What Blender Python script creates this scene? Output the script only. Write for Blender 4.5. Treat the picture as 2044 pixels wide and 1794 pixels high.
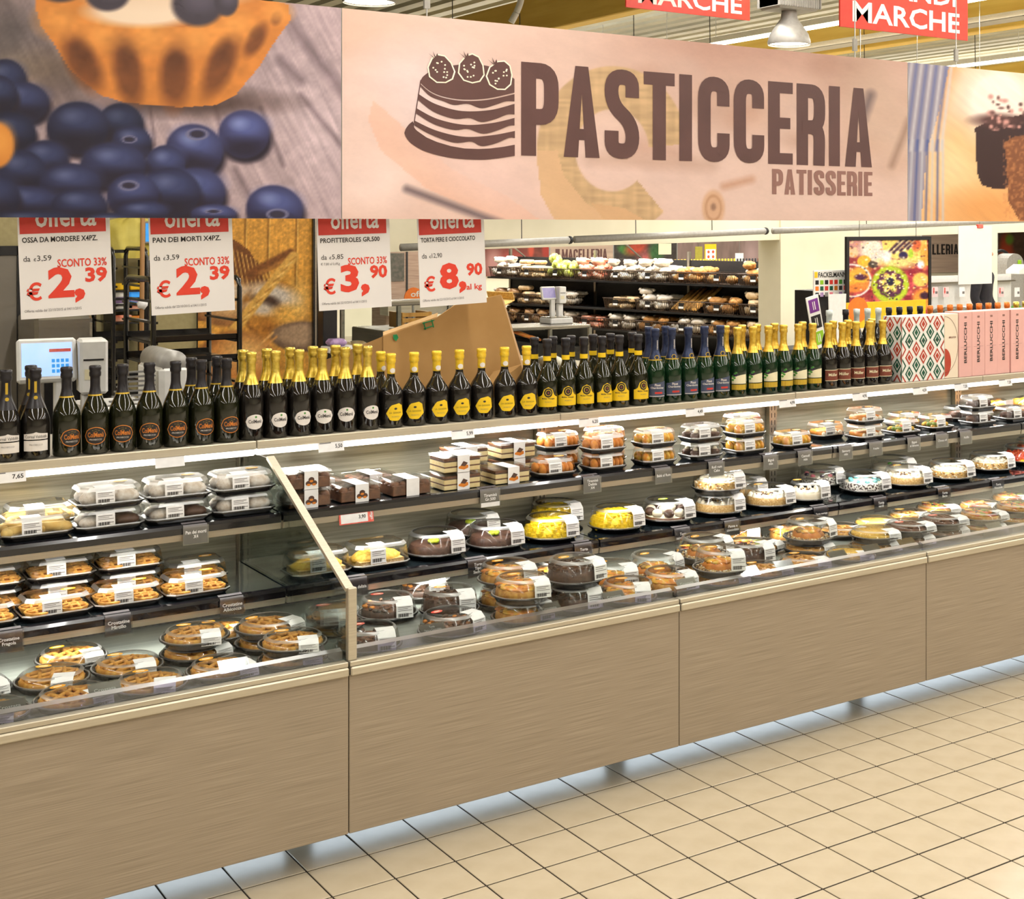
import bpy, bmesh, math, random
import numpy as np
from mathutils import Vector, Matrix
random.seed(7); np.random.seed(7)
for o in list(bpy.data.objects): bpy.data.objects.remove(o)
S = bpy.context.scene
COL = S.collection
# ------------------------------------------------------------------ camera (level, shifted lens)
FPX, CX, CY, TH, H = 2816.97, 1332.37, 454.65, math.radians(35.6471), 1.958
CT, ST = math.cos(TH), math.sin(TH)
cam = bpy.data.cameras.new('camera'); co = bpy.data.objects.new('camera', cam); COL.objects.link(co)
co.location = (0, 0, H); co.rotation_euler = (math.pi/2, 0, -TH)
cam.sensor_fit = 'HORIZONTAL'; cam.sensor_width = 36; cam.lens = FPX*36/2044
cam.shift_x = (1022-CX)/2044; cam.shift_y = -(897-CY)/2044
cam.clip_end = 200
S.camera = co
# ------------------------------------------------------------------ world, lights, exposure
S.view_settings.view_transform = 'Standard'; S.view_settings.look = 'None'
S.view_settings.gamma = 1; S.view_settings.use_curve_mapping = False
S.view_settings.exposure = -0.2
S.cycles.transparent_max_bounces = 20; S.cycles.max_bounces = 4
S.cycles.diffuse_bounces = 2; S.cycles.glossy_bounces = 3; S.cycles.transmission_bounces = 2
S.cycles.use_adaptive_sampling = True; S.cycles.adaptive_threshold = .07; S.cycles.adaptive_min_samples = 12
S.cycles.caustics_reflective = False; S.cycles.caustics_refractive = False
W = bpy.data.worlds.new('hall_ambient'); S.world = W; W.use_nodes = True
W.node_tree.nodes['Background'].inputs[0].default_value = (1, .97, .93, 1)
W.node_tree.nodes['Background'].inputs[1].default_value = .22
def area(name, loc, sx, sy, power, col=(1, .972, .938), rot=(0, 0, 0), parent=None):
    l = bpy.data.lights.new(name, 'AREA'); l.shape = 'RECTANGLE'; l.size = sx; l.size_y = sy
    l.energy = power; l.color = col
    o = bpy.data.objects.new(name, l); COL.objects.link(o); o.location = loc; o.rotation_euler = rot
    if parent: o.parent = parent
    return o
TRUNK_Z = 4.02
TRUNKS = [(-5.6, -6, 3), (-1.6, -6, 8), (2.4, -6, 8), (6.0, -6, 8), (9.6, -5, 22), (13.4, -4, 23), (17.2, 4, 23), (21.5, 6, 23)]
for (x, y0, y1) in TRUNKS:
    n = max(1, round((y1-y0)/9))
    for k in range(n):
        L = (y1-y0)/n
        area('ceiling_light', (x, y0+L*(k+.5), TRUNK_Z-.075), .12, L-.1, (21 if x < 8 else 34)*L)
for (x, y0, y1) in TRUNKS:
    if y1 > 7: area('ceiling_uplight', (x, (max(y0, 2)+y1)/2, TRUNK_Z+.075), .08, y1-max(y0, 2), 9*(y1-max(y0, 2)), rot=(math.pi, 0, 0))  # uplights added above the trunks to brighten the roof sheet
# ------------------------------------------------------------------ pixel helpers (photo pixel -> plane)
def P(u, v, z):
    d = FPX*(H-z)/(v-CY); r = (u-CX)/FPX*d
    return Vector((r*CT+d*ST, d*CT-r*ST, z))
def PY(u, v, Y):
    t = (u-CX)/FPX; X = Y*(t*CT+ST)/(CT-t*ST); d = X*ST+Y*CT
    return Vector((X, Y, H-(v-CY)*d/FPX))
def PD(u, v, d):
    r = (u-CX)/FPX*d
    return Vector((r*CT+d*ST, d*CT-r*ST, H-(v-CY)*d/FPX))
def XU(u, Y): return PY(u, 0, Y).x
# ------------------------------------------------------------------ materials
def lin(c):
    out = []
    for x in c[:3]:
        x = x/255.0
        out.append(x/12.92 if x <= .04045 else ((x+.055)/1.055)**2.4)
    return out
M = {}
def pm(name, c, rough=.5, metal=0, c2=None, scale=(30, 30, 30), detail=3, bump=0, bscale=None, spec=.5, coat=0, emit=0, emitc=None, sharp=(.35, .65), trans=0):
    m = bpy.data.materials.new(name); m.use_nodes = True; nt = m.node_tree; N = nt.nodes; b = N['Principled BSDF']
    c = lin(c); b.inputs['Base Color'].default_value = (*c, 1)
    b.inputs['Roughness'].default_value = rough; b.inputs['Metallic'].default_value = metal
    b.inputs['Specular IOR Level'].default_value = spec; b.inputs['Coat Weight'].default_value = coat
    b.inputs['Transmission Weight'].default_value = trans
    if emit:
        b.inputs['Emission Strength'].default_value = emit
        b.inputs['Emission Color'].default_value = (*(lin(emitc) if emitc else c), 1)
    if c2 is not None or bump:
        tc = N.new('ShaderNodeTexCoord'); mp = N.new('ShaderNodeMapping'); mp.inputs['Scale'].default_value = scale
        nz = N.new('ShaderNodeTexNoise'); nz.inputs['Scale'].default_value = 1; nz.inputs['Detail'].default_value = detail
        nt.links.new(tc.outputs['Object'], mp.inputs[0]); nt.links.new(mp.outputs[0], nz.inputs['Vector'])
        if c2 is not None:
            rp = N.new('ShaderNodeValToRGB'); rp.color_ramp.elements[0].position = sharp[0]; rp.color_ramp.elements[1].position = sharp[1]
            rp.color_ramp.elements[0].color = (*c, 1); rp.color_ramp.elements[1].color = (*lin(c2), 1)
            nt.links.new(nz.outputs['Fac'], rp.inputs[0]); nt.links.new(rp.outputs[0], b.inputs['Base Color'])
        if bump:
            bp = N.new('ShaderNodeBump'); bp.inputs['Strength'].default_value = bump; bp.inputs['Distance'].default_value = .002
            nt.links.new(nz.outputs['Fac'], bp.inputs['Height']); nt.links.new(bp.outputs[0], b.inputs['Normal'])
    M[name] = m
    return m
def clear(name, tint, base, edge, rough=.06):
    m = bpy.data.materials.new(name); m.use_nodes = True; nt = m.node_tree; N = nt.nodes
    for n in list(N): N.remove(n)
    out = N.new('ShaderNodeOutputMaterial'); mx = N.new('ShaderNodeMixShader'); tr = N.new('ShaderNodeBsdfTransparent'); gl = N.new('ShaderNodeBsdfGlossy')
    lw = N.new('ShaderNodeLayerWeight'); lw.inputs[0].default_value = .25
    mr = N.new('ShaderNodeMapRange'); mr.inputs['To Min'].default_value = base; mr.inputs['To Max'].default_value = edge
    tr.inputs[0].default_value = (*lin(tint), 1); gl.inputs['Roughness'].default_value = rough
    nt.links.new(lw.outputs['Fresnel'], mr.inputs['Value']); nt.links.new(mr.outputs[0], mx.inputs[0])
    nt.links.new(tr.outputs[0], mx.inputs[1]); nt.links.new(gl.outputs[0], mx.inputs[2]); nt.links.new(mx.outputs[0], out.inputs[0])
    M[name] = m
def printmat(name, rough=.45):
    m = bpy.data.materials.new(name); m.use_nodes = True; nt = m.node_tree
    a = nt.nodes.new('ShaderNodeAttribute'); a.attribute_name = 'Col'
    b = nt.nodes['Principled BSDF']; b.inputs['Roughness'].default_value = rough; b.inputs['Specular IOR Level'].default_value = .3
    nt.links.new(a.outputs['Color'], b.inputs['Base Color']); M[name] = m
pm('tile', (202, 187, 160), .26, c2=(195, 179, 151), scale=(9, 9, 9), bump=.02)
pm('grout', (58, 48, 36), .9, c2=(48, 40, 30))
pm('slab', (200, 188, 165), .5, c2=(190, 178, 155), scale=(2, 2, 2))
pm('oak', (139, 124, 103), .55, c2=(171, 154, 131), scale=(4, 4, 380), detail=5, bump=.08, sharp=(.28, .72))
pm('steel', (196, 188, 172), .33, 1, c2=(182, 174, 158), scale=(3, 200, 200))
pm('steel_satin', (205, 196, 176), .5, .75, c2=(196, 186, 165), scale=(3, 200, 200))
pm('deck_steel', (168, 173, 166), .38, .45, c2=(150, 155, 148), scale=(4, 60, 4))
pm('back_metal', (196, 192, 172), .3, .45, c2=(158, 152, 132), scale=(3, 3, 90), detail=4)
pm('shelf_dark', (34, 42, 46), .12, .1, c2=(26, 32, 36), coat=.6)
pm('rail_black', (20, 18, 20), .16, c2=(28, 26, 30), coat=.5)
pm('black', (22, 20, 20), .5, c2=(30, 27, 26))
pm('black_gloss', (18, 17, 17), .2, c2=(24, 22, 22), coat=.4)
pm('dark_grey', (60, 60, 62), .6, c2=(52, 52, 54))
pm('grey', (140, 138, 134), .5, c2=(130, 128, 124))
pm('white', (238, 234, 226), .5, c2=(232, 228, 218), scale=(4, 4, 4))
pm('white_plastic', (240, 238, 232), .35, c2=(234, 232, 226))
pm('cream_wall', (240, 232, 205), .6, c2=(234, 226, 198), scale=(3, 3, 3))
pm('paper', (240, 238, 236), .6, c2=(232, 230, 228), scale=(40, 40, 40))
pm('sign_paper', (232, 226, 222), .55, c2=(228, 222, 218), scale=(6, 6, 6))
pm('ink', (38, 32, 30), .6, c2=(46, 40, 38))
pm('ink_grey', (110, 104, 102), .6, c2=(120, 114, 112))
pm('ink_red', (226, 62, 36), .5, c2=(220, 56, 34))
pm('offer_red', (206, 58, 44), .5, c2=(200, 52, 40))
pm('brown_print', (88, 56, 52), .45, c2=(96, 62, 58), scale=(5, 5, 5))
pm('brown_print_light', (150, 108, 98), .45, c2=(142, 100, 90), scale=(5, 5, 5))
pm('tag_grey', (96, 90, 92), .5, c2=(88, 83, 86))
pm('lamp_white', (255, 252, 245), .4, emit=2.6, emitc=(255, 250, 240), c2=(252, 248, 240))
pm('trunk_lamp', (255, 246, 225), .4, emit=9, emitc=(255, 240, 210), c2=(252, 244, 222))
pm('bay_lamp', (255, 250, 235), .4, emit=7, emitc=(255, 247, 228), c2=(252, 244, 226))
pm('led', (215, 235, 255), .4, emit=3, emitc=(205, 230, 255), c2=(210, 230, 252))  # cool glow of the strip added under the counter
pm('glulam', (250, 212, 104), .55, c2=(238, 194, 84), scale=(14, .8, 14))
pm('roof_sheet', (196, 192, 168), .5, .1, c2=(184, 180, 156), scale=(2, 2, 2))
pm('steel_beam', (196, 188, 158), .5, c2=(186, 178, 148))
pm('sign_red', (228, 64, 44), .45, c2=(222, 58, 40))
pm('lamp_grey', (172, 168, 160), .45, .2, c2=(160, 156, 148))
pm('cardboard', (194, 148, 88), .75, c2=(186, 140, 80), scale=(10, 10, 10))
pm('cardboard_edge', (212, 172, 116), .8, c2=(200, 158, 102), scale=(50, 50, 50))
pm('green_ink', (20, 130, 70), .6, c2=(26, 140, 76))
pm('glass_dark', (30, 26, 22), .08, c2=(24, 20, 18), coat=.35, spec=.5)
pm('glass_olive', (30, 31, 14), .07, c2=(22, 23, 10), coat=.35, spec=.5)
pm('glass_green', (16, 48, 24), .08, c2=(12, 38, 18), coat=.35, spec=.5)
pm('foil_black', (40, 36, 40), .35, .2, c2=(30, 27, 30), bump=.3, scale=(60, 60, 60))
pm('foil_gold', (212, 182, 72), .3, .85, c2=(236, 208, 104), bump=.5, scale=(80, 80, 80))
pm('foil_gold_deep', (222, 180, 64), .3, .8, c2=(240, 206, 96), bump=.8, scale=(90, 90, 90))
pm('foil_yellow', (242, 196, 40), .32, .35, c2=(248, 212, 70), bump=.7, scale=(90, 90, 90))
pm('foil_navy', (52, 62, 92), .3, .45, c2=(40, 48, 76), bump=.2, scale=(60, 60, 60))
pm('foil_orange', (238, 120, 36), .35, .3, c2=(244, 140, 60), bump=.5, scale=(80, 80, 80))
pm('foil_white', (225, 232, 226), .35, .2, c2=(205, 216, 210))
pm('lab_white', (232, 224, 216), .5, c2=(226, 218, 210))
pm('lab_yellow', (244, 202, 24), .5, c2=(238, 196, 20))
pm('lab_orange', (226, 138, 48), .45, .2, c2=(210, 122, 40))
pm('lab_navy', (72, 80, 104), .5, c2=(62, 70, 94))
pm('lab_cream', (238, 228, 190), .5, c2=(232, 222, 184))
pm('lab_gold', (214, 180, 60), .4, .4, c2=(196, 160, 50), scale=(200, 200, 10))
pm('lab_brown', (128, 62, 40), .5, c2=(118, 54, 36))
pm('lab_black', (30, 26, 26), .45, c2=(36, 32, 32))
pm('pink_box', (236, 182, 172), .5, c2=(230, 176, 166), scale=(8, 8, 8))
pm('cream_box', (244, 226, 200), .5, c2=(238, 220, 194), scale=(8, 8, 8))
pm('box_white', (240, 236, 228), .45, c2=(236, 232, 224))
pm('box_green', (30, 92, 66), .45, c2=(26, 84, 60))
pm('box_red', (190, 70, 46), .45, c2=(182, 62, 40))
clear('plastic', (253, 253, 252), .04, .45, .12)
clear('plastic_edge', (246, 248, 246), .3, .6, .45)
clear('glass', (251, 253, 252), .012, .3, .02)
clear('glass_shelf_side', (236, 244, 240), .06, .7, .03)
clear('rail_plastic', (232, 228, 244), .14, .5, .3)
clear('tag_clear', (236, 238, 240), .12, .8, .1)
pm('tray', (34, 31, 31), .22, c2=(26, 24, 24), coat=.4)
pm('crust', (226, 170, 78), .6, c2=(198, 132, 52), scale=(60, 60, 60), bump=.4)
pm('jam', (178, 140, 58), .25, c2=(140, 84, 40), scale=(40, 40, 40), coat=.5)
pm('jam_red', (168, 70, 40), .25, c2=(214, 150, 70), scale=(60, 60, 60), coat=.5)
pm('choc', (72, 48, 38), .5, c2=(96, 66, 52), scale=(70, 70, 70), bump=.4)
pm('choc_light', (122, 78, 50), .5, c2=(92, 58, 38), scale=(60, 60, 60), bump=.3)
pm('cake_orange', (232, 152, 58), .5, c2=(206, 118, 42), scale=(40, 40, 40), bump=.4)
pm('mimosa', (252, 220, 40), .65, c2=(246, 204, 20), scale=(120, 120, 120), bump=1)
pm('sponge', (246, 206, 96), .7, c2=(216, 160, 50), scale=(80, 80, 80), bump=.6)
pm('cream', (252, 244, 226), .5, c2=(246, 232, 204), scale=(40, 40, 40), bump=.2)
pm('tiramisu_cream', (248, 228, 176), .5, c2=(240, 214, 150), scale=(40, 40, 40), bump=.2)
pm('nuts', (236, 204, 140), .6, c2=(204, 152, 80), scale=(160, 160, 160), bump=1)
pm('nuts_dark', (216, 186, 130), .6, c2=(92, 58, 34), scale=(180, 180, 180), bump=1, sharp=(.45, .55))
pm('sprinkle', (240, 236, 230), .5, c2=(60, 40, 36), scale=(110, 110, 110), sharp=(.5, .53))
pm('sugar', (246, 240, 232), .8, c2=(206, 190, 172), scale=(50, 50, 50), bump=.6)
pm('bone', (240, 208, 130), .7, c2=(224, 180, 96), scale=(30, 30, 30), bump=.4)
pm('fruit_red', (214, 62, 40), .25, c2=(236, 110, 60), scale=(60, 60, 60), coat=.5)
pm('fruit_orange', (244, 150, 40), .25, c2=(236, 196, 70), scale=(40, 40, 40), coat=.5)
pm('fruit_green', (160, 178, 60), .25, c2=(120, 150, 40), scale=(60, 60, 60), coat=.5)
pm('berry', (46, 34, 60), .25, c2=(70, 46, 66), coat=.5)
pm('deco', (214, 220, 40), .4, c2=(160, 200, 50))
pm('deco_pink', (226, 110, 130), .4, c2=(236, 150, 160))
pm('deco_blue', (110, 196, 206), .4, c2=(140, 210, 216))
pm('sticker', (246, 176, 36), .5, c2=(240, 160, 30))
pm('sticker_red', (226, 74, 60), .5, c2=(236, 120, 104))
pm('bread', (214, 160, 92), .7, c2=(184, 124, 62), scale=(20, 20, 20), bump=.3)
pm('bread_pale', (234, 208, 168), .6, c2=(214, 178, 128), scale=(16, 16, 16))
pm('pack_white', (240, 232, 220), .35, c2=(214, 196, 170), scale=(14, 14, 14), coat=.4)
pm('pack_brown', (156, 108, 66), .4, c2=(206, 166, 116), scale=(14, 14, 14), coat=.4)
pm('pack_red', (236, 124, 92), .35, c2=(246, 190, 160), scale=(20, 20, 20), coat=.4)
pm('pack_green', (190, 206, 60), .4, c2=(232, 234, 150), scale=(24, 24, 24), coat=.4)
pm('baguette', (206, 146, 66), .65, c2=(226, 176, 96), scale=(20, 20, 20), bump=.3)
pm('basket_wire', (70, 52, 38), .4, .3, c2=(60, 44, 32))
pm('wicker', (214, 178, 104), .7, c2=(186, 146, 76), scale=(40, 40, 40), bump=.5)
pm('door_grey', (128, 120, 108), .5, .1, c2=(120, 112, 100), scale=(2, 2, 2))
pm('wood_yellow', (222, 166, 76), .5, c2=(198, 140, 56), scale=(20, 3, 1.2))
pm('beige_band', (172, 158, 112), .6, c2=(164, 150, 104))
pm('stainless', (184, 178, 166), .25, .85, c2=(168, 162, 150), scale=(2, 2, 40))
pm('pole_wood', (160, 116, 62), .6, c2=(140, 98, 50), scale=(40, 40, 4))
pm('cloth_yellow', (224, 208, 110), .8, c2=(204, 184, 80), scale=(8, 8, 8), bump=.3)
pm('screen_blue', (150, 190, 245), .2, emit=.9, emitc=(170, 200, 250), c2=(190, 214, 250), scale=(6, 6, 6))
pm('screen_violet', (120, 110, 160), .2, emit=.4, emitc=(130, 120, 170), c2=(140, 128, 170))
pm('mid_blue', (40, 140, 220), .3, emit=.6, emitc=(60, 150, 230), c2=(70, 160, 235))
pm('yellow', (250, 200, 30), .5, c2=(244, 192, 24))
pm('orange', (246, 130, 40), .5, c2=(240, 122, 34))
pm('purple', (120, 50, 140), .5, c2=(112, 44, 132))
pm('lime', (150, 200, 40), .5, c2=(140, 190, 34))
pm('leaf_green', (60, 130, 50), .5, c2=(90, 160, 60), scale=(30, 30, 30))
pm('produce_dark', (70, 72, 60), .5, c2=(100, 90, 80), scale=(20, 20, 20))
pm('carrot', (240, 120, 50), .4, c2=(230, 150, 60), scale=(20, 20, 20))
pm('lavender', (190, 160, 200), .4, c2=(150, 120, 170), scale=(20, 20, 20))
pm('skin', (214, 168, 140), .55, c2=(206, 158, 130))
pm('hair', (50, 38, 30), .6, c2=(40, 30, 24))
pm('cloth_black', (32, 28, 36), .85, c2=(24, 22, 28))
pm('ochre_panel', (170, 160, 60), .5, c2=(160, 150, 52))
pm('wood_print', (176, 150, 128), .5, c2=(150, 122, 104), scale=(3, 3, 60))
pm('chain', (200, 200, 196), .3, .8, c2=(180, 180, 176))
pm('price_pink', (244, 206, 206), .5, c2=(238, 198, 198))
printmat('print')
# ------------------------------------------------------------------ mesh builder
class MB:
    def __init__(s): s.v = []; s.f = []; s.m = []; s.sm = []; s.mats = []
    def mi(s, m):
        if m not in s.mats: s.mats.append(m)
        return s.mats.index(m)
    def add(s, vs, fs, m, smooth=False):
        o = len(s.v); i = s.mi(m); s.v += [tuple(v) for v in vs]
        for f in fs: s.f.append(tuple(a+o for a in f)); s.m.append(i); s.sm.append(smooth)
        return s
    def box(s, x0, x1, y0, y1, z0, z1, m):
        return s.add([(x0, y0, z0), (x1, y0, z0), (x1, y1, z0), (x0, y1, z0), (x0, y0, z1), (x1, y0, z1), (x1, y1, z1), (x0, y1, z1)],
                     [(0, 3, 2, 1), (4, 5, 6, 7), (0, 1, 5, 4), (1, 2, 6, 5), (2, 3, 7, 6), (3, 0, 4, 7)], m)
    def bbox(s, x0, x1, y0, y1, z0, z1, m, b=.003):
        # box with chamfered edges
        bm = bmesh.new(); bmesh.ops.create_cube(bm, size=1)
        for v in bm.verts: v.co = Vector(((x0+x1)/2+v.co.x*(x1-x0), (y0+y1)/2+v.co.y*(y1-y0), (z0+z1)/2+v.co.z*(z1-z0)))
        bmesh.ops.bevel(bm, geom=list(bm.edges), offset=b, segments=1, affect='EDGES')
        bm.verts.index_update(); s.add([v.co for v in bm.verts], [[v.index for v in f.verts] for f in bm.faces], m); bm.free(); return s
    def lathe(s, prof, m, n=24, c=(0, 0, 0), smooth=True, flute=0, nf=0, cap=False):
        vs = []; fs = []
        for (r, z) in prof:
            for k in range(n):
                a = 2*math.pi*k/n; rr = r*(1+(flute*(1 if k % 2 else -1) if nf == 0 else flute*math.cos(nf*a)))
                vs.append((c[0]+rr*math.cos(a), c[1]+rr*math.sin(a), c[2]+z))
        for j in range(len(prof)-1):
            for k in range(n):
                k2 = (k+1) % n; fs.append((j*n+k, j*n+k2, (j+1)*n+k2, (j+1)*n+k))
        if cap: fs.append(tuple(range((len(prof)-1)*n, len(prof)*n)))
        return s.add(vs, fs, m, smooth)
    def tube(s, pts, r, m, n=8, closed=False):
        pts = [Vector(p) for p in pts]; vs = []; fs = []; N = len(pts)
        for i, p in enumerate(pts):
            a = pts[(i-1) % N] if (closed or i > 0) else p; b = pts[(i+1) % N] if (closed or i < N-1) else p
            t = (b-a).normalized(); up = Vector((0, 0, 1)) if abs(t.z) < .9 else Vector((1, 0, 0))
            e1 = t.cross(up).normalized(); e2 = t.cross(e1)
            rr = r[i] if isinstance(r, (list, tuple)) else r
            for k in range(n):
                q = 2*math.pi*k/n; vs.append(p+e1*rr*math.cos(q)+e2*rr*math.sin(q))
        for i in range(N if closed else N-1):
            for k in range(n):
                k2 = (k+1) % n; i2 = (i+1) % N; fs.append((i*n+k, i*n+k2, i2*n+k2, i2*n+k))
        if not closed: fs += [tuple(range(n))[::-1], tuple((N-1)*n+k for k in range(n))]
        return s.add(vs, fs, m, True)
    def bar(s, a, b, w, h, m, up=(0, 0, 1)):
        a = Vector(a); b = Vector(b); t = (b-a).normalized(); up = Vector(up)
        if abs(t.dot(up)) > .95: up = Vector((0, 1, 0))
        e1 = t.cross(up).normalized()*w/2; e2 = e1.cross(t).normalized()*h/2
        vs = [p+x*e1+y*e2 for p in (a, b) for (x, y) in ((-1, -1), (1, -1), (1, 1), (-1, 1))]
        return s.add(vs, [(0, 1, 2, 3), (7, 6, 5, 4), (0, 4, 5, 1), (1, 5, 6, 2), (2, 6, 7, 3), (3, 7, 4, 0)], m)
    def sphere(s, c, rx, ry, rz, m, nu=12, nv=8, jit=0):
        vs = []; fs = []
        for j in range(nv+1):
            t = math.pi*j/nv
            for k in range(nu):
                a = 2*math.pi*k/nu; q = 1+(random.uniform(-jit, jit) if 0 < j < nv else 0)
                vs.append((c[0]+rx*q*math.sin(t)*math.cos(a), c[1]+ry*q*math.sin(t)*math.sin(a), c[2]+rz*q*math.cos(t)))
        for j in range(nv):
            for k in range(nu):
                k2 = (k+1) % nu; fs.append((j*nu+k, (j+1)*nu+k, (j+1)*nu+k2, j*nu+k2))
        return s.add(vs, fs, m, True)
    def prism(s, poly, a0, a1, m, ax='y'):
        n = len(poly)
        def g(p, a): return (p[0], a, p[1]) if ax == 'y' else ((a, p[0], p[1]) if ax == 'x' else (p[0], p[1], a))
        vs = [g(p, a0) for p in poly]+[g(p, a1) for p in poly]
        return s.add(vs, [tuple(range(n)), tuple(range(2*n-1, n-1, -1))]+[(k, k+n, (k+1) % n+n, (k+1) % n) for k in range(n)], m)
    def mesh(s, name):
        me = bpy.data.meshes.new(name); me.from_pydata(s.v, [], s.f)
        for k in s.mats: me.materials.append(M[k])
        me.polygons.foreach_set('material_index', s.m); me.polygons.foreach_set('use_smooth', s.sm); me.update()
        return me
    def build(s, name, parent=None, loc=(0, 0, 0), rot=(0, 0, 0)): return ob(name, s.mesh(name), parent, loc, rot)
def ob(name, me, parent=None, loc=(0, 0, 0), rot=(0, 0, 0), scale=None):
    o = bpy.data.objects.new(name, me); COL.objects.link(o); o.location = loc; o.rotation_euler = rot
    if scale: o.scale = scale
    if parent: o.parent = parent
    return o
def tag(o, label, cat, group=None):
    o['label'] = label; o['category'] = cat
    if group: o['group'] = group
    return o
def empty(name, loc, rz=0, label=None, cat=None, group=None):
    o = bpy.data.objects.new(name, None); COL.objects.link(o); o.location = loc; o.rotation_euler = (0, 0, rz); o.empty_display_size = .05
    if label: tag(o, label, cat, group)
    return o
def struct(o): o['kind'] = 'structure'; return o
# ------------------------------------------------------------------ lettering
STR = {}
def textmeshes(strings):
    tmp = []
    for (t, bold) in strings:
        if (t, bold) in STR: continue
        cu = bpy.data.curves.new('t', 'FONT'); cu.body = t; cu.offset = bold*.02; cu.resolution_u = 2; cu.align_x = 'CENTER'; cu.space_line = .95
        o = bpy.data.objects.new('t', cu); COL.objects.link(o); tmp.append((t, bold, o))
    dg = bpy.context.evaluated_depsgraph_get()
    for (t, bold, o) in tmp:
        me = bpy.data.meshes.new_from_object(o.evaluated_get(dg)); co_ = [v.co for v in me.vertices]
        if co_:
            x0 = min(c.x for c in co_); x1 = max(c.x for c in co_); y0 = min(c.y for c in co_); y1 = max(c.y for c in co_)
            STR[(t, bold)] = ([((c.x-x0)/(x1-x0), (c.y-y0)/(y1-y0)) for c in co_], [tuple(p.vertices) for p in me.polygons], (x1-x0)/(y1-y0))
        cu = o.data; bpy.data.objects.remove(o); bpy.data.curves.remove(cu); bpy.data.meshes.remove(me)
def put(mb, t, x0, z0, w, h, m, y=0, bold=0, fn=None):
    """lettering in the x-z plane of a thing facing -y"""
    vs, fs, asp = STR[(t, bold)]
    if w is None: w = h*asp
    vv = [(x0+a*w, y, z0+b*h) for a, b in vs]
    if fn: vv = [fn(*p) for p in vv]
    mb.add(vv, fs, m)
def stroke(path, s):
    """centre line with miter joins -> quads; entries (x, y, corner radius)"""
    pts = []
    n = len(path)
    for i, p in enumerate(path):
        r = p[2] if len(p) > 2 else 0
        q = Vector((p[0], p[1]))
        if r and 0 < i < n-1:
            a = Vector(path[i-1][:2]); b = Vector(path[i+1][:2])
            d1 = (a-q); d2 = (b-q); r1 = min(r, d1.length*.5); r2 = min(r, d2.length*.5)
            A = q+d1.normalized()*r1; B = q+d2.normalized()*r2
            for k in range(7):
                t = k/6; pts.append(A*(1-t)**2+q*2*t*(1-t)+B*t*t)
        else: pts.append(q)
    q_ = [pts[0]]
    for p in pts[1:]:
        if (p-q_[-1]).length > 1e-4: q_.append(p)
    pts = q_
    L = []; R = []
    for i, p in enumerate(pts):
        d0 = (p-pts[i-1]).normalized() if i else None; d1 = (pts[i+1]-p).normalized() if i < len(pts)-1 else None
        if d0 is None: d0 = d1
        if d1 is None: d1 = d0
        n0 = Vector((-d0.y, d0.x)); n1 = Vector((-d1.y, d1.x)); b = (n0+n1).normalized(); k = s/2/max(.5, b.dot(n0))
        L.append(p+b*k); R.append(p-b*k)
    return [[L[i], L[i+1], R[i+1], R[i]] for i in range(len(pts)-1)]
def glyph(ch, w, s):
    h = s/2; r = .2*w+.09
    if ch == 'P': return stroke([(h, 0), (h, 1-h), (w-h, 1-h, r), (w-h, .42, r), (h, .42)], s)
    if ch == 'R': return stroke([(h, 0), (h, 1-h), (w-h, 1-h, r), (w-h, .47, r), (h, .47)], s)+stroke([(w*.5, .47), (w-h, .44, r), (w-h-.01, 0)], s)
    if ch == 'A': return [[Vector(p) for p in q] for q in ([(0, 0), (s, 0), (w*.5+.02, 1), (w*.32, 1)], [(w-s, 0), (w, 0), (w*.68, 1), (w*.5-.02, 1)], [(w*.2, .19), (w*.8, .19), (w*.76, .19+s*.72), (w*.24, .19+s*.72)])]
    if ch == 'S': return stroke([(w-h, .69), (w-h, 1-h, r), (h, 1-h, r), (h, .6, r), (w-h, .4, r), (w-h, h, r), (h, h, r), (h, .31)], s)
    if ch == 'T': return stroke([(0, 1-h*.86), (w, 1-h*.86)], s*.86)+stroke([(w/2, 0), (w/2, 1)], s)
    if ch == 'I': return stroke([(h, 0), (h, 1)], s)
    if ch == 'C': return stroke([(w-h, .66), (w-h, 1-h, r), (h, 1-h, r), (h, h, r), (w-h, h, r), (w-h, .34)], s)
    if ch == 'E': return stroke([(h, 0), (h, 1)], s)+[q for y in (h*.8, .5, 1-h*.8) for q in stroke([(h, y), (w*(.9 if y == .5 else 1), y)], s*.8)]
    if ch == 'L': return stroke([(h, 1), (h, 0)], s)+stroke([(h, h*.8), (w, h*.8)], s*.8)
    if ch == 'M': return stroke([(h, 0), (h, 1)], s)+stroke([(w-h, 0), (w-h, 1)], s)+stroke([(h, 1-h*.5), (w/2, .2), (w-h, 1-h*.5)], s*.8)
    return []
def word(mb, t, x0, x1, z0, z1, m, y):
    Wd = {'I': .19, 'T': .40, 'M': .56, 'E': .36, 'L': .35}
    gap = .06; tot = sum(Wd.get(c, .43) for c in t)+gap*(len(t)-1); x = 0
    for c in t:
        w = Wd.get(c, .43)
        for qi, q in enumerate(glyph(c, w, .17)):
            mb.add([(x0+(x+p.x)/tot*(x1-x0), y-.00006*qi, z0+p.y*(z1-z0)) for p in q], [(0, 1, 2, 3)], m)
        x += w+gap
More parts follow.
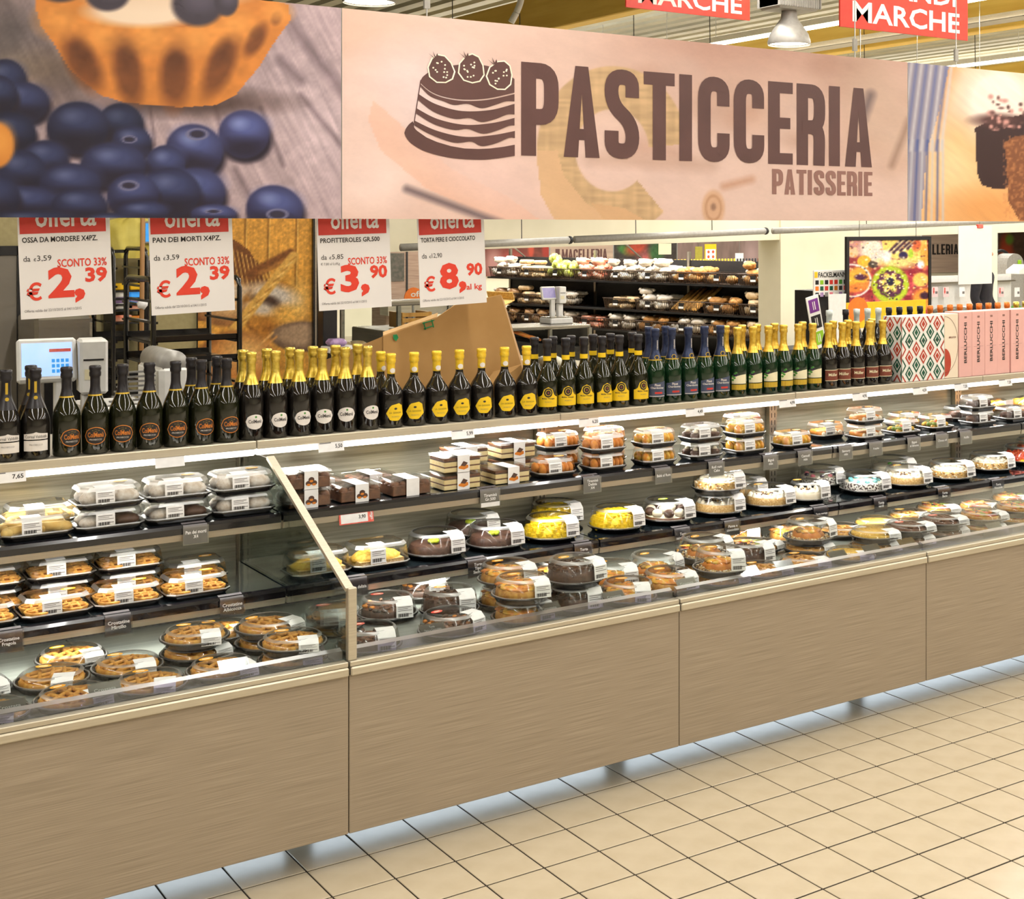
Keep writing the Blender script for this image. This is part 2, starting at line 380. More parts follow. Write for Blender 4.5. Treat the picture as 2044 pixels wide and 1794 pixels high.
# ------------------------------------------------------------------ printed pictures (per-vertex ink on a fine grid)
def vnoise(x, y, seed=0):
    xi = np.floor(x).astype(int); yi = np.floor(y).astype(int); xf = x-xi; yf = y-yi
    def h(a, b): return (np.sin(a*127.1+b*311.7+seed*74.7)*43758.5453) % 1.0
    xf = xf*xf*(3-2*xf); yf = yf*yf*(3-2*yf)
    return (h(xi, yi)*(1-xf)+h(xi+1, yi)*xf)*(1-yf)+(h(xi, yi+1)*(1-xf)+h(xi+1, yi+1)*xf)*yf
class Art:
    def __init__(s, U, V, c): s.U = U; s.V = V; s.c = np.tile(np.array(c, float), (len(U), 1))
    def mix(s, m, c): s.c = s.c*(1-m[:, None])+np.array(c, float)*m[:, None] if np.ndim(c) == 1 else s.c*(1-m[:, None])+c*m[:, None]
    def q(s, cx, cy, rx, ry, rot=0):
        x = s.U-cx; y = s.V-cy; a = math.radians(rot); x, y = x*math.cos(a)+y*math.sin(a), -x*math.sin(a)+y*math.cos(a)
        return np.sqrt((x/rx)**2+(y/ry)**2)
    def ell(s, cx, cy, rx, ry, c, soft=.08, rot=0, al=1):
        s.mix(np.clip((1+soft-s.q(cx, cy, rx, ry, rot))/(2*soft), 0, 1)*al, c); return s
    def ring(s, cx, cy, rx, ry, w, c, soft=.05, rot=0, al=1):
        d = abs(s.q(cx, cy, rx, ry, rot)-1); s.mix(np.clip((w+soft-d)/(2*soft), 0, 1)*al, c); return s
    def line(s, x0, y0, x1, y1, w, c, soft=1, al=1):
        dx, dy = x1-x0, y1-y0; t = np.clip(((s.U-x0)*dx+(s.V-y0)*dy)/(dx*dx+dy*dy), 0, 1)
        d = np.hypot(s.U-x0-t*dx, s.V-y0-t*dy); s.mix(np.clip((w/2+soft-d)/(2*soft), 0, 1)*al, c); return s
    def poly(s, pts, c, al=1):
        ins = np.zeros(len(s.U), bool); n = len(pts)
        for i in range(n):
            (x0, y0), (x1, y1) = pts[i], pts[(i+1) % n]
            if y0 == y1: continue
            k = ((y0 > s.V) != (y1 > s.V)) & (s.U < (x1-x0)*(s.V-y0)/(y1-y0)+x0); ins ^= k
        s.mix(ins*al, c); return s
    def rect(s, x0, y0, x1, y1, c, soft=1, al=1):
        m = np.clip((s.U-x0)/soft, 0, 1)*np.clip((x1-s.U)/soft, 0, 1)*np.clip((s.V-y0)/soft, 0, 1)*np.clip((y1-s.V)/soft, 0, 1); s.mix(m*al, c); return s
    def grain(s, sx, sy, rot, amt, seed=0):
        a = math.radians(rot); x = s.U*math.cos(a)+s.V*math.sin(a); y = -s.U*math.sin(a)+s.V*math.cos(a)
        n = vnoise(x/sx, y/sy, seed)*.6+vnoise(x/sx*2.1, y/sy*2.3, seed+3)*.4-.5; s.c = s.c*(1+amt*n[:, None]); return s
def picture(name, parent, x0, x1, y, z0, z1, nx, nz, paint, gain=1.0, origin=(0, 0, 0)):
    """fine grid in the x-z plane at depth y (world coordinates), inked by paint(Art) with photo-pixel coordinates"""
    xs = np.linspace(x0, x1, nx); zs = np.linspace(z0, z1, nz); X, Z = np.meshgrid(xs, zs); X = X.ravel(); Z = Z.ravel()
    d = X*ST+y*CT; r = X*CT-y*ST; U = CX+FPX*r/d; V = CY+FPX*(H-Z)/d
    A = Art(U, V, (128, 128, 128)); paint(A)
    c = np.clip(A.c*gain, 0, 255)/255.; c = np.where(c <= .04045, c/12.92, ((c+.055)/1.055)**2.4)
    o0 = np.array(origin)
    vs = np.stack([X-o0[0], np.full_like(X, y-o0[1]), Z-o0[2]], 1)
    idx = np.arange(nx*nz).reshape(nz, nx)
    fs = np.stack([idx[:-1, :-1], idx[:-1, 1:], idx[1:, 1:], idx[1:, :-1]], -1).reshape(-1, 4)
    me = bpy.data.meshes.new(name); me.from_pydata(vs.tolist(), [], fs.tolist()); me.materials.append(M['print'])
    at = me.color_attributes.new('Col', 'FLOAT_COLOR', 'POINT'); at.data.foreach_set('color', np.concatenate([c, np.ones((len(c), 1))], 1).astype(np.float32).ravel())
    me.update(); return ob(name, me, parent)
# ================================================================== STRUCTURE
T = .2; JX, JY = 2.211, 4.130
fl = struct(MB().box(-14, 46, -9, 34, -.12, -.0085, 'slab').build('floor'))
mb = MB().box(-.2, 9.2, 1.6, 5.2, -.0085, -.0035, 'grout')
mb.build('grout_bed', fl)
tm = MB().bbox(-.0974, .0974, -.0964, .0964, -.0035, 0, 'tile', .0012).mesh('tile')
cnt = 0
def inframe(X, Y, Z=0, mg=0):
    d = X*ST+Y*CT
    if d < .2: return False
    u = CX+FPX*(X*CT-Y*ST)/d; v = CY+FPX*(H-Z)/d
    return -mg < u < 2044+mg and -mg < v < 1794+mg
rest = MB()
for i in range(-16, 36):
    for j in range(0, 16):
        x = JX+(i+.5)*T; y = JY+.2-(j+.5)*T
        if inframe(x, y, 0, 70) and (y < 4.3) and cnt < 300:
            cnt += 1; o = ob('tile', tm, fl, (x, y, 0)); o.rotation_euler = (random.uniform(-.0015, .0015), random.uniform(-.0015, .0015), 0)
        elif -.1 < x < 9.1 and 1.7 < y < 5.1: rest.bbox(x-.0974, x+.0974, y-.0974, y+.0974, -.0035, 0, 'tile', .0012)
r_ = rest.build('tile_rest', fl); r_['kind'] = 'stuff'
# plain floor of the staff side and the hall beyond, level with the tiles
MB().box(-14, 46, 5.2, 34, -.0085, -.0005, 'slab').build('vinyl_floor', fl)
MB().box(-14, -.2, -9, 5.2, -.0085, -.0005, 'slab').build('vinyl_floor', fl)
MB().box(9.2, 46, -9, 5.2, -.0085, -.0005, 'slab').build('vinyl_floor', fl)
MB().box(-.2, 9.2, -9, 1.6, -.0085, -.0005, 'slab').build('vinyl_floor', fl)
# roof: ribbed sheet, ribs across the beams
mb = MB(); x = -14; zc = 4.72
prof = []
while x < 46:
    prof += [(x, zc), (x+.16, zc), (x+.18, zc+.05), (x+.28, zc+.05), (x+.3, zc)]; x += .3
vs = [(a, -9, b) for a, b in prof]+[(a, 34, b) for a, b in prof]; n = len(prof)
mb.add(vs, [(k, k+1, n+k+1, n+k) for k in range(n-1)], 'roof_sheet')
struct(mb.build('ceiling'))
for k, xb in enumerate((-7.5, -3.7, .1, 7.7, 11.5, 16.5, 21.5)):
    struct(MB().bbox(xb-.09, xb+.09, -8.9, 33.5, 4.04, 4.42, 'glulam', .01).build('trim_%d' % (k+1)))
for k, yb in enumerate((11.2, 18.5, 26)):
    m_ = MB()
    m_.box(-13.5, 45, yb-.09, yb+.09, 4.665, 4.68, 'steel_beam').box(-13.5, 45, yb-.01, yb+.01, 4.5, 4.665, 'steel_beam').box(-13.5, 45, yb-.09, yb+.09, 4.485, 4.5, 'steel_beam')
    struct(m_.build('trim_%d' % (k+10)))
struct(MB().box(-14, 46, 33.8, 34, 0, 4.7, 'cream_wall').build('wall_back'))
struct(MB().box(-14, -13.8, -9, 33.8, 0, 4.7, 'cream_wall').build('wall_left'))
struct(MB().box(45.8, 46, -9, 33.8, 0, 4.7, 'cream_wall').build('wall_right'))
struct(MB().box(-13.8, 45.8, -9, -8.8, 0, 4.7, 'cream_wall').build('wall_front'))
# trunking lights
for k, (x, y0, y1) in enumerate(TRUNKS):
    e = empty('trunking_light', (x, (y0+y1)/2, TRUNK_Z), 0, 'long white trunking light with bare tubes hung under the roof between timber beams', 'light', 'trunking lights under the roof')
    L = (y1-y0)/2
    MB().box(-.035, .035, -L, L, 0, .06, 'white_plastic').build('trunk', e)
    MB().tube([(0, -L+.02, -.02), (0, L-.02, -.02)], .02, 'trunk_lamp', 8).build('tube', e)
    for q in range(int((y1-y0)/3)+1):
        yy = -L+.4+q*3
        if yy < L: MB().bar((0, yy, .06), (0, yy, .7), .004, .004, 'chain').build('hanger', e)
# ================================================================== DISPLAY CASES
PYF = 4.085; ML = 1.254; XS = [1.728+ML*k for k in range(-2, 7)]
MODS = [(XS[0], XS[2]), (XS[2], XS[3]), (XS[3], XS[4]), (XS[4], XS[5]), (XS[5], XS[6]), (XS[6], XS[7])]
Z_DECK, Z_LOW, Z_UP, Z_TOP = .60, .745, .99, 1.205
YG = 4.94
E_LOW, E_UP, E_TOP, YB = 4.61, 4.65, 4.90, 5.12
CLAB = ['oak fronted refrigerated pastry case below the bottles with orange oval labels', 'oak fronted refrigerated pastry case holding the tiramisu and profiterole tubs',
        'oak fronted refrigerated pastry case holding the bright yellow mimosa domes', 'oak fronted refrigerated pastry case below the cream and gold labelled green bottles',
        'oak fronted refrigerated pastry case below the pink gift cartons', 'oak fronted refrigerated pastry case at the far end of the counter']
def case_parts(L):
    g = .0015; d = {}
    d['front_panel'] = MB().bbox(g, L-g, 0, .022, .10, .588, 'oak', .002)
    d['bumper_lip'] = MB().bbox(g*2, L-g*2, -.012, .03, .585, .612, 'steel_satin', .004).bbox(g*2, L-g*2, -.004, .03, .612, .628, 'steel_satin', .002)
    d['front_glass'] = MB().box(g, L-g, .016, .022, .628, .842, 'glass')
    d['price_rail'] = MB().prism([(.026, .63), (.05, .63), (.046, .662), (.03, .655)], .01, L-.01, 'rail_plastic', 'x')
    nd = max(2, round(L/.6)); w = L/nd
    m = MB()
    for k in range(nd): m.bbox(k*w+.002, (k+1)*w-.002, .05, YG-PYF-.001, Z_DECK-.02, Z_DECK, 'deck_steel', .002)
    d['deck_plate'] = m
    m = MB().box(.001, L-.001, YG-PYF, YG-PYF+.012, Z_DECK-.02, Z_LOW-.016, 'dark_grey')
    k = .02
    while k < L-.03: m.box(k, k+.012, YG-PYF-.004, YG-PYF, Z_DECK+.012, Z_DECK+.08, 'back_metal'); m.box(k, k+.008, YG-PYF-.003, YG-PYF-.001, Z_DECK, Z_DECK+.008, 'black'); k += .024
    d['air_grille'] = m
    d['back_panel'] = MB().box(.001, L-.001, YB-PYF, YB-PYF+.02, Z_DECK-.02, Z_TOP-.03, 'back_metal')
    for nm, e, z in (('lower_shelf', E_LOW, Z_LOW), ('upper_shelf', E_UP, Z_UP)):
        m = MB().box(.004, L-.004, e-PYF+.012, YB-PYF-.02, z-.014, z, 'shelf_dark')
        m.prism([(e-PYF+.02, z+.002), (e-PYF+.004, z), (e-PYF, z-.01), (e-PYF, z-.03), (e-PYF+.02, z-.03)], .004, L-.004, 'rail_black', 'x')
        m.prism([(e-PYF+.02, z-.03), (e-PYF+.002, z-.03), (e-PYF+.006, z-.052), (e-PYF+.02, z-.052)], .004, L-.004, 'steel_satin', 'x')
        for x in (.012, L-.012): m.prism([(e-PYF+.03, z-.014), (YB-PYF-.02, z-.014), (YB-PYF-.02, z-.09), (e-PYF+.03, z-.03)], x-.002, x+.002, 'steel', 'x')
        d[nm] = m
    for nm, e, z in (('lower_shelf_lamp', E_LOW, Z_LOW), ('upper_shelf_lamp', E_UP, Z_UP)): d[nm] = MB().box(.02, L-.02, e-PYF+.022, e-PYF+.036, z-.03, z-.0145, 'lamp_white')  # lamps added under both inner shelves to brighten the pastries
    d['bottle_shelf'] = MB().bbox(.001, L-.001, E_TOP-PYF, 5.5-PYF, Z_TOP-.03, Z_TOP, 'steel_satin', .003)
    d['lamp_diffuser'] = MB().bbox(.001, L-.001, E_TOP-PYF+.008, E_TOP-PYF+.05, Z_TOP-.053, Z_TOP-.031, 'lamp_white', .006)
    m = MB().box(.002, .046, YB-PYF-.03, YB-PYF, Z_DECK, Z_TOP-.03, 'steel')
    for x in (.013, .032):
        k = Z_DECK+.06
        while k < Z_TOP-.08: m.box(x, x+.004, YB-PYF-.0305, YB-PYF-.029, k, k+.022, 'black'); k += .034
    d['slotted_post'] = m
    d['base_cabinet'] = MB().box(.001, L-.001, .5, 1.42, .02, .14, 'grey').box(.001, L-.001, .03, 1.42, .14, .525, 'dark_grey').box(.001, L-.001, 1.04, 1.42, .525, 1.17, 'grey')
    d['light_baffle'] = MB().box(.001, L-.001, .265, .27, .0635, .14, 'grey')  # baffle added to cut off the strip's light on the floor
    d['floor_light'] = MB().box(.05, L-.05, .40, .43, .105, .125, 'led')  # glowing strip added to light the floor below the panels
    return {k: v.mesh(k) for k, v in d.items()}
cache = {}
for k, (a, b) in enumerate(MODS):
    L = round(b-a, 4)
    if L not in cache: cache[L] = case_parts(L)
    e = empty('display_case', (a, PYF, 0), 0, CLAB[k], 'display case', 'run of oak fronted display cases')
    for nm, me in cache[L].items(): ob(nm, me, e)
    area('case_light', (L/2, E_TOP-PYF+.04, Z_TOP-.06), L-.1, .03, 6*L, (1, .97, .9), (math.radians(-18), 0, 0), e)
    for ee, zz in ((E_LOW, Z_LOW), (E_UP, Z_UP)): area('shelf_light', (L/2, ee-PYF+.029, zz-.033), L-.1, .012, 3.3*L, (1, .97, .9), (math.radians(-8), 0, 0), e)  # light of the added under-shelf lamps
    area('plinth_light', (L/2, .415, .1), L-.1, .03, 1.0*L, (.82, .93, 1), (math.radians(-30), 0, 0), e)  # light of the strip added under the counter
    if k == 1:
        g = MB().prism([(4.1-PYF, .63), (4.1-PYF, .84), (4.79-PYF, 1.155), (YB-PYF-.03, 1.155), (YB-PYF-.03, Z_DECK), (4.14-PYF, Z_DECK)], .005, .011, 'glass_shelf_side', 'x').build('end_glass', e)
        MB().bar((.008, 4.1-PYF, .845), (.008, 4.79-PYF, 1.16), .012, .026, 'steel_satin', (1, 0, 0)).build('sloping_trim', e)
        MB().bbox(.001, .029, .006, .03, .628, .85, 'steel_satin', .002).build('corner_post', e)
# ================================================================== BANNERS
textmeshes([(t, 0) for t in ('offerta', 'da', '€', '3,59', '5,85', '12,90', '€ 7,80 al Lt/Kg', 'Offerta valida dal 22/10/2015 al 04/11/2015')]+[(t, 1) for t in ('offerta', 'SCONTO 33%', 'al kg', '€', '2,', '3,', '8,', '39', '90',
    'OSSA DA MORDERE X4PZ.', 'PAN DEI MORTI X4PZ.', 'PROFITTEROLES GR.500', 'TORTA PERE E CIOCCOLATO', 'GRANDI', 'MARCHE', 'BUTCHERY', 'off')])
textmeshes([(t, 2) for t in ('€', '2,', '3,', '8,', '39', '90', 'SCONTO 33%', 'al kg', 'GRANDI', 'MARCHE', 'OSSA DA MORDERE X4PZ.', 'PAN DEI MORTI X4PZ.', 'PROFITTEROLES GR.500', 'TORTA PERE E CIOCCOLATO')])
YBAN = 5.0; ZB0, ZB1 = 1.992, 2.78
def berry(A, x, y, rx, ry, rot=0, tone=1.0, crown=None):
    b = np.array((46, 44, 74.))*tone
    A.ell(x+4, y+ry*.25, rx*1.02, ry*.95, (38, 30, 42), .12)
    A.ell(x, y, rx, ry, b, .05, rot)
    A.ell(x+rx*.1, y-ry*.35, rx*.75, ry*.5, np.array((82, 92, 146.))*tone, .55, rot, .75)
    A.ell(x-rx*.2, y-ry*.45, rx*.3, ry*.22, np.array((128, 138, 186.))*tone, .7, rot, .6)
    A.ell(x, y+ry*.6, rx*.8, ry*.4, (34, 26, 38), .6, rot, .7)
    if crown:
        A.ring(x+rx*crown[0], y+ry*crown[1], rx*.34, ry*.2, .16, (116, 112, 140), .12); A.ell(x+rx*crown[0], y+ry*crown[1], rx*.26, ry*.14, (50, 44, 62), .2)
def paint_blueberry(A):
    A.c[:] = (176, 154, 158)
    A.mix(np.clip((120-A.U)/260, 0, .75)*np.clip((330-A.V)/200, 0, 1), np.array((84, 72, 70)))
    A.ell(60, 130, 110, 34, (158, 136, 116), .6, 6, .8); A.ell(0, 70, 90, 60, (92, 84, 84), .6, 0, .8)
    A.ell(640, 250, 70, 130, (206, 184, 190), .8, -20, .7); A.ell(470, 90, 140, 60, (150, 132, 138), .7, 40, .5)
    A.grain(160, 9, 62, .22, 1); A.grain(60, 4, 66, .14, 5)
    for (x0, y0, x1, y1, w) in ((575, 40, 690, 190, 16), (520, 215, 565, 330, 6), (300, 215, 310, 290, 4), (430, 210, 450, 300, 8), (600, 190, 690, 300, 8), (560, 120, 600, 160, 14), (470, 340, 520, 430, 10)):
        A.line(x0, y0, x1, y1, w, (92, 76, 84), w*.8, .7)
    A.ell(380, 205, 170, 26, (66, 48, 44), .5, 0, .8); A.ell(130, 150, 60, 90, (70, 58, 54), .6, 30, .6)
    A.poly([(66, -80), (72, 20), (82, 52), (110, 90), (140, 140), (200, 190), (250, 205), (360, 214), (430, 210), (470, 190), (520, 130), (552, 78), (580, 40), (576, 10), (540, -2), (520, -80)], (206, 128, 58))
    for (x, y, rx, ry, rt) in ((165, 125, 30, 62, -28), (255, 140, 28, 72, -10), (350, 150, 30, 66, 4), (440, 130, 26, 66, 24), (510, 80, 16, 36, 30), (552, 36, 10, 14, 20)):
        A.ell(x, y, rx, ry, (118, 68, 36), .35, rt, .95); A.ell(x, y-ry*.35, rx*.6, ry*.4, (92, 52, 28), .5, rt, .7)
    for (x, y, r) in ((120, 40, 40), (205, 70, 34), (300, 70, 42), (395, 75, 36), (470, 50, 34), (555, 25, 24)): A.ell(x, y, r, r*.75, (228, 154, 76), .7, 0, .75)
    A.grain(24, 20, 0, .18, 9)
    A.poly([(150, -80), (176, 20), (230, 34), (300, 48), (370, 54), (420, 40), (470, 20), (500, -80)], (196, 120, 60)); A.ell(285, 22, 108, 30, (238, 214, 190), .25); A.ell(330, -30, 170, 44, (232, 204, 178), .3)
    for (x, y, rx, ry) in ((215, -12, 44, 34), (395, 8, 52, 44), (290, -40, 50, 34), (452, 2, 24, 30), (120, -30, 50, 34)): A.ell(x, y, rx, ry, (66, 58, 68), .12); A.ell(x+4, y-8, rx*.6, ry*.5, (96, 88, 104), .6, 0, .7)
    for b in ((10, 160, 42, 42, 0, .7), (40, 205, 58, 42, 0, .8), (-5, 190, 40, 40, 0, .7), (240, 250, 46, 44, 0, .62), (20, 270, 52, 46, 0, .62), (262, 285, 40, 34, 0, .8, (-.1, -.2)), (155, 255, 62, 52, 0, .72), (90, 320, 46, 40, 0, .75),
              (487, 268, 51, 48, 0, 1.15), (388, 300, 58, 52, 12, 1.05, (.1, -.62)), (330, 330, 40, 40, 0, .9), (226, 330, 66, 46, 0, .85), (40, 345, 52, 46, 0, .7), (140, 368, 62, 42, 0, .8), (390, 385, 60, 50, 0, 1.0), (340, 385, 60, 50, 0, .8), (265, 390, 52, 44, -8, .9, (-.15, -.45)),
              (50, 405, 66, 34, 0, .8), (158, 412, 56, 36, 0, .75), (-20, 395, 60, 50, 0, .7), (285, 425, 52, 24, 0, .8), (426, 428, 46, 20, 0, 1.0, (0, -.3)), (548, 418, 57, 48, 8, 1.05, (.1, .2)), (60, 440, 90, 20, 0, .6), (220, 445, 60, 20, 0, .7)):
        berry(A, *b)
    A.ell(-8, 290, 36, 46, (206, 130, 56), .1); A.ell(-2, 282, 26, 30, (226, 152, 70), .6)
def paint_flour(A):
    A.c[:] = (232, 200, 180)
    A.mix(np.clip((900-A.U)/500, 0, .8)*np.clip((260-A.V)/200, 0, 1), np.array((228, 190, 158)))
    A.mix(np.clip((A.U-1150)/300, 0, .9)*np.clip((210-A.V)/120, 0, 1), np.array((206, 162, 142)))
    A.ell(820, 190, 130, 95, (238, 216, 206), .5, -10, .9); A.ell(740, 350, 80, 60, (248, 222, 206), .6); A.ell(710, 250, 70, 90, (238, 208, 190), .7)
    A.poly([(745, 200), (905, 340), (1010, 390), (1080, 440), (990, 440), (850, 375), (760, 300), (735, 240)], (242, 190, 158), .6)
    A.ell(960, 330, 120, 60, (240, 206, 190), .6, 30, .8); A.ell(1330, 330, 230, 70, (238, 208, 192), .7, 0, .8); A.ell(1500, 400, 260, 40, (234, 204, 186), .7)
    A.line(812, 377, 1000, 446, 12, (98, 84, 88), 7, .9)
    for k in range(42):
        x = random.uniform(1240, 1820); y = random.uniform(110, 330); A.ell(x, y, random.uniform(20, 60), random.uniform(12, 34), random.choice([(190, 150, 128), (222, 190, 172), (206, 164, 140), (214, 178, 156)]), .8, random.uniform(-40, 40), .5)
    A.ell(1760, 230, 60, 110, (214, 184, 160), .5, -20, .8); A.line(1738, 190, 1722, 235, 18, (112, 96, 96), 8, .8); A.line(1780, 330, 1815, 240, 10, (150, 120, 100), 8, .8)
    A.line(1180, 318, 1420, 330, 20, (206, 172, 150), 14, .8)
    a = np.degrees(np.arctan2(A.V-300, A.U-1222)); q = A.q(1222, 300, 112, 125); m = np.clip((.36-abs(q-1)*1)/.03, 0, 1)*(((a < -5) | (a > 50)))
    g = (214+18*vnoise(A.U/7, A.V/60, 2)-26*vnoise(A.U/40, A.V/5, 4))[:, None]*np.array((1.0, .84, .62))
    A.mix(m, g)
    A.poly([(1070, 300), (1112, 300), (1125, 350), (1170, 405), (1225, 440), (1180, 445), (1110, 445), (1080, 390)], (226, 186, 140)); A.poly([(1180, 405), (1245, 415), (1290, 440), (1210, 445)], (222, 180, 132))
    A.ell(1424, 415, 23, 36, (222, 180, 144), .12); A.ring(1424, 415, 15, 24, .12, (196, 150, 112), .1); A.ell(1424, 413, 5, 7, (112, 84, 72), .4); A.ell(1424, 413, 13, 20, (212, 168, 130), .5, 0, .5)
    A.line(1445, 372, 1500, 358, 14, (208, 160, 130), 6, .8); A.grain(50, 30, 20, .05, 11); A.grain(8, 3, 20, .03, 12); A.c *= np.array((.955, .945, .975))
def paint_cloth(A):
    A.c[:] = (236, 184, 126)
    A.ell(1930, 180, 90, 110, (214, 156, 102), .6, 30); A.line(1935, 130, 1870, 290, 40, (232, 190, 150), 16, .8); A.ell(1990, 200, 80, 80, (244, 226, 214), .4); A.ell(1900, 330, 50, 60, (244, 206, 156), .8); A.ell(1980, 420, 90, 40, (226, 160, 96), .6)
    A.grain(40, 5, 40, .08, 3)
    A.poly([(1800, 100), (1895, 132), (1872, 230), (1850, 300), (1838, 450), (1800, 450)], (150, 142, 158))
    for k in range(9):
        x = 1808+k*10; A.line(x+14, 110, x-10, 300, 5, (104, 112, 160) if k % 2 else (206, 200, 204), 2.5, .8); A.line(x-6, 280, x-18+k*1.5, 450, 4, (70, 84, 142) if k % 2 else (196, 194, 200), 2, .8)
    A.poly([(1946, 255), (1965, 246), (1990, 238), (2060, 225), (2060, 370), (1990, 378), (1960, 370), (1950, 345)], (58, 36, 34)); A.ell(1990, 240, 46, 12, (84, 52, 48), .5)
    for k in range(40): A.ell(random.uniform(1970, 2060), random.uniform(190, 260), random.uniform(2, 7), random.uniform(2, 5), random.choice([(120, 84, 80), (206, 150, 140), (90, 60, 56)]), .5)
    A.poly([(2004, 285), (2025, 272), (2090, 268), (2090, 450), (2035, 440), (2012, 400), (2010, 330)], (128, 78, 48)); A.mix(((A.U > 2003) & (A.V > 270))*np.clip(vnoise(A.U/4, A.V/4, 8)*1.6-.7, 0, 1)*.8, np.array((206, 136, 84)))
BX = [XU(682, YBAN)-2.968, XU(682, YBAN), XU(1812, YBAN), XU(1812, YBAN)+2.968]
BL = [('hanging banner printed with blueberries and a fluted tart', paint_blueberry, 420, 200), ('hanging banner lettered PASTICCERIA beside a layer cake emblem', paint_flour, 380, 150), ('hanging banner printed with chocolate cake and a striped cloth', paint_cloth, 300, 110)]
ban = []
for k in range(3):
    x0, x1 = BX[k]+.002, BX[k+1]-.002
    e = empty('banner', (x0, YBAN, ZB0), 0, BL[k][0], 'banner', 'banners over the pastry counter'); ban.append(e)
    MB().bbox(0, x1-x0, .001, .012, 0, ZB1-ZB0, 'white_plastic', .001).build('backing_board', e)
    picture('printed_picture', e, x0, x1, YBAN, ZB0, ZB1, BL[k][2], BL[k][3], BL[k][1], 1.0, (x0, YBAN, ZB0))
    for xx in (.35, (x1-x0)-.35):
        MB().bar((xx, .006, ZB1-ZB0), (xx, .006, 4.7-ZB0), .004, .004, 'chain').box(xx-.012, xx+.012, 0, .012, ZB1-ZB0+.03, ZB1-ZB0+.09, 'lamp_grey').build('hanger', e)
def bp(u, v, dy=.0015):
    p = PY(u, v, YBAN); return (p.x-(BX[1]+.002), -dy, p.z-ZB0)
e = ban[1]
# wordmark
a = bp(1040, 123); b = bp(1040, 310); c = bp(1740, 175)
m = MB(); word(m, 'PASTICCERIA', a[0], c[0], b[2], a[2], 'brown_print', -.0015); m.build('wordmark', e)
a = bp(1541, 337); b = bp(1541, 387.5); c = bp(1741, 337)
m = MB(); word(m, 'PATISSERIE', a[0], c[0], b[2], a[2], 'brown_print_light', -.0015); m.build('subtitle', e)
# layer cake emblem
def bpoly(m, pts, mat, dy): m.add([bp(u, v, dy) for u, v in pts], [tuple(range(len(pts)))], mat)
def arc(cx, cy, rx, ry, a0, a1, n=20): return [(cx+rx*math.cos(math.radians(a0+(a1-a0)*k/n)), cy+ry*math.sin(math.radians(a0+(a1-a0)*k/n))) for k in range(n+1)]
m = MB()
def strip(top, bot, dy, n=36):
    f = lambda L_, x: np.interp(x, [p[0] for p in L_], [p[1] for p in L_])
    x0, x1 = max(top[0][0], bot[0][0]), min(top[-1][0], bot[-1][0]); xs = np.linspace(x0, x1, n)
    vs = []
    for x in xs: vs += [bp(680+x/2.92, 60+f(top, x)/2.92, dy), bp(680+x/2.92, 60+f(bot, x)/2.92, dy)]
    m.add(vs, [(2*k, 2*k+1, 2*k+3, 2*k+2) for k in range(n-1)], 'brown_print')
def smooth(L_):
    xs = np.array([p[0] for p in L_], float); ys = np.array([p[1] for p in L_], float); q = np.linspace(0, len(L_)-1, 6*len(L_)); k = np.arange(len(L_))
    out = []
    for t in q:
        i = int(min(max(math.floor(t), 0), len(L_)-2)); u_ = t-i; p0, p1, p2, p3 = [np.array(L_[min(max(i+j, 0), len(L_)-1)], float) for j in (-1, 0, 1, 2)]
        c_ = .5*((2*p1)+(-p0+p2)*u_+(2*p0-5*p1+4*p2-p3)*u_**2+(-p0+3*p1-3*p2+p3)*u_**3); out.append((c_[0], c_[1]))
    return out
strip(smooth([(461, 300), (480, 270), (540, 232), (640, 208), (740, 200), (850, 208), (950, 245), (1012, 285)]), smooth([(461, 305), (520, 355), (600, 388), (720, 405), (860, 398), (1012, 365)]), .0015)
for i_, (tp, bt) in enumerate((([(461, 312), (520, 362), (600, 395), (720, 413), (860, 406), (1012, 373)], [(461, 325), (520, 385), (600, 415), (660, 437), (740, 430), (820, 456), (900, 436), (960, 416), (1012, 416)]),
    ([(449, 370), (550, 430), (700, 471), (870, 466), (1012, 430)], [(449, 405), (540, 475), (660, 517), (750, 513), (820, 536), (900, 519), (970, 492), (1012, 492)]),
    ([(440, 455), (560, 517), (720, 552), (880, 542), (1012, 512)], [(440, 486), (540, 547), (660, 582), (740, 576), (830, 604), (920, 582), (980, 558), (1012, 556)]),
    ([(430, 528), (560, 587), (720, 622), (880, 613), (1014, 588)], [(430, 556), (520, 607), (660, 656), (760, 650), (820, 676), (900, 661), (980, 628), (1014, 630)]))): strip(smooth(tp), smooth(bt), .0017+.0002*i_)
strip([(371, 596), (380, 572), (398, 548), (420, 531), (424, 562), (440, 584), (500, 626), (560, 652), (640, 676), (720, 690), (800, 693), (870, 690), (950, 680), (1014, 668)], smooth([(371, 602), (385, 632), (420, 668), (500, 710), (640, 745), (800, 756), (900, 750), (1014, 733)]), .0016, 80)
m.bar(bp(680+466/2.92, 60+292/2.92, .002), bp(680+424/2.92, 60+558/2.92, .002), .004, .0004, 'brown_print')
for (x, y, r) in ((879, 138, -16), (940, 137, 0), (997, 150, 14)):
    pts = [(x+(px*math.cos(math.radians(r))-py*math.sin(math.radians(r))), y+(px*math.sin(math.radians(r))+py*math.cos(math.radians(r)))) for px, py in ((-10, -24), (2, -28), (14, -22), (22, -6), (24, 12), (16, 24), (2, 27), (-14, 22), (-24, 8), (-22, -10))]
    bpoly(m, [((px-x)*1.12+x, (py-y)*1.1+y) for px, py in pts], 'cream', .003); bpoly(m, pts, 'brown_print', .0034)
    for k in range(13):
        ax, ay = random.uniform(-15, 15), random.uniform(-16, 18); bpoly(m, arc(x+ax, y+ay, 1.9, 1.7, 0, 324, 9), 'cream', .0038+.00005*k)
    for q in (-1, 0, 1): bpoly(m, [(x-12, y-22), (x-16+q*9, y-36+abs(q)*4), (x-8+q*4, y-20)], 'brown_print', .0042+.0001*q)
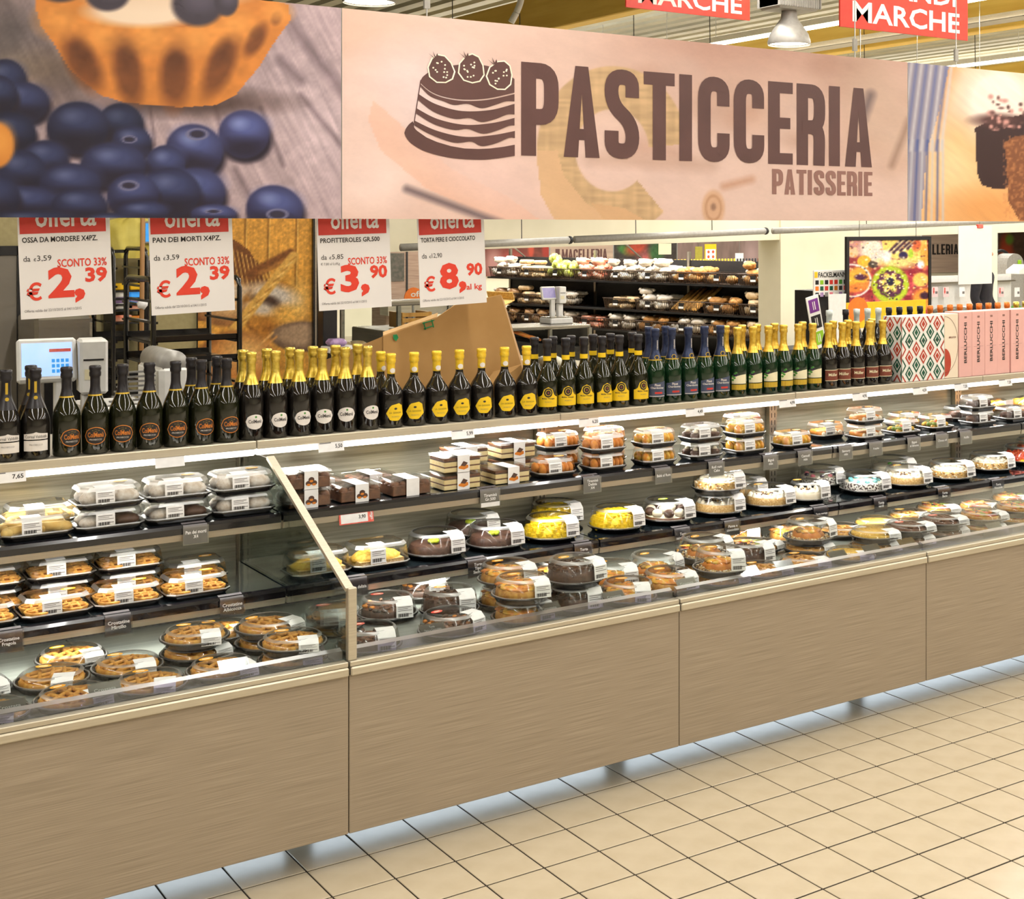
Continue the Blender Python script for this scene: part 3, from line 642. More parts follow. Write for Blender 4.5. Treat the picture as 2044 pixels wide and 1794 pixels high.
m.build('cake_emblem', e)
# ================================================================== OFFER SIGNS under the banner
def offer(u0, u1, vb, title, was, price, cents, sconto, extra, label, tilt):
    Y = 5.08; p0 = PY(u0, vb, Y); p1 = PY(u1, vb-7, Y); w = .295; h = .42
    e = empty('offer_sign', (p0.x, Y, p0.z), 0, label, 'sign', 'offer signs hung from the banner'); e.rotation_euler = (0, tilt, 0)
    MB().box(0, w, .0, .002, 0, h, 'sign_paper').build('paper', e)
    m = MB().box(.006, w-.014, -.0012, 0, .285, .40, 'offer_red'); m.build('offer_strip', e)
    m = MB(); put(m, 'offerta', .055, .305, .195, .075, 'sign_paper', -.0018, 1); m.build('offer_lettering', e)
    m = MB(); put(m, title, .012, .255, .24, .0185, 'ink', -.001, 1); m.build('title_lettering', e); m = MB()
    put(m, 'da', .014, .192, .022, .019, 'ink', -.001); put(m, '€', .046, .192, .008, .011, 'ink', -.001); put(m, was, .057, .19, .045, .021, 'ink', -.001)
    m.build('old_price_lettering', e); m = MB()
    put(m, 'Offerta valida dal 22/10/2015 al 04/11/2015', .012, .022, .18, .009, 'ink_grey', -.001)
    m.build('validity_lettering', e)
    if title.startswith('PROF'): m = MB(); put(m, '€ 7,80 al Lt/Kg', .012, .168, .075, .013, 'ink_grey', -.001); m.build('unit_price_lettering', e)
    m = MB()
    if sconto: put(m, 'SCONTO 33%', .12, .168, .16, .028, 'ink_red', -.001, 1)
    put(m, '€', .02, .06, .048, .062, 'ink_red', -.001, 1); put(m, price, .088, .045, .118, .125, 'ink_red', -.001, 2); put(m, cents, .208, .112, .072, .052, 'ink_red', -.001, 2)
    if extra: put(m, 'al kg', .205, .05, .07, .03, 'ink_red', -.001, 1)
    m.build('price_lettering', e)
    MB().box(w/2-.02, w/2+.02, -.069, .002, h-.005, h+.01, 'chain').build('clip', e)
offer(42, 225, 638, 'OSSA DA MORDERE X4PZ.', '3,59', '2,', '39', 1, 0, 'white offer sign lettered OSSA DA MORDERE hung under the banner', -.035)
offer(303, 471, 630, 'PAN DEI MORTI X4PZ.', '3,59', '2,', '39', 1, 0, 'white offer sign lettered PAN DEI MORTI hung under the banner', -.035)
offer(637, 783, 621, 'PROFITTEROLES GR.500', '5,85', '3,', '90', 1, 0, 'white offer sign lettered PROFITTEROLES hung under the banner', -.03)
offer(839, 970, 614, 'TORTA PERE E CIOCCOLATO', '12,90', '8,', '90', 0, 1, 'white offer sign lettered TORTA PERE E CIOCCOLATO hung under the banner', -.04)
# ================================================================== CEILING THINGS
def grandi(u0, u1, vb, Y, label):
    p0 = PY(u0, vb[0], Y); p1 = PY(u1, vb[1], Y); w = p1.x-p0.x; h = w*.34
    e = empty('ceiling_sign', (p0.x, Y, (p0.z+p1.z)/2), 0, label, 'sign', 'red GRANDI MARCHE ceiling signs')
    MB().bbox(0, w, 0, .012, 0, h, 'sign_red', .001).build('board', e)
    m = MB(); put(m, 'MARCHE', w*.09, h*.1, w*.84, h*.34, 'white', -.001, 1); put(m, 'GRANDI', w*.14, h*.54, w*.76, h*.32, 'white', -.001, 1); m.build('lettering', e)
    for x in (w*.12, w*.88): MB().bar((x, .006, h), (x, .006, 4.7-e.location.z), .005, .005, 'chain').build('hanger', e)
grandi(1250, 1497, (13, 42), 7.4, 'red GRANDI MARCHE sign hung beyond the PASTICCERIA lettering')
grandi(1677, 1932, (54, 80), 5.8, 'red GRANDI MARCHE sign hung beside the grey ribbed lamp')
# bay lamps
def bay(u, v, d, r, label, ribbed):
    p = PD(u, v, d); e = empty('bay_lamp', p, 0, label, 'lamp', 'high bay lamps under the roof')
    m = MB().lathe([(r, 0), (r*1.03, .02), (r*.92, r*.5), (r*.62, r*.95), (r*.4, r*1.25), (r*.36, r*1.6)], 'lamp_grey', 32); m.build('reflector', e)
    MB().lathe([(r*.97, .015), (.001, .012)], 'bay_lamp', 32).build('glass_cover', e)
    m = MB().bbox(-r*1.25, r*1.25, -r*.8, r*.8, r*1.6, r*2.6, 'lamp_grey', .02)
    for k in range(18): m.box(-r*1.25+k*r*.147, -r*1.25+k*r*.147+r*.05, -r*.84, r*.84, r*1.7, r*2.5, 'lamp_grey')
    m.build('ballast_box', e)
    MB().bar((0, 0, r*2.6), (0, 0, 4.7-p.z), .012, .012, 'chain').build('hanger', e)
    l = bpy.data.lights.new('bay_light', 'SPOT'); l.energy = 120; l.spot_size = 2.0; l.color = (1, .92, .8); l.shadow_soft_size = r
    o = bpy.data.objects.new('bay_light', l); COL.objects.link(o); o.parent = e; o.location = (0, 0, -.02)
bay(1575, 90, 10.0, .15, 'grey bay lamp with ribbed ballast box hung between the red signs', 1)
bay(737, 6, 11.5, .21, 'large round lit bay lamp hung above the blueberry banner', 0)
# slanting corrugated hose and cable tray under the roof
mb = MB(); pts = []
for k in range(60):
    t = k/59; pts.append(PD(1020+22*t+6*math.sin(t*3), 45-70*t, 13))
mb.tube(pts, [.028+(.005 if k % 2 else 0) for k in range(60)], 'white_plastic', 8)
tag(mb.build('flexible_hose'), 'pale ribbed flexible hose rising behind the PASTICCERIA banner', 'hose')
e = empty('cable_tray', (10.4, 14, 3.92), 0, 'perforated metal cable tray hung under the timber beams', 'cable tray')
mb = MB().box(-.12, .12, -6, 8, 0, .004, 'steel').box(-.12, -.116, -6, 8, 0, .06, 'steel').box(.116, .12, -6, 8, 0, .06, 'steel'); mb.build('tray', e)
for k in range(6): MB().bar((0, -5.5+k*2.5, .03), (0, -5.5+k*2.5, .78), .006, .006, 'chain').build('hanger', e)
# ================================================================== BOTTLES
# profile: (radius, height) fractions; R body radius, hs shoulder start, hn neck start
def bottle_profile(h, R, hs, hn, rn=.0145, rt=.0165):
    pr = [(R*.86, 0), (R, .006), (R, hs)]
    for k in range(1, 9):
        t = k/8; q = .5-.5*math.cos(math.pi*t); pr.append((R+(rn-R)*q, hs+(hn-hs)*t))
    return pr+[(rn, h-.035), (rt, h-.03), (rt, h-.008), (rt*.8, h)]
def prof_r(pr, z):
    for (r0, z0), (r1, z1) in zip(pr, pr[1:]):
        if z0 <= z <= z1: return r0+(r1-r0)*(z-z0)/max(1e-6, z1-z0)
    return pr[-1][0]
def patch(m, pts, R, mat, off=.0006):
    """flat outline (x along the arc, z up) wrapped round a cylinder facing -y, split in strips"""
    xs = [p[0] for p in pts]; n = 10; x0, x1 = min(xs), max(xs)
    def span(x):
        zs = []
        for (a, b) in zip(pts, pts[1:]+pts[:1]):
            if (a[0]-x)*(b[0]-x) <= 0 and a[0] != b[0]: zs.append(a[1]+(b[1]-a[1])*(x-a[0])/(b[0]-a[0]))
        return (min(zs), max(zs)) if zs else (pts[0][1], pts[0][1])
    g = [x0+(x1-x0)*(.001+.998*k/n) for k in range(n+1)]; vs = []
    for x in g:
        a = x/R; lo, hi = span(x)
        for z in (lo, hi): vs.append(((R+off)*math.sin(a), -(R+off)*math.cos(a), z))
    m.add(vs, [(2*k, 2*k+2, 2*k+3, 2*k+1) for k in range(n)], mat, True)
def oval(cx, cz, rx, rz, n=20, e=1.0): return [(cx+rx*math.cos(2*math.pi*k/n), cz+rz*math.sin(2*math.pi*k/n)*(1 if math.sin(2*math.pi*k/n) < 0 else e)) for k in range(n)]
def rectp(x0, x1, z0, z1): return [(x0, z0), (x1, z0), (x1, z1), (x0, z1)]
textmeshes([(t, 1) for t in ('ColMenù', 'Carpenè', 'Müller', 'Müller Thurgau', 'Pinot', 'Chardonnay', 'BERLUCCHI', 'FERRARI', 'LA GIOIOSA', 'CESARINI', 'PROSECCO', 'FACKELMANN')]+[(t, 0) for t in ('Cornal Valdobb', 'PROSECCO', 'LA GIOIOSA', 'FERRARI', 'son', 'zz')])
def wrap(R, off=.001):
    return lambda x, y, z: ((R+off)*math.sin(x/R), -(R+off)*math.cos(x/R), z)
def bottle_kind(kind):
    d = {}; 
    if kind == 'oval': h, R, hs, hn, gl, foil, f0 = .290, .044, .125, .225, 'glass_olive', 'foil_black', .195
    if kind == 'white_label': h, R, hs, hn, gl, foil, f0 = .292, .045, .115, .225, 'glass_dark', 'foil_black', .165
    if kind == 'gold': h, R, hs, hn, gl, foil, f0 = .308, .0435, .135, .245, 'glass_dark', 'foil_gold', .195
    if kind == 'squat': h, R, hs, hn, gl, foil, f0 = .275, .047, .120, .195, 'glass_dark', 'foil_yellow', .200
    if kind == 'muller_yellow': h, R, hs, hn, gl, foil, f0 = .298, .0435, .120, .215, 'glass_olive', 'foil_black', .213
    if kind == 'navy': h, R, hs, hn, gl, foil, f0 = .318, .0435, .125, .245, 'glass_green', 'foil_navy', .185
    if kind == 'cream': h, R, hs, hn, gl, foil, f0 = .306, .0435, .125, .235, 'glass_green', 'foil_gold_deep', .190
    if kind == 'brown': h, R, hs, hn, gl, foil, f0 = .303, .0435, .125, .230, 'glass_dark', 'foil_gold_deep', .190
    pr = bottle_profile(h, R, hs, hn)
    d['bottle_glass'] = MB().lathe([p for p in pr], gl, 28, cap=True)
    fp = [(prof_r(pr, f0)+.0006, f0)]
    for k in range(1, 9):
        z = f0+(h-.036-f0)*k/8; fp.append((prof_r(pr, z)+.0012, z))
    fp += [(.0185, h-.032), (.0190, h-.022), (.0172, h-.016), (.0195, h-.009), (.019, h-.001), (.0165, h+.002), (.001, h+.002)]
    d['foil'] = MB().lathe(fp, foil, 20, flute=.02, nf=7)
    m = MB(); t = MB()
    if kind == 'oval':
        patch(m, oval(0, .062, .036, .029), R, 'lab_orange'); patch(m, oval(0, .062, .0335, .0265), R, 'lab_black', .0009)
        put(t, 'ColMenù', -.025, .057, .05, .017, 'lab_orange', 0, 1, wrap(R, .0013)); put(t, 'PROSECCO', -.019, .047, .038, .005, 'lab_white', 0, 0, wrap(R, .0013))
        t.add([wrap(R, .0013)(x, 0, z) for x, z in ((-.012, .08), (0, .076), (.012, .08), (0, .084))], [(0, 1, 2, 3)], 'lab_gold')
        d['neck_band'] = MB().lathe([(prof_r(pr, f0-.003)+.001, f0-.003), (prof_r(pr, f0+.002)+.0018, f0+.002)], 'lab_gold', 20)
    if kind == 'white_label':
        patch(m, rectp(-.04, .04, .028, .062), R, 'lab_white'); patch(m, [(-.04, .066), (.04, .066), (.04, .083), (.01, .086), (0, .09), (-.01, .086), (-.04, .083)], R, 'lab_white')
        put(t, 'Cornal Valdobb', -.034, .07, .068, .010, 'ink', 0, 0, wrap(R)); put(t, 'PROSECCO', -.02, .046, .04, .005, 'ink_grey', 0, 0, wrap(R))
        d['neck_label'] = MB(); patch(d['neck_label'], rectp(-.0035, .0035, .215, .252), .0165, 'lab_gold', .0016); patch(d['neck_label'], oval(0, .2, .005, .006), .02, 'lab_gold', .006)
    if kind == 'gold':
        patch(m, oval(0, .066, .034, .028, 20, .9), R, 'lab_white')
        put(t, 'ColMenù', -.024, .06, .048, .013, 'ink', 0, 0 if ('ColMenù', 0) in STR else 1, wrap(R)); patch(t, oval(.002, .082, .004, .004, 8), R, 'leaf_green', .001)
    if kind == 'squat':
        patch(m, [(-.036, .055), (-.02, .028), (.012, .026), (.036, .048), (.034, .08), (.014, .092), (-.018, .085)], R, 'lab_yellow')
        put(t, 'LA GIOIOSA', -.024, .054, .048, .006, 'ink', 0, 0, wrap(R)); put(t, 'PROSECCO', -.015, .04, .03, .004, 'ink_grey', 0, 0, wrap(R)); patch(t, oval(0, .072, .006, .004, 8), R, 'ink', .001)
        d['neck_label'] = MB(); patch(d['neck_label'], oval(0, .213, .0095, .0095), .0165, 'lab_white', .0032)
    if kind == 'muller_yellow':
        patch(m, [(-.043, .028), (.043, .028), (.043, .068), (.03, .072), (.023, .08), (.018, .098), (0, .108), (-.018, .098), (-.023, .08), (-.03, .072), (-.043, .068)], R, 'lab_yellow')
        patch(t, oval(0, .085, .018, .0185), R, 'lab_black', .001); patch(t, oval(0, .085, .012, .0125), R, 'lab_yellow', .0014); patch(t, oval(0, .085, .010, .0105), R, 'lab_black', .0018); patch(t, oval(0, .085, .004, .005), R, 'lab_brown', .0022)
        put(t, 'Müller Thurgau', -.026, .057, .052, .008, 'ink', 0, 1, wrap(R)); put(t, 'PROSECCO', -.014, .046, .028, .004, 'ink_grey', 0, 0, wrap(R))
        d['neck_band'] = MB().lathe([(prof_r(pr, f0)+.002, f0-.001), (prof_r(pr, f0+.018)+.0022, f0+.018)], 'lab_yellow', 20)
    if kind == 'navy':
        patch(m, [(-.038, .03), (.038, .03), (.038, .098), (-.038, .084)], R, 'lab_navy')
        put(t, 'Pinot', -.012, .076, .026, .011, 'lab_white', 0, 1, wrap(R)); put(t, 'Chardonnay', -.03, .063, .06, .011, 'lab_white', 0, 1, wrap(R)); patch(t, rectp(-.012, .022, .044, .052), R, 'offer_red', .001)
        patch(t, rectp(-.036, .036, .033, .0355), R, 'lab_white', .001)
        d['neck_label'] = MB(); patch(d['neck_label'], oval(0, .198, .010, .010), .028, 'lab_gold', .0026); patch(d['neck_label'], oval(0, .198, .007, .007), .028, 'foil_navy', .003)
        put(d['neck_label'], 'CESARINI', -.02, .235, .04, .006, 'lab_white', 0, 1, lambda x, y, z: (.0205*math.sin((z-.238)/.02+.25), -.0205*math.cos((z-.238)/.02+.25), .25+x))
        d['neck_band'] = MB().lathe([(prof_r(pr, f0)+.0012, f0), (prof_r(pr, f0+.004)+.002, f0+.004)], 'lab_gold', 20)
    if kind == 'cream':
        patch(m, [(-.036, .058), (.036, .058), (.036, .1), (.01, .098), (-.02, .09), (-.036, .086)], R, 'lab_cream'); patch(m, rectp(-.036, .036, .031, .054), R, 'lab_gold')
        for (x, z, mm) in ((-.03, .09, 'leaf_green'), (-.022, .084, 'leaf_green'), (-.026, .098, 'berry'), (-.016, .095, 'berry'), (-.03, .075, 'leaf_green'), (-.02, .102, 'leaf_green'), (-.01, .1, 'berry'), (-.014, .106, 'leaf_green')): patch(t, oval(x, z, .006, .005, 8), R, mm, .001)
    if kind == 'brown':
        patch(m, rectp(-.04, .04, .036, .088), R, 'lab_brown'); patch(t, rectp(-.04, .04, .036, .0385), R, 'lab_cream', .001); patch(t, rectp(-.04, .04, .0855, .088), R, 'lab_cream', .001)
        put(t, 'Müller', -.024, .058, .048, .014, 'lab_cream', 0, 1, wrap(R, .0013))
    d['front_label'] = m
    if t.v: d['label_print'] = t
    return {k: v.mesh(k) for k, v in d.items()}
BK = {}
def bottle(kind, x, y, rz, label, group, z=Z_TOP+.0005):
    if kind not in BK: BK[kind] = bottle_kind(kind)
    e = empty('sparkling_wine_bottle', (x, y, z), rz, label, 'bottle', group)
    fl_ = None
    for k, me in BK[kind].items():
        if k == 'label_print': ob(k, me, fl_)
        else:
            o = ob(k, me, e)
            if k == 'front_label': fl_ = o
ROW = 4.958
BLAB = {'white_label': ('dark bottle with white two-part label', 'white label bottles', 'orange oval'), 'oval': ('dark bottle with orange oval label', 'orange oval bottles', 'white label'),
 'gold': ('gold foil bottle with white oval label', 'gold foil bottles', 'orange oval'), 'squat': ('squat bottle with yellow foil and yellow label', 'squat bottles', 'gold foil'),
 'muller_yellow': ('black foil bottle with yellow seal label', 'yellow seal bottles', 'squat'), 'navy': ('green bottle with navy foil', 'navy foil bottles', 'yellow seal'),
 'cream': ('green bottle with gold foil and cream label', 'cream label bottles', 'navy foil'), 'brown': ('dark bottle with gold foil and brown label', 'brown label bottles', 'cream label')}
ORD = ['first', 'second', 'third', 'fourth', 'fifth', 'sixth', 'seventh', 'eighth']
ROWS = [[], []]
def row(kind, fronts, rears=()):
    for q, us in enumerate((fronts, rears)):
        for u in us: ROWS[q].append([XU(u, ROW+.105*q), kind])
row('white_label', (12, 70), (62,)); row('oval', (133, 190, 247, 301, 352, 408, 457), (382, 433))
row('gold', (503, 551, 595, 641, 688, 731), (489, 534, 578, 626, 673, 714))
row('squat', (769, 827, 871, 917, 961, 1007, 1051), (750,)); row('muller_yellow', (1093, 1130, 1166, 1200, 1235, 1274), (1067, 1103, 1140, 1184, 1218, 1262))
row('navy', (1310, 1343, 1373, 1404, 1437), (1295, 1329)); row('cream', (1472, 1503, 1534, 1564, 1594, 1622), (1448, 1481, 1511, 1546, 1602)); row('brown', (1655, 1684, 1710, 1734, 1758), (1663, 1692, 1740))
for q in (0, 1):
    R_ = sorted(ROWS[q], key=lambda t: t[0])
    for it in range(80):
        for a, b in zip(R_, R_[1:]):
            need = .0885 if 'squat' not in (a[1], b[1]) else .0955
            if b[0]-a[0] < need: t_ = (need-(b[0]-a[0]))/2; a[0] -= t_; b[0] += t_
    for i, (x, kind) in enumerate(R_):
        lb, gr, an = BLAB[kind]; same = [t[0] for t in R_ if t[1] == kind]; idx = same.index(x)
        if kind == 'white_label': idx = len(same)-1-idx
        bottle(kind, x, ROW+.105*q, (-math.atan2(x, ROW)*.55+random.uniform(-.12, .3)) if not q else random.uniform(-.5, .3), '%s, %s%s from the %s bottles' % (lb, 'back row, ' if q else '', ORD[idx], an), gr)
# ------------------------------------------------------------------ gift cartons on the shelf
GX = max(XU(1802, ROW-.05), max(x for x, k in ROWS[0])+.05); gy = ROW-.045
e = empty('gift_carton', (GX, gy, Z_TOP+.0005), 0, 'white gift carton with green and red diamond pattern on the counter shelf', 'carton')
gw, gd, gh = .295, .13, .318
MB().bbox(0, gw, 0, gd, 0, gh, 'box_white', .002).build('carton', e)
def diamonds(w, h, place):
    m = MB(); dx = .0974; dz = .0795
    for i in range(-1, int(w/dx)*2+3):
        for j in range(-1, int(h/dz)+2):
            cx = i*dx/2; cz = j*dz+(dz/2 if i % 2 else 0)
            c1 = 'box_green' if (i+j) % 2 else 'box_red'
            def dia(r, q, mat, off):
                P4 = [(cx, cz+r*dz*.5), (cx+r*dx*.3, cz), (cx, cz-r*dz*.5), (cx-r*dx*.3, cz)]
                out = []
                ok = all(-.001 <= px <= w+.001 and 0 <= pz <= h for px, pz in P4)
                if not ok:
                    P4 = [(min(max(px, .001), w-.001), min(max(pz, .001), h-.001)) for px, pz in P4]
                    if max(p[0] for p in P4)-min(p[0] for p in P4) < .004 or max(p[1] for p in P4)-min(p[1] for p in P4) < .004: return
                m.add([place(px, pz, off) for px, pz in P4], [(0, 1, 2, 3)], mat)
            dia(.96, 0, c1, .0006); dia(.62, 0, 'box_white', .0009); 
            s_ = 1 if (i//2+j) % 2 else -1
            P3 = [(cx, cz+s_*dz*.2), (cx+dx*.13, cz), (cx, cz+s_*dz*-.24), (cx-dx*.13, cz)]
            if all(.002 < px < w-.002 and .002 < pz < h-.002 for px, pz in P3): m.add([place(px, pz, .0012) for px, pz in P3], [(0, 1, 2, 3)], c1)
    return m
diamonds(gw, gh, lambda a, b, o: (a, -o, b)).build('front_pattern', e); diamonds(gd, gh, lambda a, b, o: (-o, gd-a, b)).build('side_pattern', e)
m = MB()
for x in (.02, .12, .215): put(m, 'FERRARI', x, .192, .05, .008, 'ink', -.0014, 0)
m.build('lettering', e)
e = empty('gift_carton', (GX+gw+.002, gy, Z_TOP+.0005), 0, 'cream gift carton with a red half circle between patterned and pink cartons', 'carton')
MB().bbox(0, .098, 0, .098, 0, .322, 'cream_box', .002).build('carton', e)
m = MB(); m.add([(x*.98, -.0006, z) for x, z in [(.001, .01)]+[(.001+.045*math.sin(a), .08+.07*-math.cos(a)) for a in [math.pi*k/14 for k in range(15)]]], [tuple(range(16))], 'box_red')
m.tube([(.001+.095*math.sin(a), -.001, .17+.14*-math.cos(a)) for a in [math.pi*k/20 for k in range(21)]], .0008, 'lab_brown', 4); put(m, 'BERLUCCHI', .03, .2, .05, .009, 'lab_brown', -.0012, 1); m.build('print', e)
for k in range(7):
    x = GX+gw+.104+k*.0975
    e = empty('gift_carton', (x, gy+random.uniform(-.003, .006), Z_TOP+.0005), 0, 'tall pink gift carton lettered BERLUCCHI, %s from the cream carton' % ORD[k], 'carton', 'pink gift cartons')
    MB().bbox(0, .0955, 0, .098, 0, .328, 'pink_box', .0015).build('carton', e)
    m = MB(); put(m, 'BERLUCCHI', 0, 0, .205, .02, 'ink', 0, 1, lambda a, y, b: (.045-b+.012, -.001, .07+a)); m.build('lettering', e)
    m = MB().box(.04, .056, -.001, -.0005, .296, .306, 'brown_print_light').box(.012, .083, -.001, -.0005, .15, .1508, 'brown_print_light'); m.build('emblem', e)
# ================================================================== PASTRIES
def lid_round(r, h, m='plastic', n=48): return MB().lathe([(r*1.04, .016), (r, .02), (r*.985, .03), (r*.9, h*.86), (r*.8, h), (.001, h+.001)], m, n, flute=.012).lathe([(r*.885, h*.9), (r*.86, h*.955), (r*.8, h+.0012), (r*.77, h+.0012)], 'plastic_edge', n).lathe([(r*1.0, .024), (r*1.05, .0225), (r*1.05, .0245)], 'plastic_edge', n)
def round_tray(r): return MB().lathe([(.001, .002), (r*.86, .002), (r*.9, .0), (r*.98, .016), (r*1.07, .018), (r*1.07, .022), (r*.97, .021), (r*.9, .006), (.001, .006)], 'tray', 40)
def label_strip(r, h, w=.062, side=.02):
    m = MB(); pts = [(side, -r*.35, h+.002), (side, -r*.78, h+.001), (side, -r*.97, h*.8), (side, -r*1.02, h*.28)]; vs = []
    for (x, y, z) in pts: vs += [(x, y, z), (x+w, y, z)]
    m.add(vs, [(2*k, 2*k+1, 2*k+3, 2*k+2) for k in range(3)], 'paper')
    y0, z0, y1, z1 = -r*.97, h*.8, -r*1.02, h*.28
    for k in range(14):
        x = side+.006+k*.0026; a, b = .62, .9
        m.add([(x, y0+(y1-y0)*a-.0006, z0+(z1-z0)*a), (x+.0012+.0006*(k % 3), y0+(y1-y0)*a-.0006, z0+(z1-z0)*a), (x+.0012+.0006*(k % 3), y0+(y1-y0)*b-.0006, z0+(z1-z0)*b), (x, y0+(y1-y0)*b-.0006, z0+(z1-z0)*b)], [(0, 1, 2, 3)], 'ink')
    for (a, b, x0, x1) in ((.08, .13, .006, .05), (.22, .26, .006, .04), (.36, .4, .006, .054), (.66, .72, w-.02, w-.004)):
        m.add([(side+x0, y0+(y1-y0)*a-.0006, z0+(z1-z0)*a), (side+x1, y0+(y1-y0)*a-.0006, z0+(z1-z0)*a), (side+x1, y0+(y1-y0)*b-.0006, z0+(z1-z0)*b), (side+x0, y0+(y1-y0)*b-.0006, z0+(z1-z0)*b)], [(0, 1, 2, 3)], 'ink_grey')
    return m
def sticker(h, x, y, m='sticker', rx=.022, ry=.013): return MB().lathe([(.001, h+.0016), (1, h+.0016)], m, 16)
def oval_sticker(h, x, y, mat='sticker'):
    m = MB(); n = 16; m.add([(x+.023*math.cos(2*math.pi*k/n), y+.014*math.sin(2*math.pi*k/n), h+.002) for k in range(n)], [tuple(range(n))], mat)
    m.box(x-.012, x+.012, y-.003, y+.003, h+.002, h+.0024, 'cream'); return m
def tart(r, jam='jam', crust='crust'):
    m = MB().lathe([(r*.82, .004), (r*.95, .012), (r*.97, .026), (r*.9, .031), (r*.82, .026), (r*.8, .022)], crust, 40, flute=.02)
    m.lathe([(r*.82, .021), (r*.4, .024), (.001, .023)], jam, 28)
    for ang in (0, 1):
        for k in range(-2, 3):
            t = k*r*.36; L = math.sqrt(max(0, (r*.84)**2-t*t)); a = math.radians(35+ang*62)
            pts = [Vector((x*math.cos(a)-t*math.sin(a), x*math.sin(a)+t*math.cos(a), .027+ang*.002)) for x in [L*(-1+q/3) for q in range(7)]]
            m.tube(pts, .0065, crust, 6)
    return m
def cake_cyl(r, h, side, top, mats=None, jit=.01, n=40):
    m = MB().lathe([(r*.98, .006), (r, h*.4), (r*.99, h*.85), (r*.93, h)], side, n, flute=jit*.5)
    m.lathe([(r*.93, h), (r*.6, h+.004), (.001, h+.005)], top, n); return m
def mimosa(r, h):
    m = MB(); prof = [(r*.97, .008), (r, h*.3), (r*.92, h*.6), (r*.7, h*.88), (r*.35, h), (.001, h*1.02)]
    m.lathe(prof, 'mimosa', 36, flute=.02)
    for k in range(260):
        z0 = .18+.8*random.random()**.7
        for (r0, q0), (r1, q1) in zip(prof, prof[1:]):
            if q0 <= z0*h <= q1+1e-6: rr = r0+(r1-r0)*(z0*h-q0)/max(1e-6, q1-q0); break
        a = random.uniform(0, 6.28); s_ = random.uniform(.004, .008); m.box(rr*math.cos(a)-s_, rr*math.cos(a)+s_, rr*math.sin(a)-s_, rr*math.sin(a)+s_, z0*h-s_, z0*h+s_*.6, 'mimosa')
    return m
def fruit_tart(r, mats):
    m = MB().lathe([(r*.85, .004), (r*.97, .02), (r*.97, .034), (r*.9, .036), (r*.86, .028)], 'crust', 40, flute=.025); m.lathe([(r*.87, .026), (.001, .03)], 'fruit_orange', 28)
    for k in range(46):
        a = random.uniform(0, 6.28); q = r*.8*math.sqrt(random.random()); m.sphere((q*math.cos(a), q*math.sin(a), .034), random.uniform(.010, .018), random.uniform(.008, .014), .008, random.choice(mats), 8, 5)
    return m
RR = .1; HL = .046; HD = .092
CK = {}
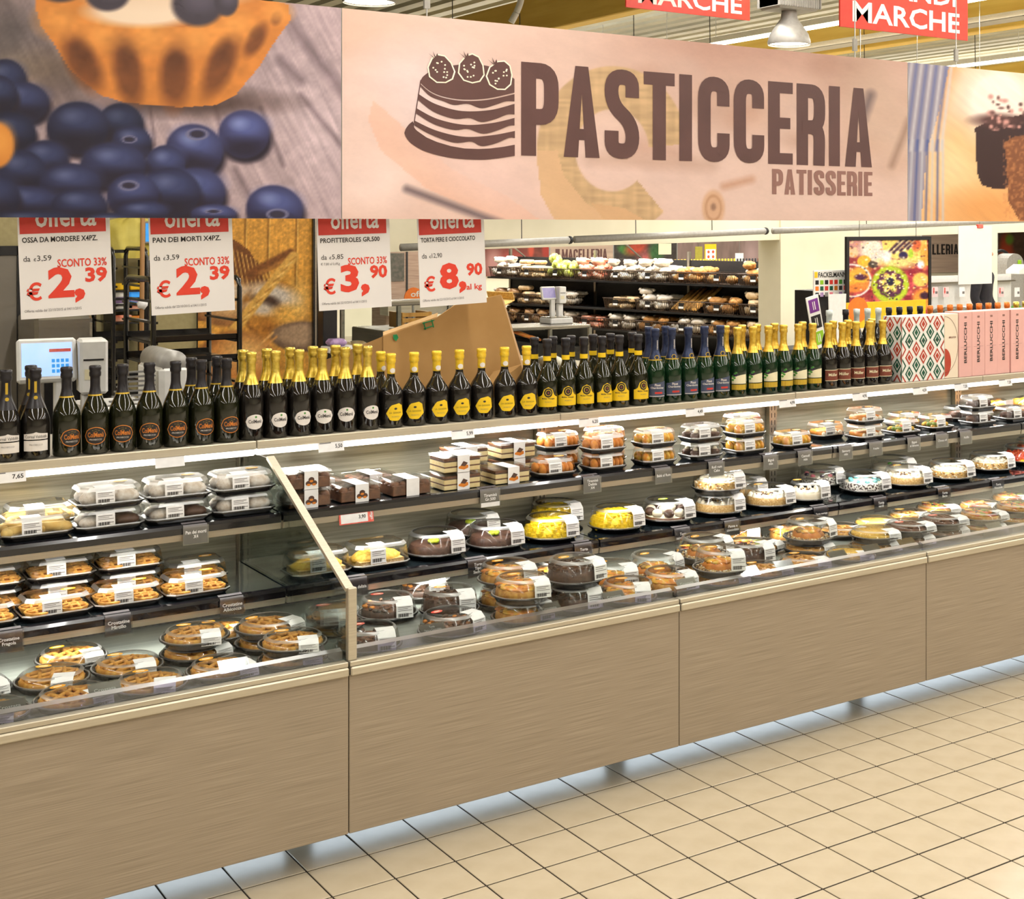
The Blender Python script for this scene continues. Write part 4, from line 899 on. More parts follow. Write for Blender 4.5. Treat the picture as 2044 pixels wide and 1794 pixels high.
def kind_meshes(kind):
    """part meshes of one sort of packed pastry and its total height"""
    d = {}; H0 = HL
    if kind in ('tart', 'tart_red', 'tart_brown', 'tart_custard', 'fruit', 'fruit_red'):
        d['tray'] = round_tray(RR); d['lid'] = lid_round(RR, HL); d['label'] = label_strip(RR, HL, .06, .01)
        if kind == 'tart': d['tart'] = tart(RR*.93); d['sticker'] = oval_sticker(HL, -.03, .045)
        if kind == 'tart_red': d['tart'] = tart(RR*.93, 'jam_red'); d['sticker'] = oval_sticker(HL, -.02, .05)
        if kind == 'tart_brown': d['tart'] = tart(RR*.93, 'choc_light', 'choc_light'); d['sticker'] = oval_sticker(HL, -.045, .01, 'sticker_red')
        if kind == 'tart_custard': d['tart'] = MB().lathe([(RR*.8, .004), (RR*.95, .02), (RR*.95, .03), (RR*.88, .031), (RR*.86, .027), (.001, .028)], 'sponge', 40, flute=.01)
        if kind == 'fruit': d['tart'] = fruit_tart(RR*.92, ['fruit_red', 'fruit_orange', 'fruit_green', 'fruit_orange', 'berry']); d['sticker'] = oval_sticker(HL, -.03, .05)
        if kind == 'fruit_red': d['tart'] = fruit_tart(RR*.92, ['fruit_red', 'fruit_red', 'fruit_orange'])
    elif kind in ('ring', 'ring_nut', 'choc_ring', 'dark_torte', 'white_torte', 'sacher', 'yellow_dome', 'honore', 'nut_torte', 'sprinkle_torte', 'berry_torte', 'small_torte', 'green_torte', 'straw_torte'):
        H0 = HD if kind not in ('ring', 'choc_ring') else .078; r = (RR if kind in ('ring', 'choc_ring', 'ring_nut', 'dark_torte') else .106) if kind != 'small_torte' else .08
        d['tray'] = round_tray(r); d['lid'] = lid_round(r, H0); d['label'] = label_strip(r, H0, .058, .012)
        if kind == 'ring':
            m = MB().lathe([(r*.84, .006), (r*.9, .022), (r*.86, .04), (r*.74, .046), (.001, .044)], 'crust', 36, flute=.025)
            for k in range(13): a = k*.4833; m.sphere((r*.5*math.cos(a), r*.5*math.sin(a), .046), .036, .036, .008, 'fruit_orange' if k % 3 else 'cake_orange', 10, 6, .08)
            for k in range(14): a = random.uniform(0, 6.28); q = r*.8*random.random()**.5; m.sphere((q*math.cos(a), q*math.sin(a), .05), .016, .008, .007, random.choice(['cake_orange', 'fruit_orange', 'jam']), 8, 5, .1)
            d['cake'] = m; d['sticker'] = oval_sticker(H0, -.02, .03)
        if kind == 'ring_nut':
            m = MB().lathe([(r*.62, .008), (r*.66, .03), (r*.5, .046), (r*.2, .05), (.001, .045)], 'cake_orange', 32, flute=.05, nf=7); m.lathe([(r*.62, .006), (r*.9, .007), (r*.92, .016), (r*.62, .022)], 'nuts_dark', 32, flute=.02)
            for k in range(120): a = random.uniform(0, 6.28); q = r*random.uniform(.6, .9); t_ = .0025; m.sphere((q*math.cos(a), q*math.sin(a), .021), .004, .004, .003, random.choice(['nuts', 'nuts', 'choc_light', 'cream']), 6, 4)
            for k in range(9): a = k*.7; m.sphere((r*.36*math.cos(a), r*.36*math.sin(a), .045), .026, .02, .009, random.choice(['fruit_orange', 'cake_orange', 'jam']), 8, 6, .1)
            d['cake'] = m; d['sticker'] = oval_sticker(H0, -.03, .02)
        if kind == 'choc_ring':
            m = cake_cyl(r*.88, .04, 'choc', 'choc_light')
            for k in range(60): a = random.uniform(0, 6.28); q = r*.82*math.sqrt(random.random()); m.sphere((q*math.cos(a), q*math.sin(a), .046), random.uniform(.006, .014), random.uniform(.005, .01), .006, random.choice(['choc', 'choc_light', 'choc', 'cake_orange']), 7, 5, .2)
            d['cake'] = m; d['sticker'] = oval_sticker(H0, -.03, .03, 'sticker_red')
        if kind == 'dark_torte':
            m = cake_cyl(r*.9, .056, 'choc', 'choc', None, .05)
            for k in range(70): a = random.uniform(0, 6.28); q = r*.86*math.sqrt(random.random()); s_ = random.uniform(.004, .009); m.box(q*math.cos(a)-s_, q*math.cos(a)+s_, q*math.sin(a)-.003, q*math.sin(a)+.003, .058, .064+s_*.4, random.choice(['choc', 'choc_light']))
            d['cake'] = m; d['sticker'] = oval_sticker(H0, -.03, .02, 'sticker')
        if kind == 'sacher':
            d['cake'] = cake_cyl(r*.9, .048, 'choc', 'choc'); m = MB()
            for k in range(5): m.sphere((-.02+.012*math.cos(k*1.256), -.03+.012*math.sin(k*1.256), .062), .011, .011, .008, 'deco', 8, 6)
            m.sphere((-.02, -.03, .066), .009, .009, .008, 'deco', 8, 6); d['decoration'] = m
        if kind == 'yellow_dome': d['cake'] = mimosa(r*.92, .078)
        if kind == 'honore':
            m = cake_cyl(r*.9, .028, 'choc_light', 'cream')
            for k in range(9):
                a = k*.7; m.sphere((r*.68*math.cos(a), r*.68*math.sin(a), .044), .022, .022, .018, 'cream' if k % 2 else 'choc', 10, 7)
            m.sphere((0, 0, .05), .035, .035, .026, 'cream', 12, 8); d['cake'] = m; d['sticker'] = oval_sticker(H0, -.02, .0, 'deco')
        if kind in ('white_torte', 'small_torte'):
            m = cake_cyl(r*.88, .05, 'nuts' if kind == 'white_torte' else 'cream', 'cream', None, .04)
            for k in range(10): a = k*.628; m.lathe([(.011, 0), (.009, .007), (.004, .012), (.001, .014)], 'cream', 10, (r*.7*math.cos(a), r*.7*math.sin(a), .052), flute=.1)
            for k in range(26): a = random.uniform(0, 6.28); q = r*.5*random.random(); m.sphere((q*math.cos(a), q*math.sin(a), .056), .005, .004, .003, random.choice(['choc', 'nuts', 'choc_light']), 6, 4)
            d['cake'] = m; d['sticker'] = oval_sticker(H0, -.02, .04)
        if kind == 'nut_torte':
            m = cake_cyl(r*.88, .05, 'nuts', 'cream', None, .05)
            for k in range(130): a = random.uniform(0, 6.28); m.sphere((r*.885*math.cos(a), r*.885*math.sin(a), random.uniform(.012, .05)), .005, .005, .004, random.choice(['nuts', 'cream', 'crust']), 6, 4)
            for k in range(14): a = k*.449; m.sphere((r*.62*math.cos(a), r*.62*math.sin(a), .055), .014, .012, .008, 'cream', 8, 6)
            d['cake'] = m
        if kind == 'green_torte': d['cake'] = cake_cyl(r*.88, .05, 'cream', 'cream'); m = MB(); m.sphere((-.01, 0, .06), .012, .01, .008, 'leaf_green', 8, 6); d['decoration'] = m
        if kind in ('sprinkle_torte', 'berry_torte'):
            d['cake'] = cake_cyl(r*.88, .05, 'sprinkle', 'cream'); m = MB()
            for k in range(9): a = k*.7; m.sphere((r*.6*math.cos(a), r*.6*math.sin(a), .056), .012, .012, .009, ('deco_blue' if kind == 'sprinkle_torte' else ('deco_pink' if k % 2 else 'berry')), 8, 6)
            d['decoration'] = m
        if kind == 'straw_torte':
            m = cake_cyl(r*.9, .02, 'mimosa', 'mimosa')
            for k in range(40): a = random.uniform(0, 6.28); q = r*.84*math.sqrt(random.random()); m.sphere((q*math.cos(a), q*math.sin(a), .036), .014, .014, .022, 'fruit_red', 8, 6)
            d['cake'] = m
    elif kind.startswith('box_'):
        w, dp, H0 = .205, .15, .07
        if kind in ('box_delizia',): w, dp, H0 = .21, .16, .088
        if kind in ('box_roll', 'box_choc', 'box_orange', 'box_fruit', 'box_cannoli', 'box_dark'): w, dp, H0 = .165, .13, .07
        m = MB(); c_ = .022
        def octo(w, dp, c_): return [(-w/2+c_, -dp/2), (w/2-c_, -dp/2), (w/2, -dp/2+c_), (w/2, dp/2-c_), (w/2-c_, dp/2), (-w/2+c_, dp/2), (-w/2, dp/2-c_), (-w/2, -dp/2+c_)]
        def loft(m, rings, mat, smooth=False, cap=True):
            vs = []; n = 8
            for (sw, sd, z) in rings: vs += [(x, y, z) for x, y in octo(w*sw, dp*sd, c_)]
            fs = [(j*n+k, j*n+(k+1) % n, (j+1)*n+(k+1) % n, (j+1)*n+k) for j in range(len(rings)-1) for k in range(n)]
            if cap: fs.append(tuple(range((len(rings)-1)*n, len(rings)*n)))
            m.add(vs, fs, mat, smooth)
        m.add([(x, y, .0) for x, y in octo(w*.9, dp*.88, c_)], [tuple(range(8))[::-1]], 'tray'); loft(m, [(.9, .88, 0), (.98, .97, .012), (1.02, 1.02, .014), (1.02, 1.02, .018), (.97, .96, .017), (.9, .88, .005)], 'tray'); d['tray'] = m
        m = MB(); loft(m, [(1.0, 1.0, .018), (.98, .97, .026), (.93, .9, H0-.012), (.86, .8, H0)], 'plastic'); loft(m, [(.935, .905, H0-.0115), (.9, .855, H0-.004), (.858, .798, H0+.0008)], 'plastic_edge', False, False); loft(m, [(1.025, 1.025, .0185), (1.005, 1.005, .0225)], 'plastic_edge', False, False); d['lid'] = m
        m = label_strip(dp/2*.96, H0, .058, -.05); d['label'] = m
        m = MB()
        if kind == 'box_sugar':
            for (x, y) in ((-.048, -.03), (.05, -.03), (-.048, .034), (.05, .034)): m.sphere((x, y, .031), .044, .03, .025, 'sugar', 14, 9, .06)
        if kind == 'box_dark_pan':
            for (x, y) in ((-.048, -.03), (.05, -.03), (-.048, .034), (.05, .034)): m.sphere((x, y, .028), .044, .03, .021, 'choc' if x > 0 else 'sugar', 14, 9, .06)
        if kind == 'box_bone':
            for (x, y, a) in ((-.05, -.035, .2), (.05, -.03, -.2), (-.045, .035, -.1), (.048, .032, .3)):
                dx, dy = .035*math.cos(a), .035*math.sin(a); m.tube([(x-dx, y-dy, .026), (x, y, .03), (x+dx, y+dy, .026)], [.019, .015, .02], 'bone', 10)
                m.sphere((x-dx, y-dy, .026), .021, .022, .017, 'bone', 10, 7); m.sphere((x+dx, y+dy, .026), .022, .023, .018, 'bone', 10, 7)
        if kind == 'box_minitart':
            for (x, y) in ((-.05, -.034), (.05, -.034), (-.05, .036), (.05, .036)):
                m.lathe([(.034, .006), (.044, .026), (.041, .03), (.036, .026)], 'crust', 24, (x, y, 0), flute=.03); m.lathe([(.037, .025), (.001, .028)], 'jam_red', 18, (x, y, 0))
                for q in (-.012, .012): m.tube([(x-.034, y+q, .028), (x, y+q, .032), (x+.034, y+q, .028)], .005, 'crust', 6); m.tube([(x+q, y-.034, .028), (x+q, y, .033), (x+q, y+.034, .028)], .005, 'crust', 6)
        if kind == 'box_delizia': m.sphere((0, 0, .03), w*.44, dp*.41, .03, 'sponge', 24, 12, .04); m.box(-w*.4, w*.4, -dp*.38, dp*.38, .008, .03, 'nuts')
        if kind in ('box_roll', 'box_orange'):
            for y in (-.03, .028):
                for k in range(7): x = -.06+k*.02; m.sphere((x, y, .03), .012, .026, .022, 'cake_orange' if kind == 'box_roll' else ('sponge' if k % 2 else 'fruit_orange'), 10, 7)
        if kind == 'box_choc':
            for (x, y) in ((-.045, -.03), (.005, -.03), (.05, -.03), (-.045, .03), (.005, .03), (.05, .03)): m.lathe([(.018, .006), (.024, .03), (.02, .036), (.001, .04)], 'choc', 16, (x, y, 0), flute=.04); m.sphere((x, y, .042), .012, .012, .009, 'cream', 8, 6)
        if kind == 'box_dark':
            for x in (-.045, 0, .045): m.lathe([(.02, .006), (.03, .03), (.026, .045), (.001, .05)], 'choc', 18, (x, -.01, 0), flute=.08)
        if kind == 'box_fruit':
            for k in range(26): m.sphere((random.uniform(-.065, .065), random.uniform(-.045, .045), random.uniform(.018, .04)), .014, .012, .010, random.choice(['fruit_orange', 'fruit_green', 'cream', 'fruit_red', 'sponge']), 8, 6)
        if kind == 'box_cannoli':
            for k in range(5): x = -.05+k*.025; m.tube([(x, -.045, .024), (x+.01, .045, .026)], .013, 'cake_orange', 10); m.sphere((x, -.048, .024), .012, .008, .012, 'cream', 8, 6)
        d['pastries'] = m
        if kind in ('box_minitart', 'box_roll', 'box_orange', 'box_sugar', 'box_cannoli'): d['sticker'] = oval_sticker(H0, w*.22, .01)
    elif kind.startswith('tub_'):
        w, dp, H0 = .155, .125, .062
        m = MB().bbox(-w/2, w/2, -dp/2, dp/2, 0, H0-.004, 'plastic', .006).bbox(-w/2-.003, w/2+.003, -dp/2-.003, dp/2+.003, H0-.006, H0, 'plastic', .002); d['tub'] = m
        m = MB(); a, b = w/2-.004, dp/2-.004
        if kind == 'tub_tiramisu':
            z = .003
            for (hh, mt) in ((.016, 'tiramisu_cream'), (.005, 'choc_light'), (.016, 'tiramisu_cream'), (.005, 'choc'), (.008, 'choc_light')): m.bbox(-a, a, -b, b, z, z+hh, mt, .001); z += hh
            d['dessert'] = m
        else:
            m.bbox(-a, a, -b, b, .003, .04, 'choc_light', .002)
            for k in range(12): m.sphere((-.058+(k % 4)*.039, -.04+(k//4)*.04, .04), .019, .019, .014, 'choc_light', 10, 7)
            d['dessert'] = m
        s_ = MB().box(-.024, .026, -dp/2-.0045, -dp/2-.0038, .001, H0+.001, 'paper').box(-.024, .026, -dp/2-.0045, dp/2*.9, H0+.0006, H0+.0014, 'paper'); sl = s_
        d['sleeve'] = sl
        m = MB(); yy = -dp/2-.0052
        if kind == 'tub_tiramisu':
            m.add([(-.02, yy, .016), (.002, yy, .010), (.02, yy, .016), (.02, yy, .026), (0, yy, .03), (-.02, yy, .022)], [tuple(range(6))], 'lab_orange'); m.add([(-.012, yy-.0004, .026), (.006, yy-.0004, .022), (.018, yy-.0004, .034), (0, yy-.0004, .042)], [(0, 1, 2, 3)], 'choc')
        else:
            for (x, z) in ((-.009, .022), (.011, .022), (.001, .034)): m.add([(x+.011*math.cos(k*.63), yy, z+.009*math.sin(k*.63)) for k in range(10)], [tuple(range(10))], 'choc'); m.add([(x+.007*math.cos(k*.63), yy-.0004, z-.005+.004*math.sin(k*.63)) for k in range(10)], [tuple(range(10))], 'lab_orange')
        d['sleeve_picture'] = m
        if kind == 'tub_plain': del d['sleeve_picture']
    elif kind == 'bag':
        m = MB().sphere((0, 0, .041), .1, .07, .04, 'plastic', 16, 10, .05); H0 = .083; d['bag_film'] = m
        m = MB()
        for k in range(6): m.sphere((-.05+(k % 3)*.05, -.025+(k//3)*.05, .04), .034, .03, .026, 'cake_orange' if k % 2 else 'fruit_orange', 12, 8, .05)
        d['pastries'] = m; d['label'] = MB().box(-.01, .05, -.072, -.0715, .035, .075, 'paper')
    return {k: v.mesh(k) for k, v in d.items()}, H0
NAMES = {'tart': 'packed_jam_tart', 'tart_red': 'packed_jam_tart', 'tart_brown': 'packed_jam_tart', 'tart_custard': 'packed_custard_tart', 'fruit': 'packed_fruit_tart', 'fruit_red': 'packed_fruit_tart', 'bag': 'bagged_croissants'}
def nm_of(k): return NAMES.get(k, 'packed_cake' if not k.startswith(('box_', 'tub_')) else ('pastry_box' if k.startswith('box_') else 'dessert_tub'))
KLAB = {'tart': ('round jam tart with golden lattice in a clear lidded black tray', 'golden lattice tarts'), 'tart_red': ('round tart with dark red jam lattice in a clear lidded black tray', 'red jam tarts'),
 'tart_brown': ('round brown chocolate crust tart in a clear lidded black tray', 'brown tarts'), 'tart_custard': ('smooth yellow custard tart in a clear lidded black tray', 'custard tarts'),
 'fruit': ('mixed fruit tart of red, orange and green pieces in a clear lid', 'mixed fruit tarts'), 'fruit_red': ('red strawberry topped tart in a clear lid', 'red fruit tarts'),
 'ring': ('orange ring cake under a fluted clear dome', 'orange ring cakes'), 'ring_nut': ('golden cake ringed with chopped nuts under a fluted clear dome', 'nut ringed cakes'), 'choc_ring': ('dark chocolate cake with red sticker under a clear dome', 'red sticker chocolate cakes'),
 'dark_torte': ('grey brown cocoa cake under a fluted clear dome on the deck', 'cocoa cakes on the deck'), 'white_torte': ('cream topped nut sided cake under a clear dome', 'cream topped cakes'), 'sacher': ('dark chocolate cake with yellow green flower', 'chocolate cakes with a yellow flower'),
 'yellow_dome': ('bright yellow crumb covered mimosa cake under a clear dome', 'yellow mimosa cakes'), 'honore': ('white cream and chocolate puff cake under a clear dome', 'cream puff cake'), 'nut_torte': ('white topped cake with chopped nut sides', 'nut sided cakes'),
 'sprinkle_torte': ('white cake with dark sprinkles and blue decorations under a clear dome', 'sprinkle cake'), 'berry_torte': ('speckled white cake with pink and dark berries under a clear dome', 'berry cake'), 'small_torte': ('small plain cream cake under a narrow clear dome', 'small cream cake'),
 'green_torte': ('pale cream cake with a small green leaf under a clear dome', 'green leaf cake'), 'straw_torte': ('strawberry covered cake on a yellow base under a clear dome', 'strawberry cake'),
 'box_sugar': ('clear box of four white sugared buns', 'sugared bun boxes'), 'box_dark_pan': ('clear box of sugared and dark buns', 'mixed bun boxes'), 'box_bone': ('clear box of four pale bone shaped biscuits', 'bone biscuit boxes'), 'box_minitart': ('clear box of four small jam tarts', 'small tart boxes'),
 'box_delizia': ('clear box with one long yellow sponge loaf', 'yellow loaf boxes'), 'box_roll': ('clear box of orange brown sliced rolls', 'orange roll boxes'), 'box_orange': ('clear box of yellow orange custard pastries', 'custard pastry boxes'), 'box_choc': ('clear box of small chocolate cups topped with cream', 'chocolate cup boxes'),
 'box_dark': ('low black tray of dark fluted chocolate cakes under a clear lid', 'dark fluted cake boxes'), 'box_fruit': ('clear box of small pastries topped with mixed fruit', 'fruit pastry boxes'), 'box_cannoli': ('clear box of cream filled cannoli', 'cannoli boxes'),
 'tub_profiteroles': ('clear tub of brown profiteroles with a picture sleeve', 'profiterole tubs'), 'tub_plain': ('clear tub of brown profiteroles with a plain white sleeve', 'plain sleeve profiterole tubs'), 'tub_tiramisu': ('clear tub of layered tiramisu', 'tiramisu tubs'), 'bag': ('clear bag of golden croissants at the shelf end', 'croissant bags')}
REG = [(.98, 'white label bottles'), (1.62, 'orange oval bottles'), (2.13, 'gold foil bottles'), (2.86, 'squat bottles'), (3.46, 'yellow seal bottles'), (3.86, 'navy foil bottles'), (4.40, 'cream label bottles'), (4.90, 'brown label bottles'), (99, 'gift cartons')]
def pastry(kind, x, y, z, rz=0, where=''):
    if kind not in CK: CK[kind] = kind_meshes(kind)
    lb, gr = KLAB[kind]
    reg = [n for q, n in REG if x < q][0]
    lb = lb+(', '+where if where else '')+(', back row' if y > 4.84 and len(lb.split()) < 9 else '')
    lab = lb+' under the '+reg
    if len(lab.split()) <= 16: lb = lab; gr = gr+' under the '+reg
    e = empty(nm_of(kind), (x, y, z), rz, lb, 'packed pastry' if not kind.startswith('tub') else 'dessert tub', gr)
    sl = None
    for k, me in CK[kind][0].items():
        o = ob(k, me, sl if k == 'sleeve_picture' else e)
        if k == 'sleeve': sl = o
    return CK[kind][1]
ZS = {'U': Z_UP, 'L': Z_LOW, 'D': Z_DECK}
STK = {'U': [], 'L': []}
def half(k):
    if k.startswith('tub_'): return .0815, .067
    if k == 'bag': return .105, .075
    if k.startswith('box_'):
        w, dp = (.21, .16) if k == 'box_delizia' else ((.165, .13) if k in ('box_roll', 'box_choc', 'box_orange', 'box_fruit', 'box_cannoli', 'box_dark') else (.205, .15))
        return w*.52, dp*.52
    return (.1145, .1145) if k != 'small_torte' else (.088, .088)
def stack(level, kinds, u, Y): STK[level].append([XU(u, Y), Y, kinds])
def settle():
    for level, L_ in STK.items():
        y0, y1 = (E_UP+.012 if level == 'U' else E_LOW+.012), YB-.035
        for it in range(150):
            for i in range(len(L_)):
                for j in range(i):
                    a, b = L_[i], L_[j]; ha = [max(half(k)[q] for k in a[2]) for q in (0, 1)]; hb = [max(half(k)[q] for k in b[2]) for q in (0, 1)]
                    ox = ha[0]+hb[0]+.004-abs(a[0]-b[0]); oy = ha[1]+hb[1]+.004-abs(a[1]-b[1])
                    if ox > 0 and oy > 0:
                        if oy < ox and oy < .05:
                            s_ = 1 if a[1] >= b[1] else -1; a[1] += s_*oy/2; b[1] -= s_*oy/2
                        else:
                            s_ = 1 if a[0] >= b[0] else -1; a[0] += s_*ox/2; b[0] -= s_*ox/2
            for a in L_:
                h0, h1 = max(half(k)[0] for k in a[2]), max(half(k)[1] for k in a[2])
                a[1] = min(max(a[1], y0+h1), y1-h1)
                if abs(a[0]-1.736) < h0+.012: a[0] = 1.736+(h0+.013)*(1 if a[0] > 1.736 else -1)
        for x, y, ks in L_:
            z = ZS[level]+.001
            for i, k in enumerate(ks): z += pastry(k, x, y, z, random.uniform(-.03, .03), '' if len(ks) < 2 else ('topmost' if i else 'bottom one'))+.0025
# upper shelf: (kinds bottom to top, photo column, row depth)
for it in ((('box_bone', 'box_bone'), -12, 4.755), (('box_bone',), 66, 4.76), (('box_dark_pan', 'box_sugar'), 197, 4.755), (('box_dark_pan', 'box_sugar'), 326, 4.755), (('box_sugar', 'box_sugar'), 458, 4.755),
           (('box_bone',), 75, 4.95), (('tub_profiteroles', 'tub_profiteroles'), 606, 4.74), (('tub_profiteroles',), 707, 4.74), (('tub_plain',), 808, 4.74), (('tub_plain',), 735, 4.9), (('tub_plain',), 640, 4.9), (('tub_tiramisu', 'tub_tiramisu'), 908, 4.74), (('tub_tiramisu', 'tub_tiramisu'), 925, 4.9), (('tub_tiramisu', ), 1007, 4.74), (('tub_tiramisu', 'tub_tiramisu'), 1020, 4.9),
           (('box_roll', ), 1102, 4.745), (('box_roll', 'box_roll'), 1112, 4.9), (('box_roll', 'box_roll'), 1203, 4.745), (('box_roll', 'box_roll'), 1205, 4.9), (('box_orange', 'box_orange'), 1305, 4.745), (('box_choc', 'box_choc'), 1398, 4.745), (('box_orange', 'box_orange'), 1486, 4.745), (('box_fruit', 'box_fruit'), 1480, 4.9), (('box_orange',), 1580, 4.745),
           (('box_cannoli',), 1650, 4.86), (('box_cannoli', 'box_cannoli'), 1722, 4.745), (('box_fruit',), 1798, 4.745), (('box_fruit',), 1805, 4.9), (('box_fruit',), 1866, 4.76), (('box_dark', 'box_dark'), 1950, 4.76), (('box_dark', ), 1915, 4.92), (('box_dark',), 2018, 4.76), (('bag', ), 1988, 4.98), (('bag', ), 2070, 4.8), (('bag',), 2050, 4.97)):
    stack('U', *it)
# lower shelf
for it in ((('box_minitart',), 0, 4.72), (('box_minitart',), 103, 4.72), (('box_minitart', 'box_minitart'), 112, 4.9), (('box_minitart',), 235, 4.72), (('box_minitart', 'box_minitart'), 245, 4.9), (('box_minitart',), 366, 4.72), (('box_minitart', ), 385, 4.92), (('box_minitart', 'box_minitart'), -10, 4.9),
           (('box_delizia',), 632, 4.735), (('box_delizia',), 748, 4.735), (('sacher',), 868, 4.745), (('sacher',), 986, 4.745), (('sacher',), 938, 4.985), (('yellow_dome',), 1096, 4.745), (('yellow_dome',), 1105, 4.985), (('yellow_dome',), 1227, 4.745), (('honore',), 1331, 4.745), (('white_torte', 'nut_torte'), 1432, 4.745), (('white_torte',), 1476, 4.985), (('white_torte',), 1530, 4.745), (('small_torte',), 1610, 4.72), (('berry_torte',), 1640, 4.955),
           (('sprinkle_torte',), 1722, 4.745), (('green_torte',), 1775, 4.985), (('white_torte',), 1806, 4.745), (('nut_torte',), 1892, 4.745), (('nut_torte',), 1975, 4.79), (('straw_torte',), 2046, 4.85), (('straw_torte',), 2052, 4.6 if 0 else 5.0)):
    stack('L', *it)
settle()
# deck: photo pixel of the base centre, kinds bottom to top
DECK = [(-20, 1385, ('tart',)), (22, 1440, ('tart_red',)), (118, 1378, ('tart',)), (165, 1412, ('tart_red',)), (140, 1332, ('tart',)), (258, 1342, ('tart',)), (312, 1380, ('tart',)), (378, 1312, ('tart_red', 'tart')), (440, 1352, ('tart',)), (465, 1285, ('tart',)), (528, 1292, ('tart', 'tart')), (580, 1322, ('tart', 'tart')),
        (640, 1262, ('choc_ring',)), (735, 1312, ('choc_ring',)), (785, 1238, ('choc_ring',)), (872, 1225, ('dark_torte',)), (905, 1272, ('choc_ring',)), (850, 1192, ('choc_ring',)), (995, 1225, ('ring', 'ring')), (1066, 1250, ('ring', 'ring')), (1050, 1180, ('dark_torte',)), (1160, 1215, ('dark_torte', 'dark_torte')), (1145, 1160, ('ring',)),
        (1262, 1200, ('ring',)), (1235, 1160, ('ring_nut',)), (1305, 1140, ('ring_nut',)), (1340, 1178, ('ring',)), (1372, 1150, ('tart_red', 'ring_nut')), (1455, 1172, ('tart_red', 'ring_nut')), (1440, 1120, ('fruit',)), (1530, 1148, ('tart_red',)), (1520, 1112, ('fruit',)), (1605, 1132, ('tart_red',)), (1590, 1090, ('ring',)), (1640, 1110, ('tart_red', 'ring_nut')), (1690, 1118, ('tart_custard',)), (1680, 1070, ('tart_red',)),
        (1735, 1105, ('tart_red', 'tart_custard')), (1750, 1055, ('tart_custard',)), (1812, 1085, ('tart_brown', 'tart_brown')), (1815, 1040, ('tart',)), (1885, 1070, ('tart_brown', 'tart_brown')), (1880, 1025, ('fruit',)), (1955, 1062, ('fruit', 'fruit')), (1945, 1022, ('fruit_red',)), (2030, 1045, ('fruit_red', 'fruit')), (2020, 1005, ('fruit',)), (2090, 1030, ('fruit_red',)), (1490, 1085, ('ring',)), (1375, 1100, ('dark_torte',)), (60, 1300, ()) ]
pts = [[*P(u, v, Z_DECK).xy, ks] for u, v, ks in DECK if ks]
D0 = .2155
for it in range(500):
    for i in range(len(pts)):
        for j in range(i):
            dx = pts[i][0]-pts[j][0]; dy = pts[i][1]-pts[j][1]; d_ = math.hypot(dx, dy)
            if d_ < D0:
                q = (D0-d_)/2/max(d_, 1e-4); pts[i][0] += dx*q; pts[i][1] += dy*q; pts[j][0] -= dx*q; pts[j][1] -= dy*q
    for p in pts: 
        p[1] = min(max(p[1], 4.245), 4.83 if (len(p[2]) < 2 and not p[2][0] in ('dark_torte', 'ring_nut')) else 4.49)
        if 1.55 < p[0] < 1.735+.12: p[0] = 1.735-.125 if p[0] < 1.72 else 1.735+.128
for x, y, ks in pts:
    z = Z_DECK+.001
    for i, k in enumerate(ks): z += pastry(k, x, y, z, random.uniform(-.5, .35), '' if len(ks) < 2 else ('topmost' if i else 'bottom one'))+.0025
ORD += ['ninth', 'tenth', 'eleventh', 'twelfth']
byb = {}
for o in COL.objects:
    if o.type == 'EMPTY' and o.get('category') in ('packed pastry', 'dessert tub'): byb.setdefault(o['label'].split(' under the ')[0], []).append(o)
for base, L_ in byb.items():
    if len({o['label'] for o in L_}) == len(L_) or len(L_) > len(ORD) or len(base.split()) > 10: continue
    for k, o in enumerate(sorted(L_, key=lambda o: abs(o.location.x-1.736))): o['label'] = base+', %s from the steel corner post' % ORD[k]; o['group'] = o['group'].split(' under the ')[0]
# ================================================================== PRICE TAGS
TG = ['7,65', '5,50', '5,99', '6,20', '4,49', '4,99', '4,95', '4,59', '7,20']
TN = ['Pan dei morti\nX4', 'Tiramisù\nGr.500', 'Tiramisù\nDelizia\nX4', 'Babà al Rum', 'Roll rum\nCake', 'Bignè\nmix', 'Cannoli\nmix', 'Savoury\nmix', 'Krapfen', 'Bignè\nal limone', 'Choux x4', 'Muffin', 'Crostatine\nFragola', 'Crostatine\nMirtillo', 'Crostatine\nAlbicocca', 'Torta delizia', 'Torta\nTipo\nSacher', 'Torta\nmimosa', 'Torta\nsaint onoré', 'Panna e\ncioccolato', 'Torta meringa', 'Torta\nverdi', 'Torta\nBacio', 'Torta\nNocciola', 'Crostata', 'Torta\nPere e Cioccolato', '3,90', 'offerta']
textmeshes([(t, 1) for t in TG+TN])
for i, (u, v, t) in enumerate(((12, 957, '7,65'), (340, 930, None), (662, 898, '5,50'), (925, 876, '5,99'), (1177, 849, '6,20'), (1388, 829, '4,49'), (1573, 812, '4,99'), (1718, 797, '4,95'), (1838, 787, '4,59'), (1920, 778, '7,20'), (2008, 757, '7,20'))):
    x = XU(u, E_TOP-.006); w = .098 if i else .12
    e = empty('price_ticket', (x-w/2, E_TOP-.006, Z_TOP-.062), 0, ('white price ticket lettered %s below the %s' % (t, [n for q, n in REG if x < q][0])) if t and t != '7,20' else ('blank white ticket clipped under the bottle shelf' if not t else 'small white price ticket, %s along the shelf below the gift cartons' % ORD[i-9]), 'price tag', 'white tickets under the bottle shelf')
    e.rotation_euler = (math.radians(-14), 0, 0)
    MB().box(0, w, 0, .0012, 0, .042, 'paper').build('card', e)
    if t:
        m = MB(); put(m, t, w*.66, .009, w*.28, .017, 'ink', -.0006, 1); m.build('price_lettering', e); MB().box(w*.05, w*.5, -.0005, 0, .03, .033, 'ink_grey').build('ruled_line', e)
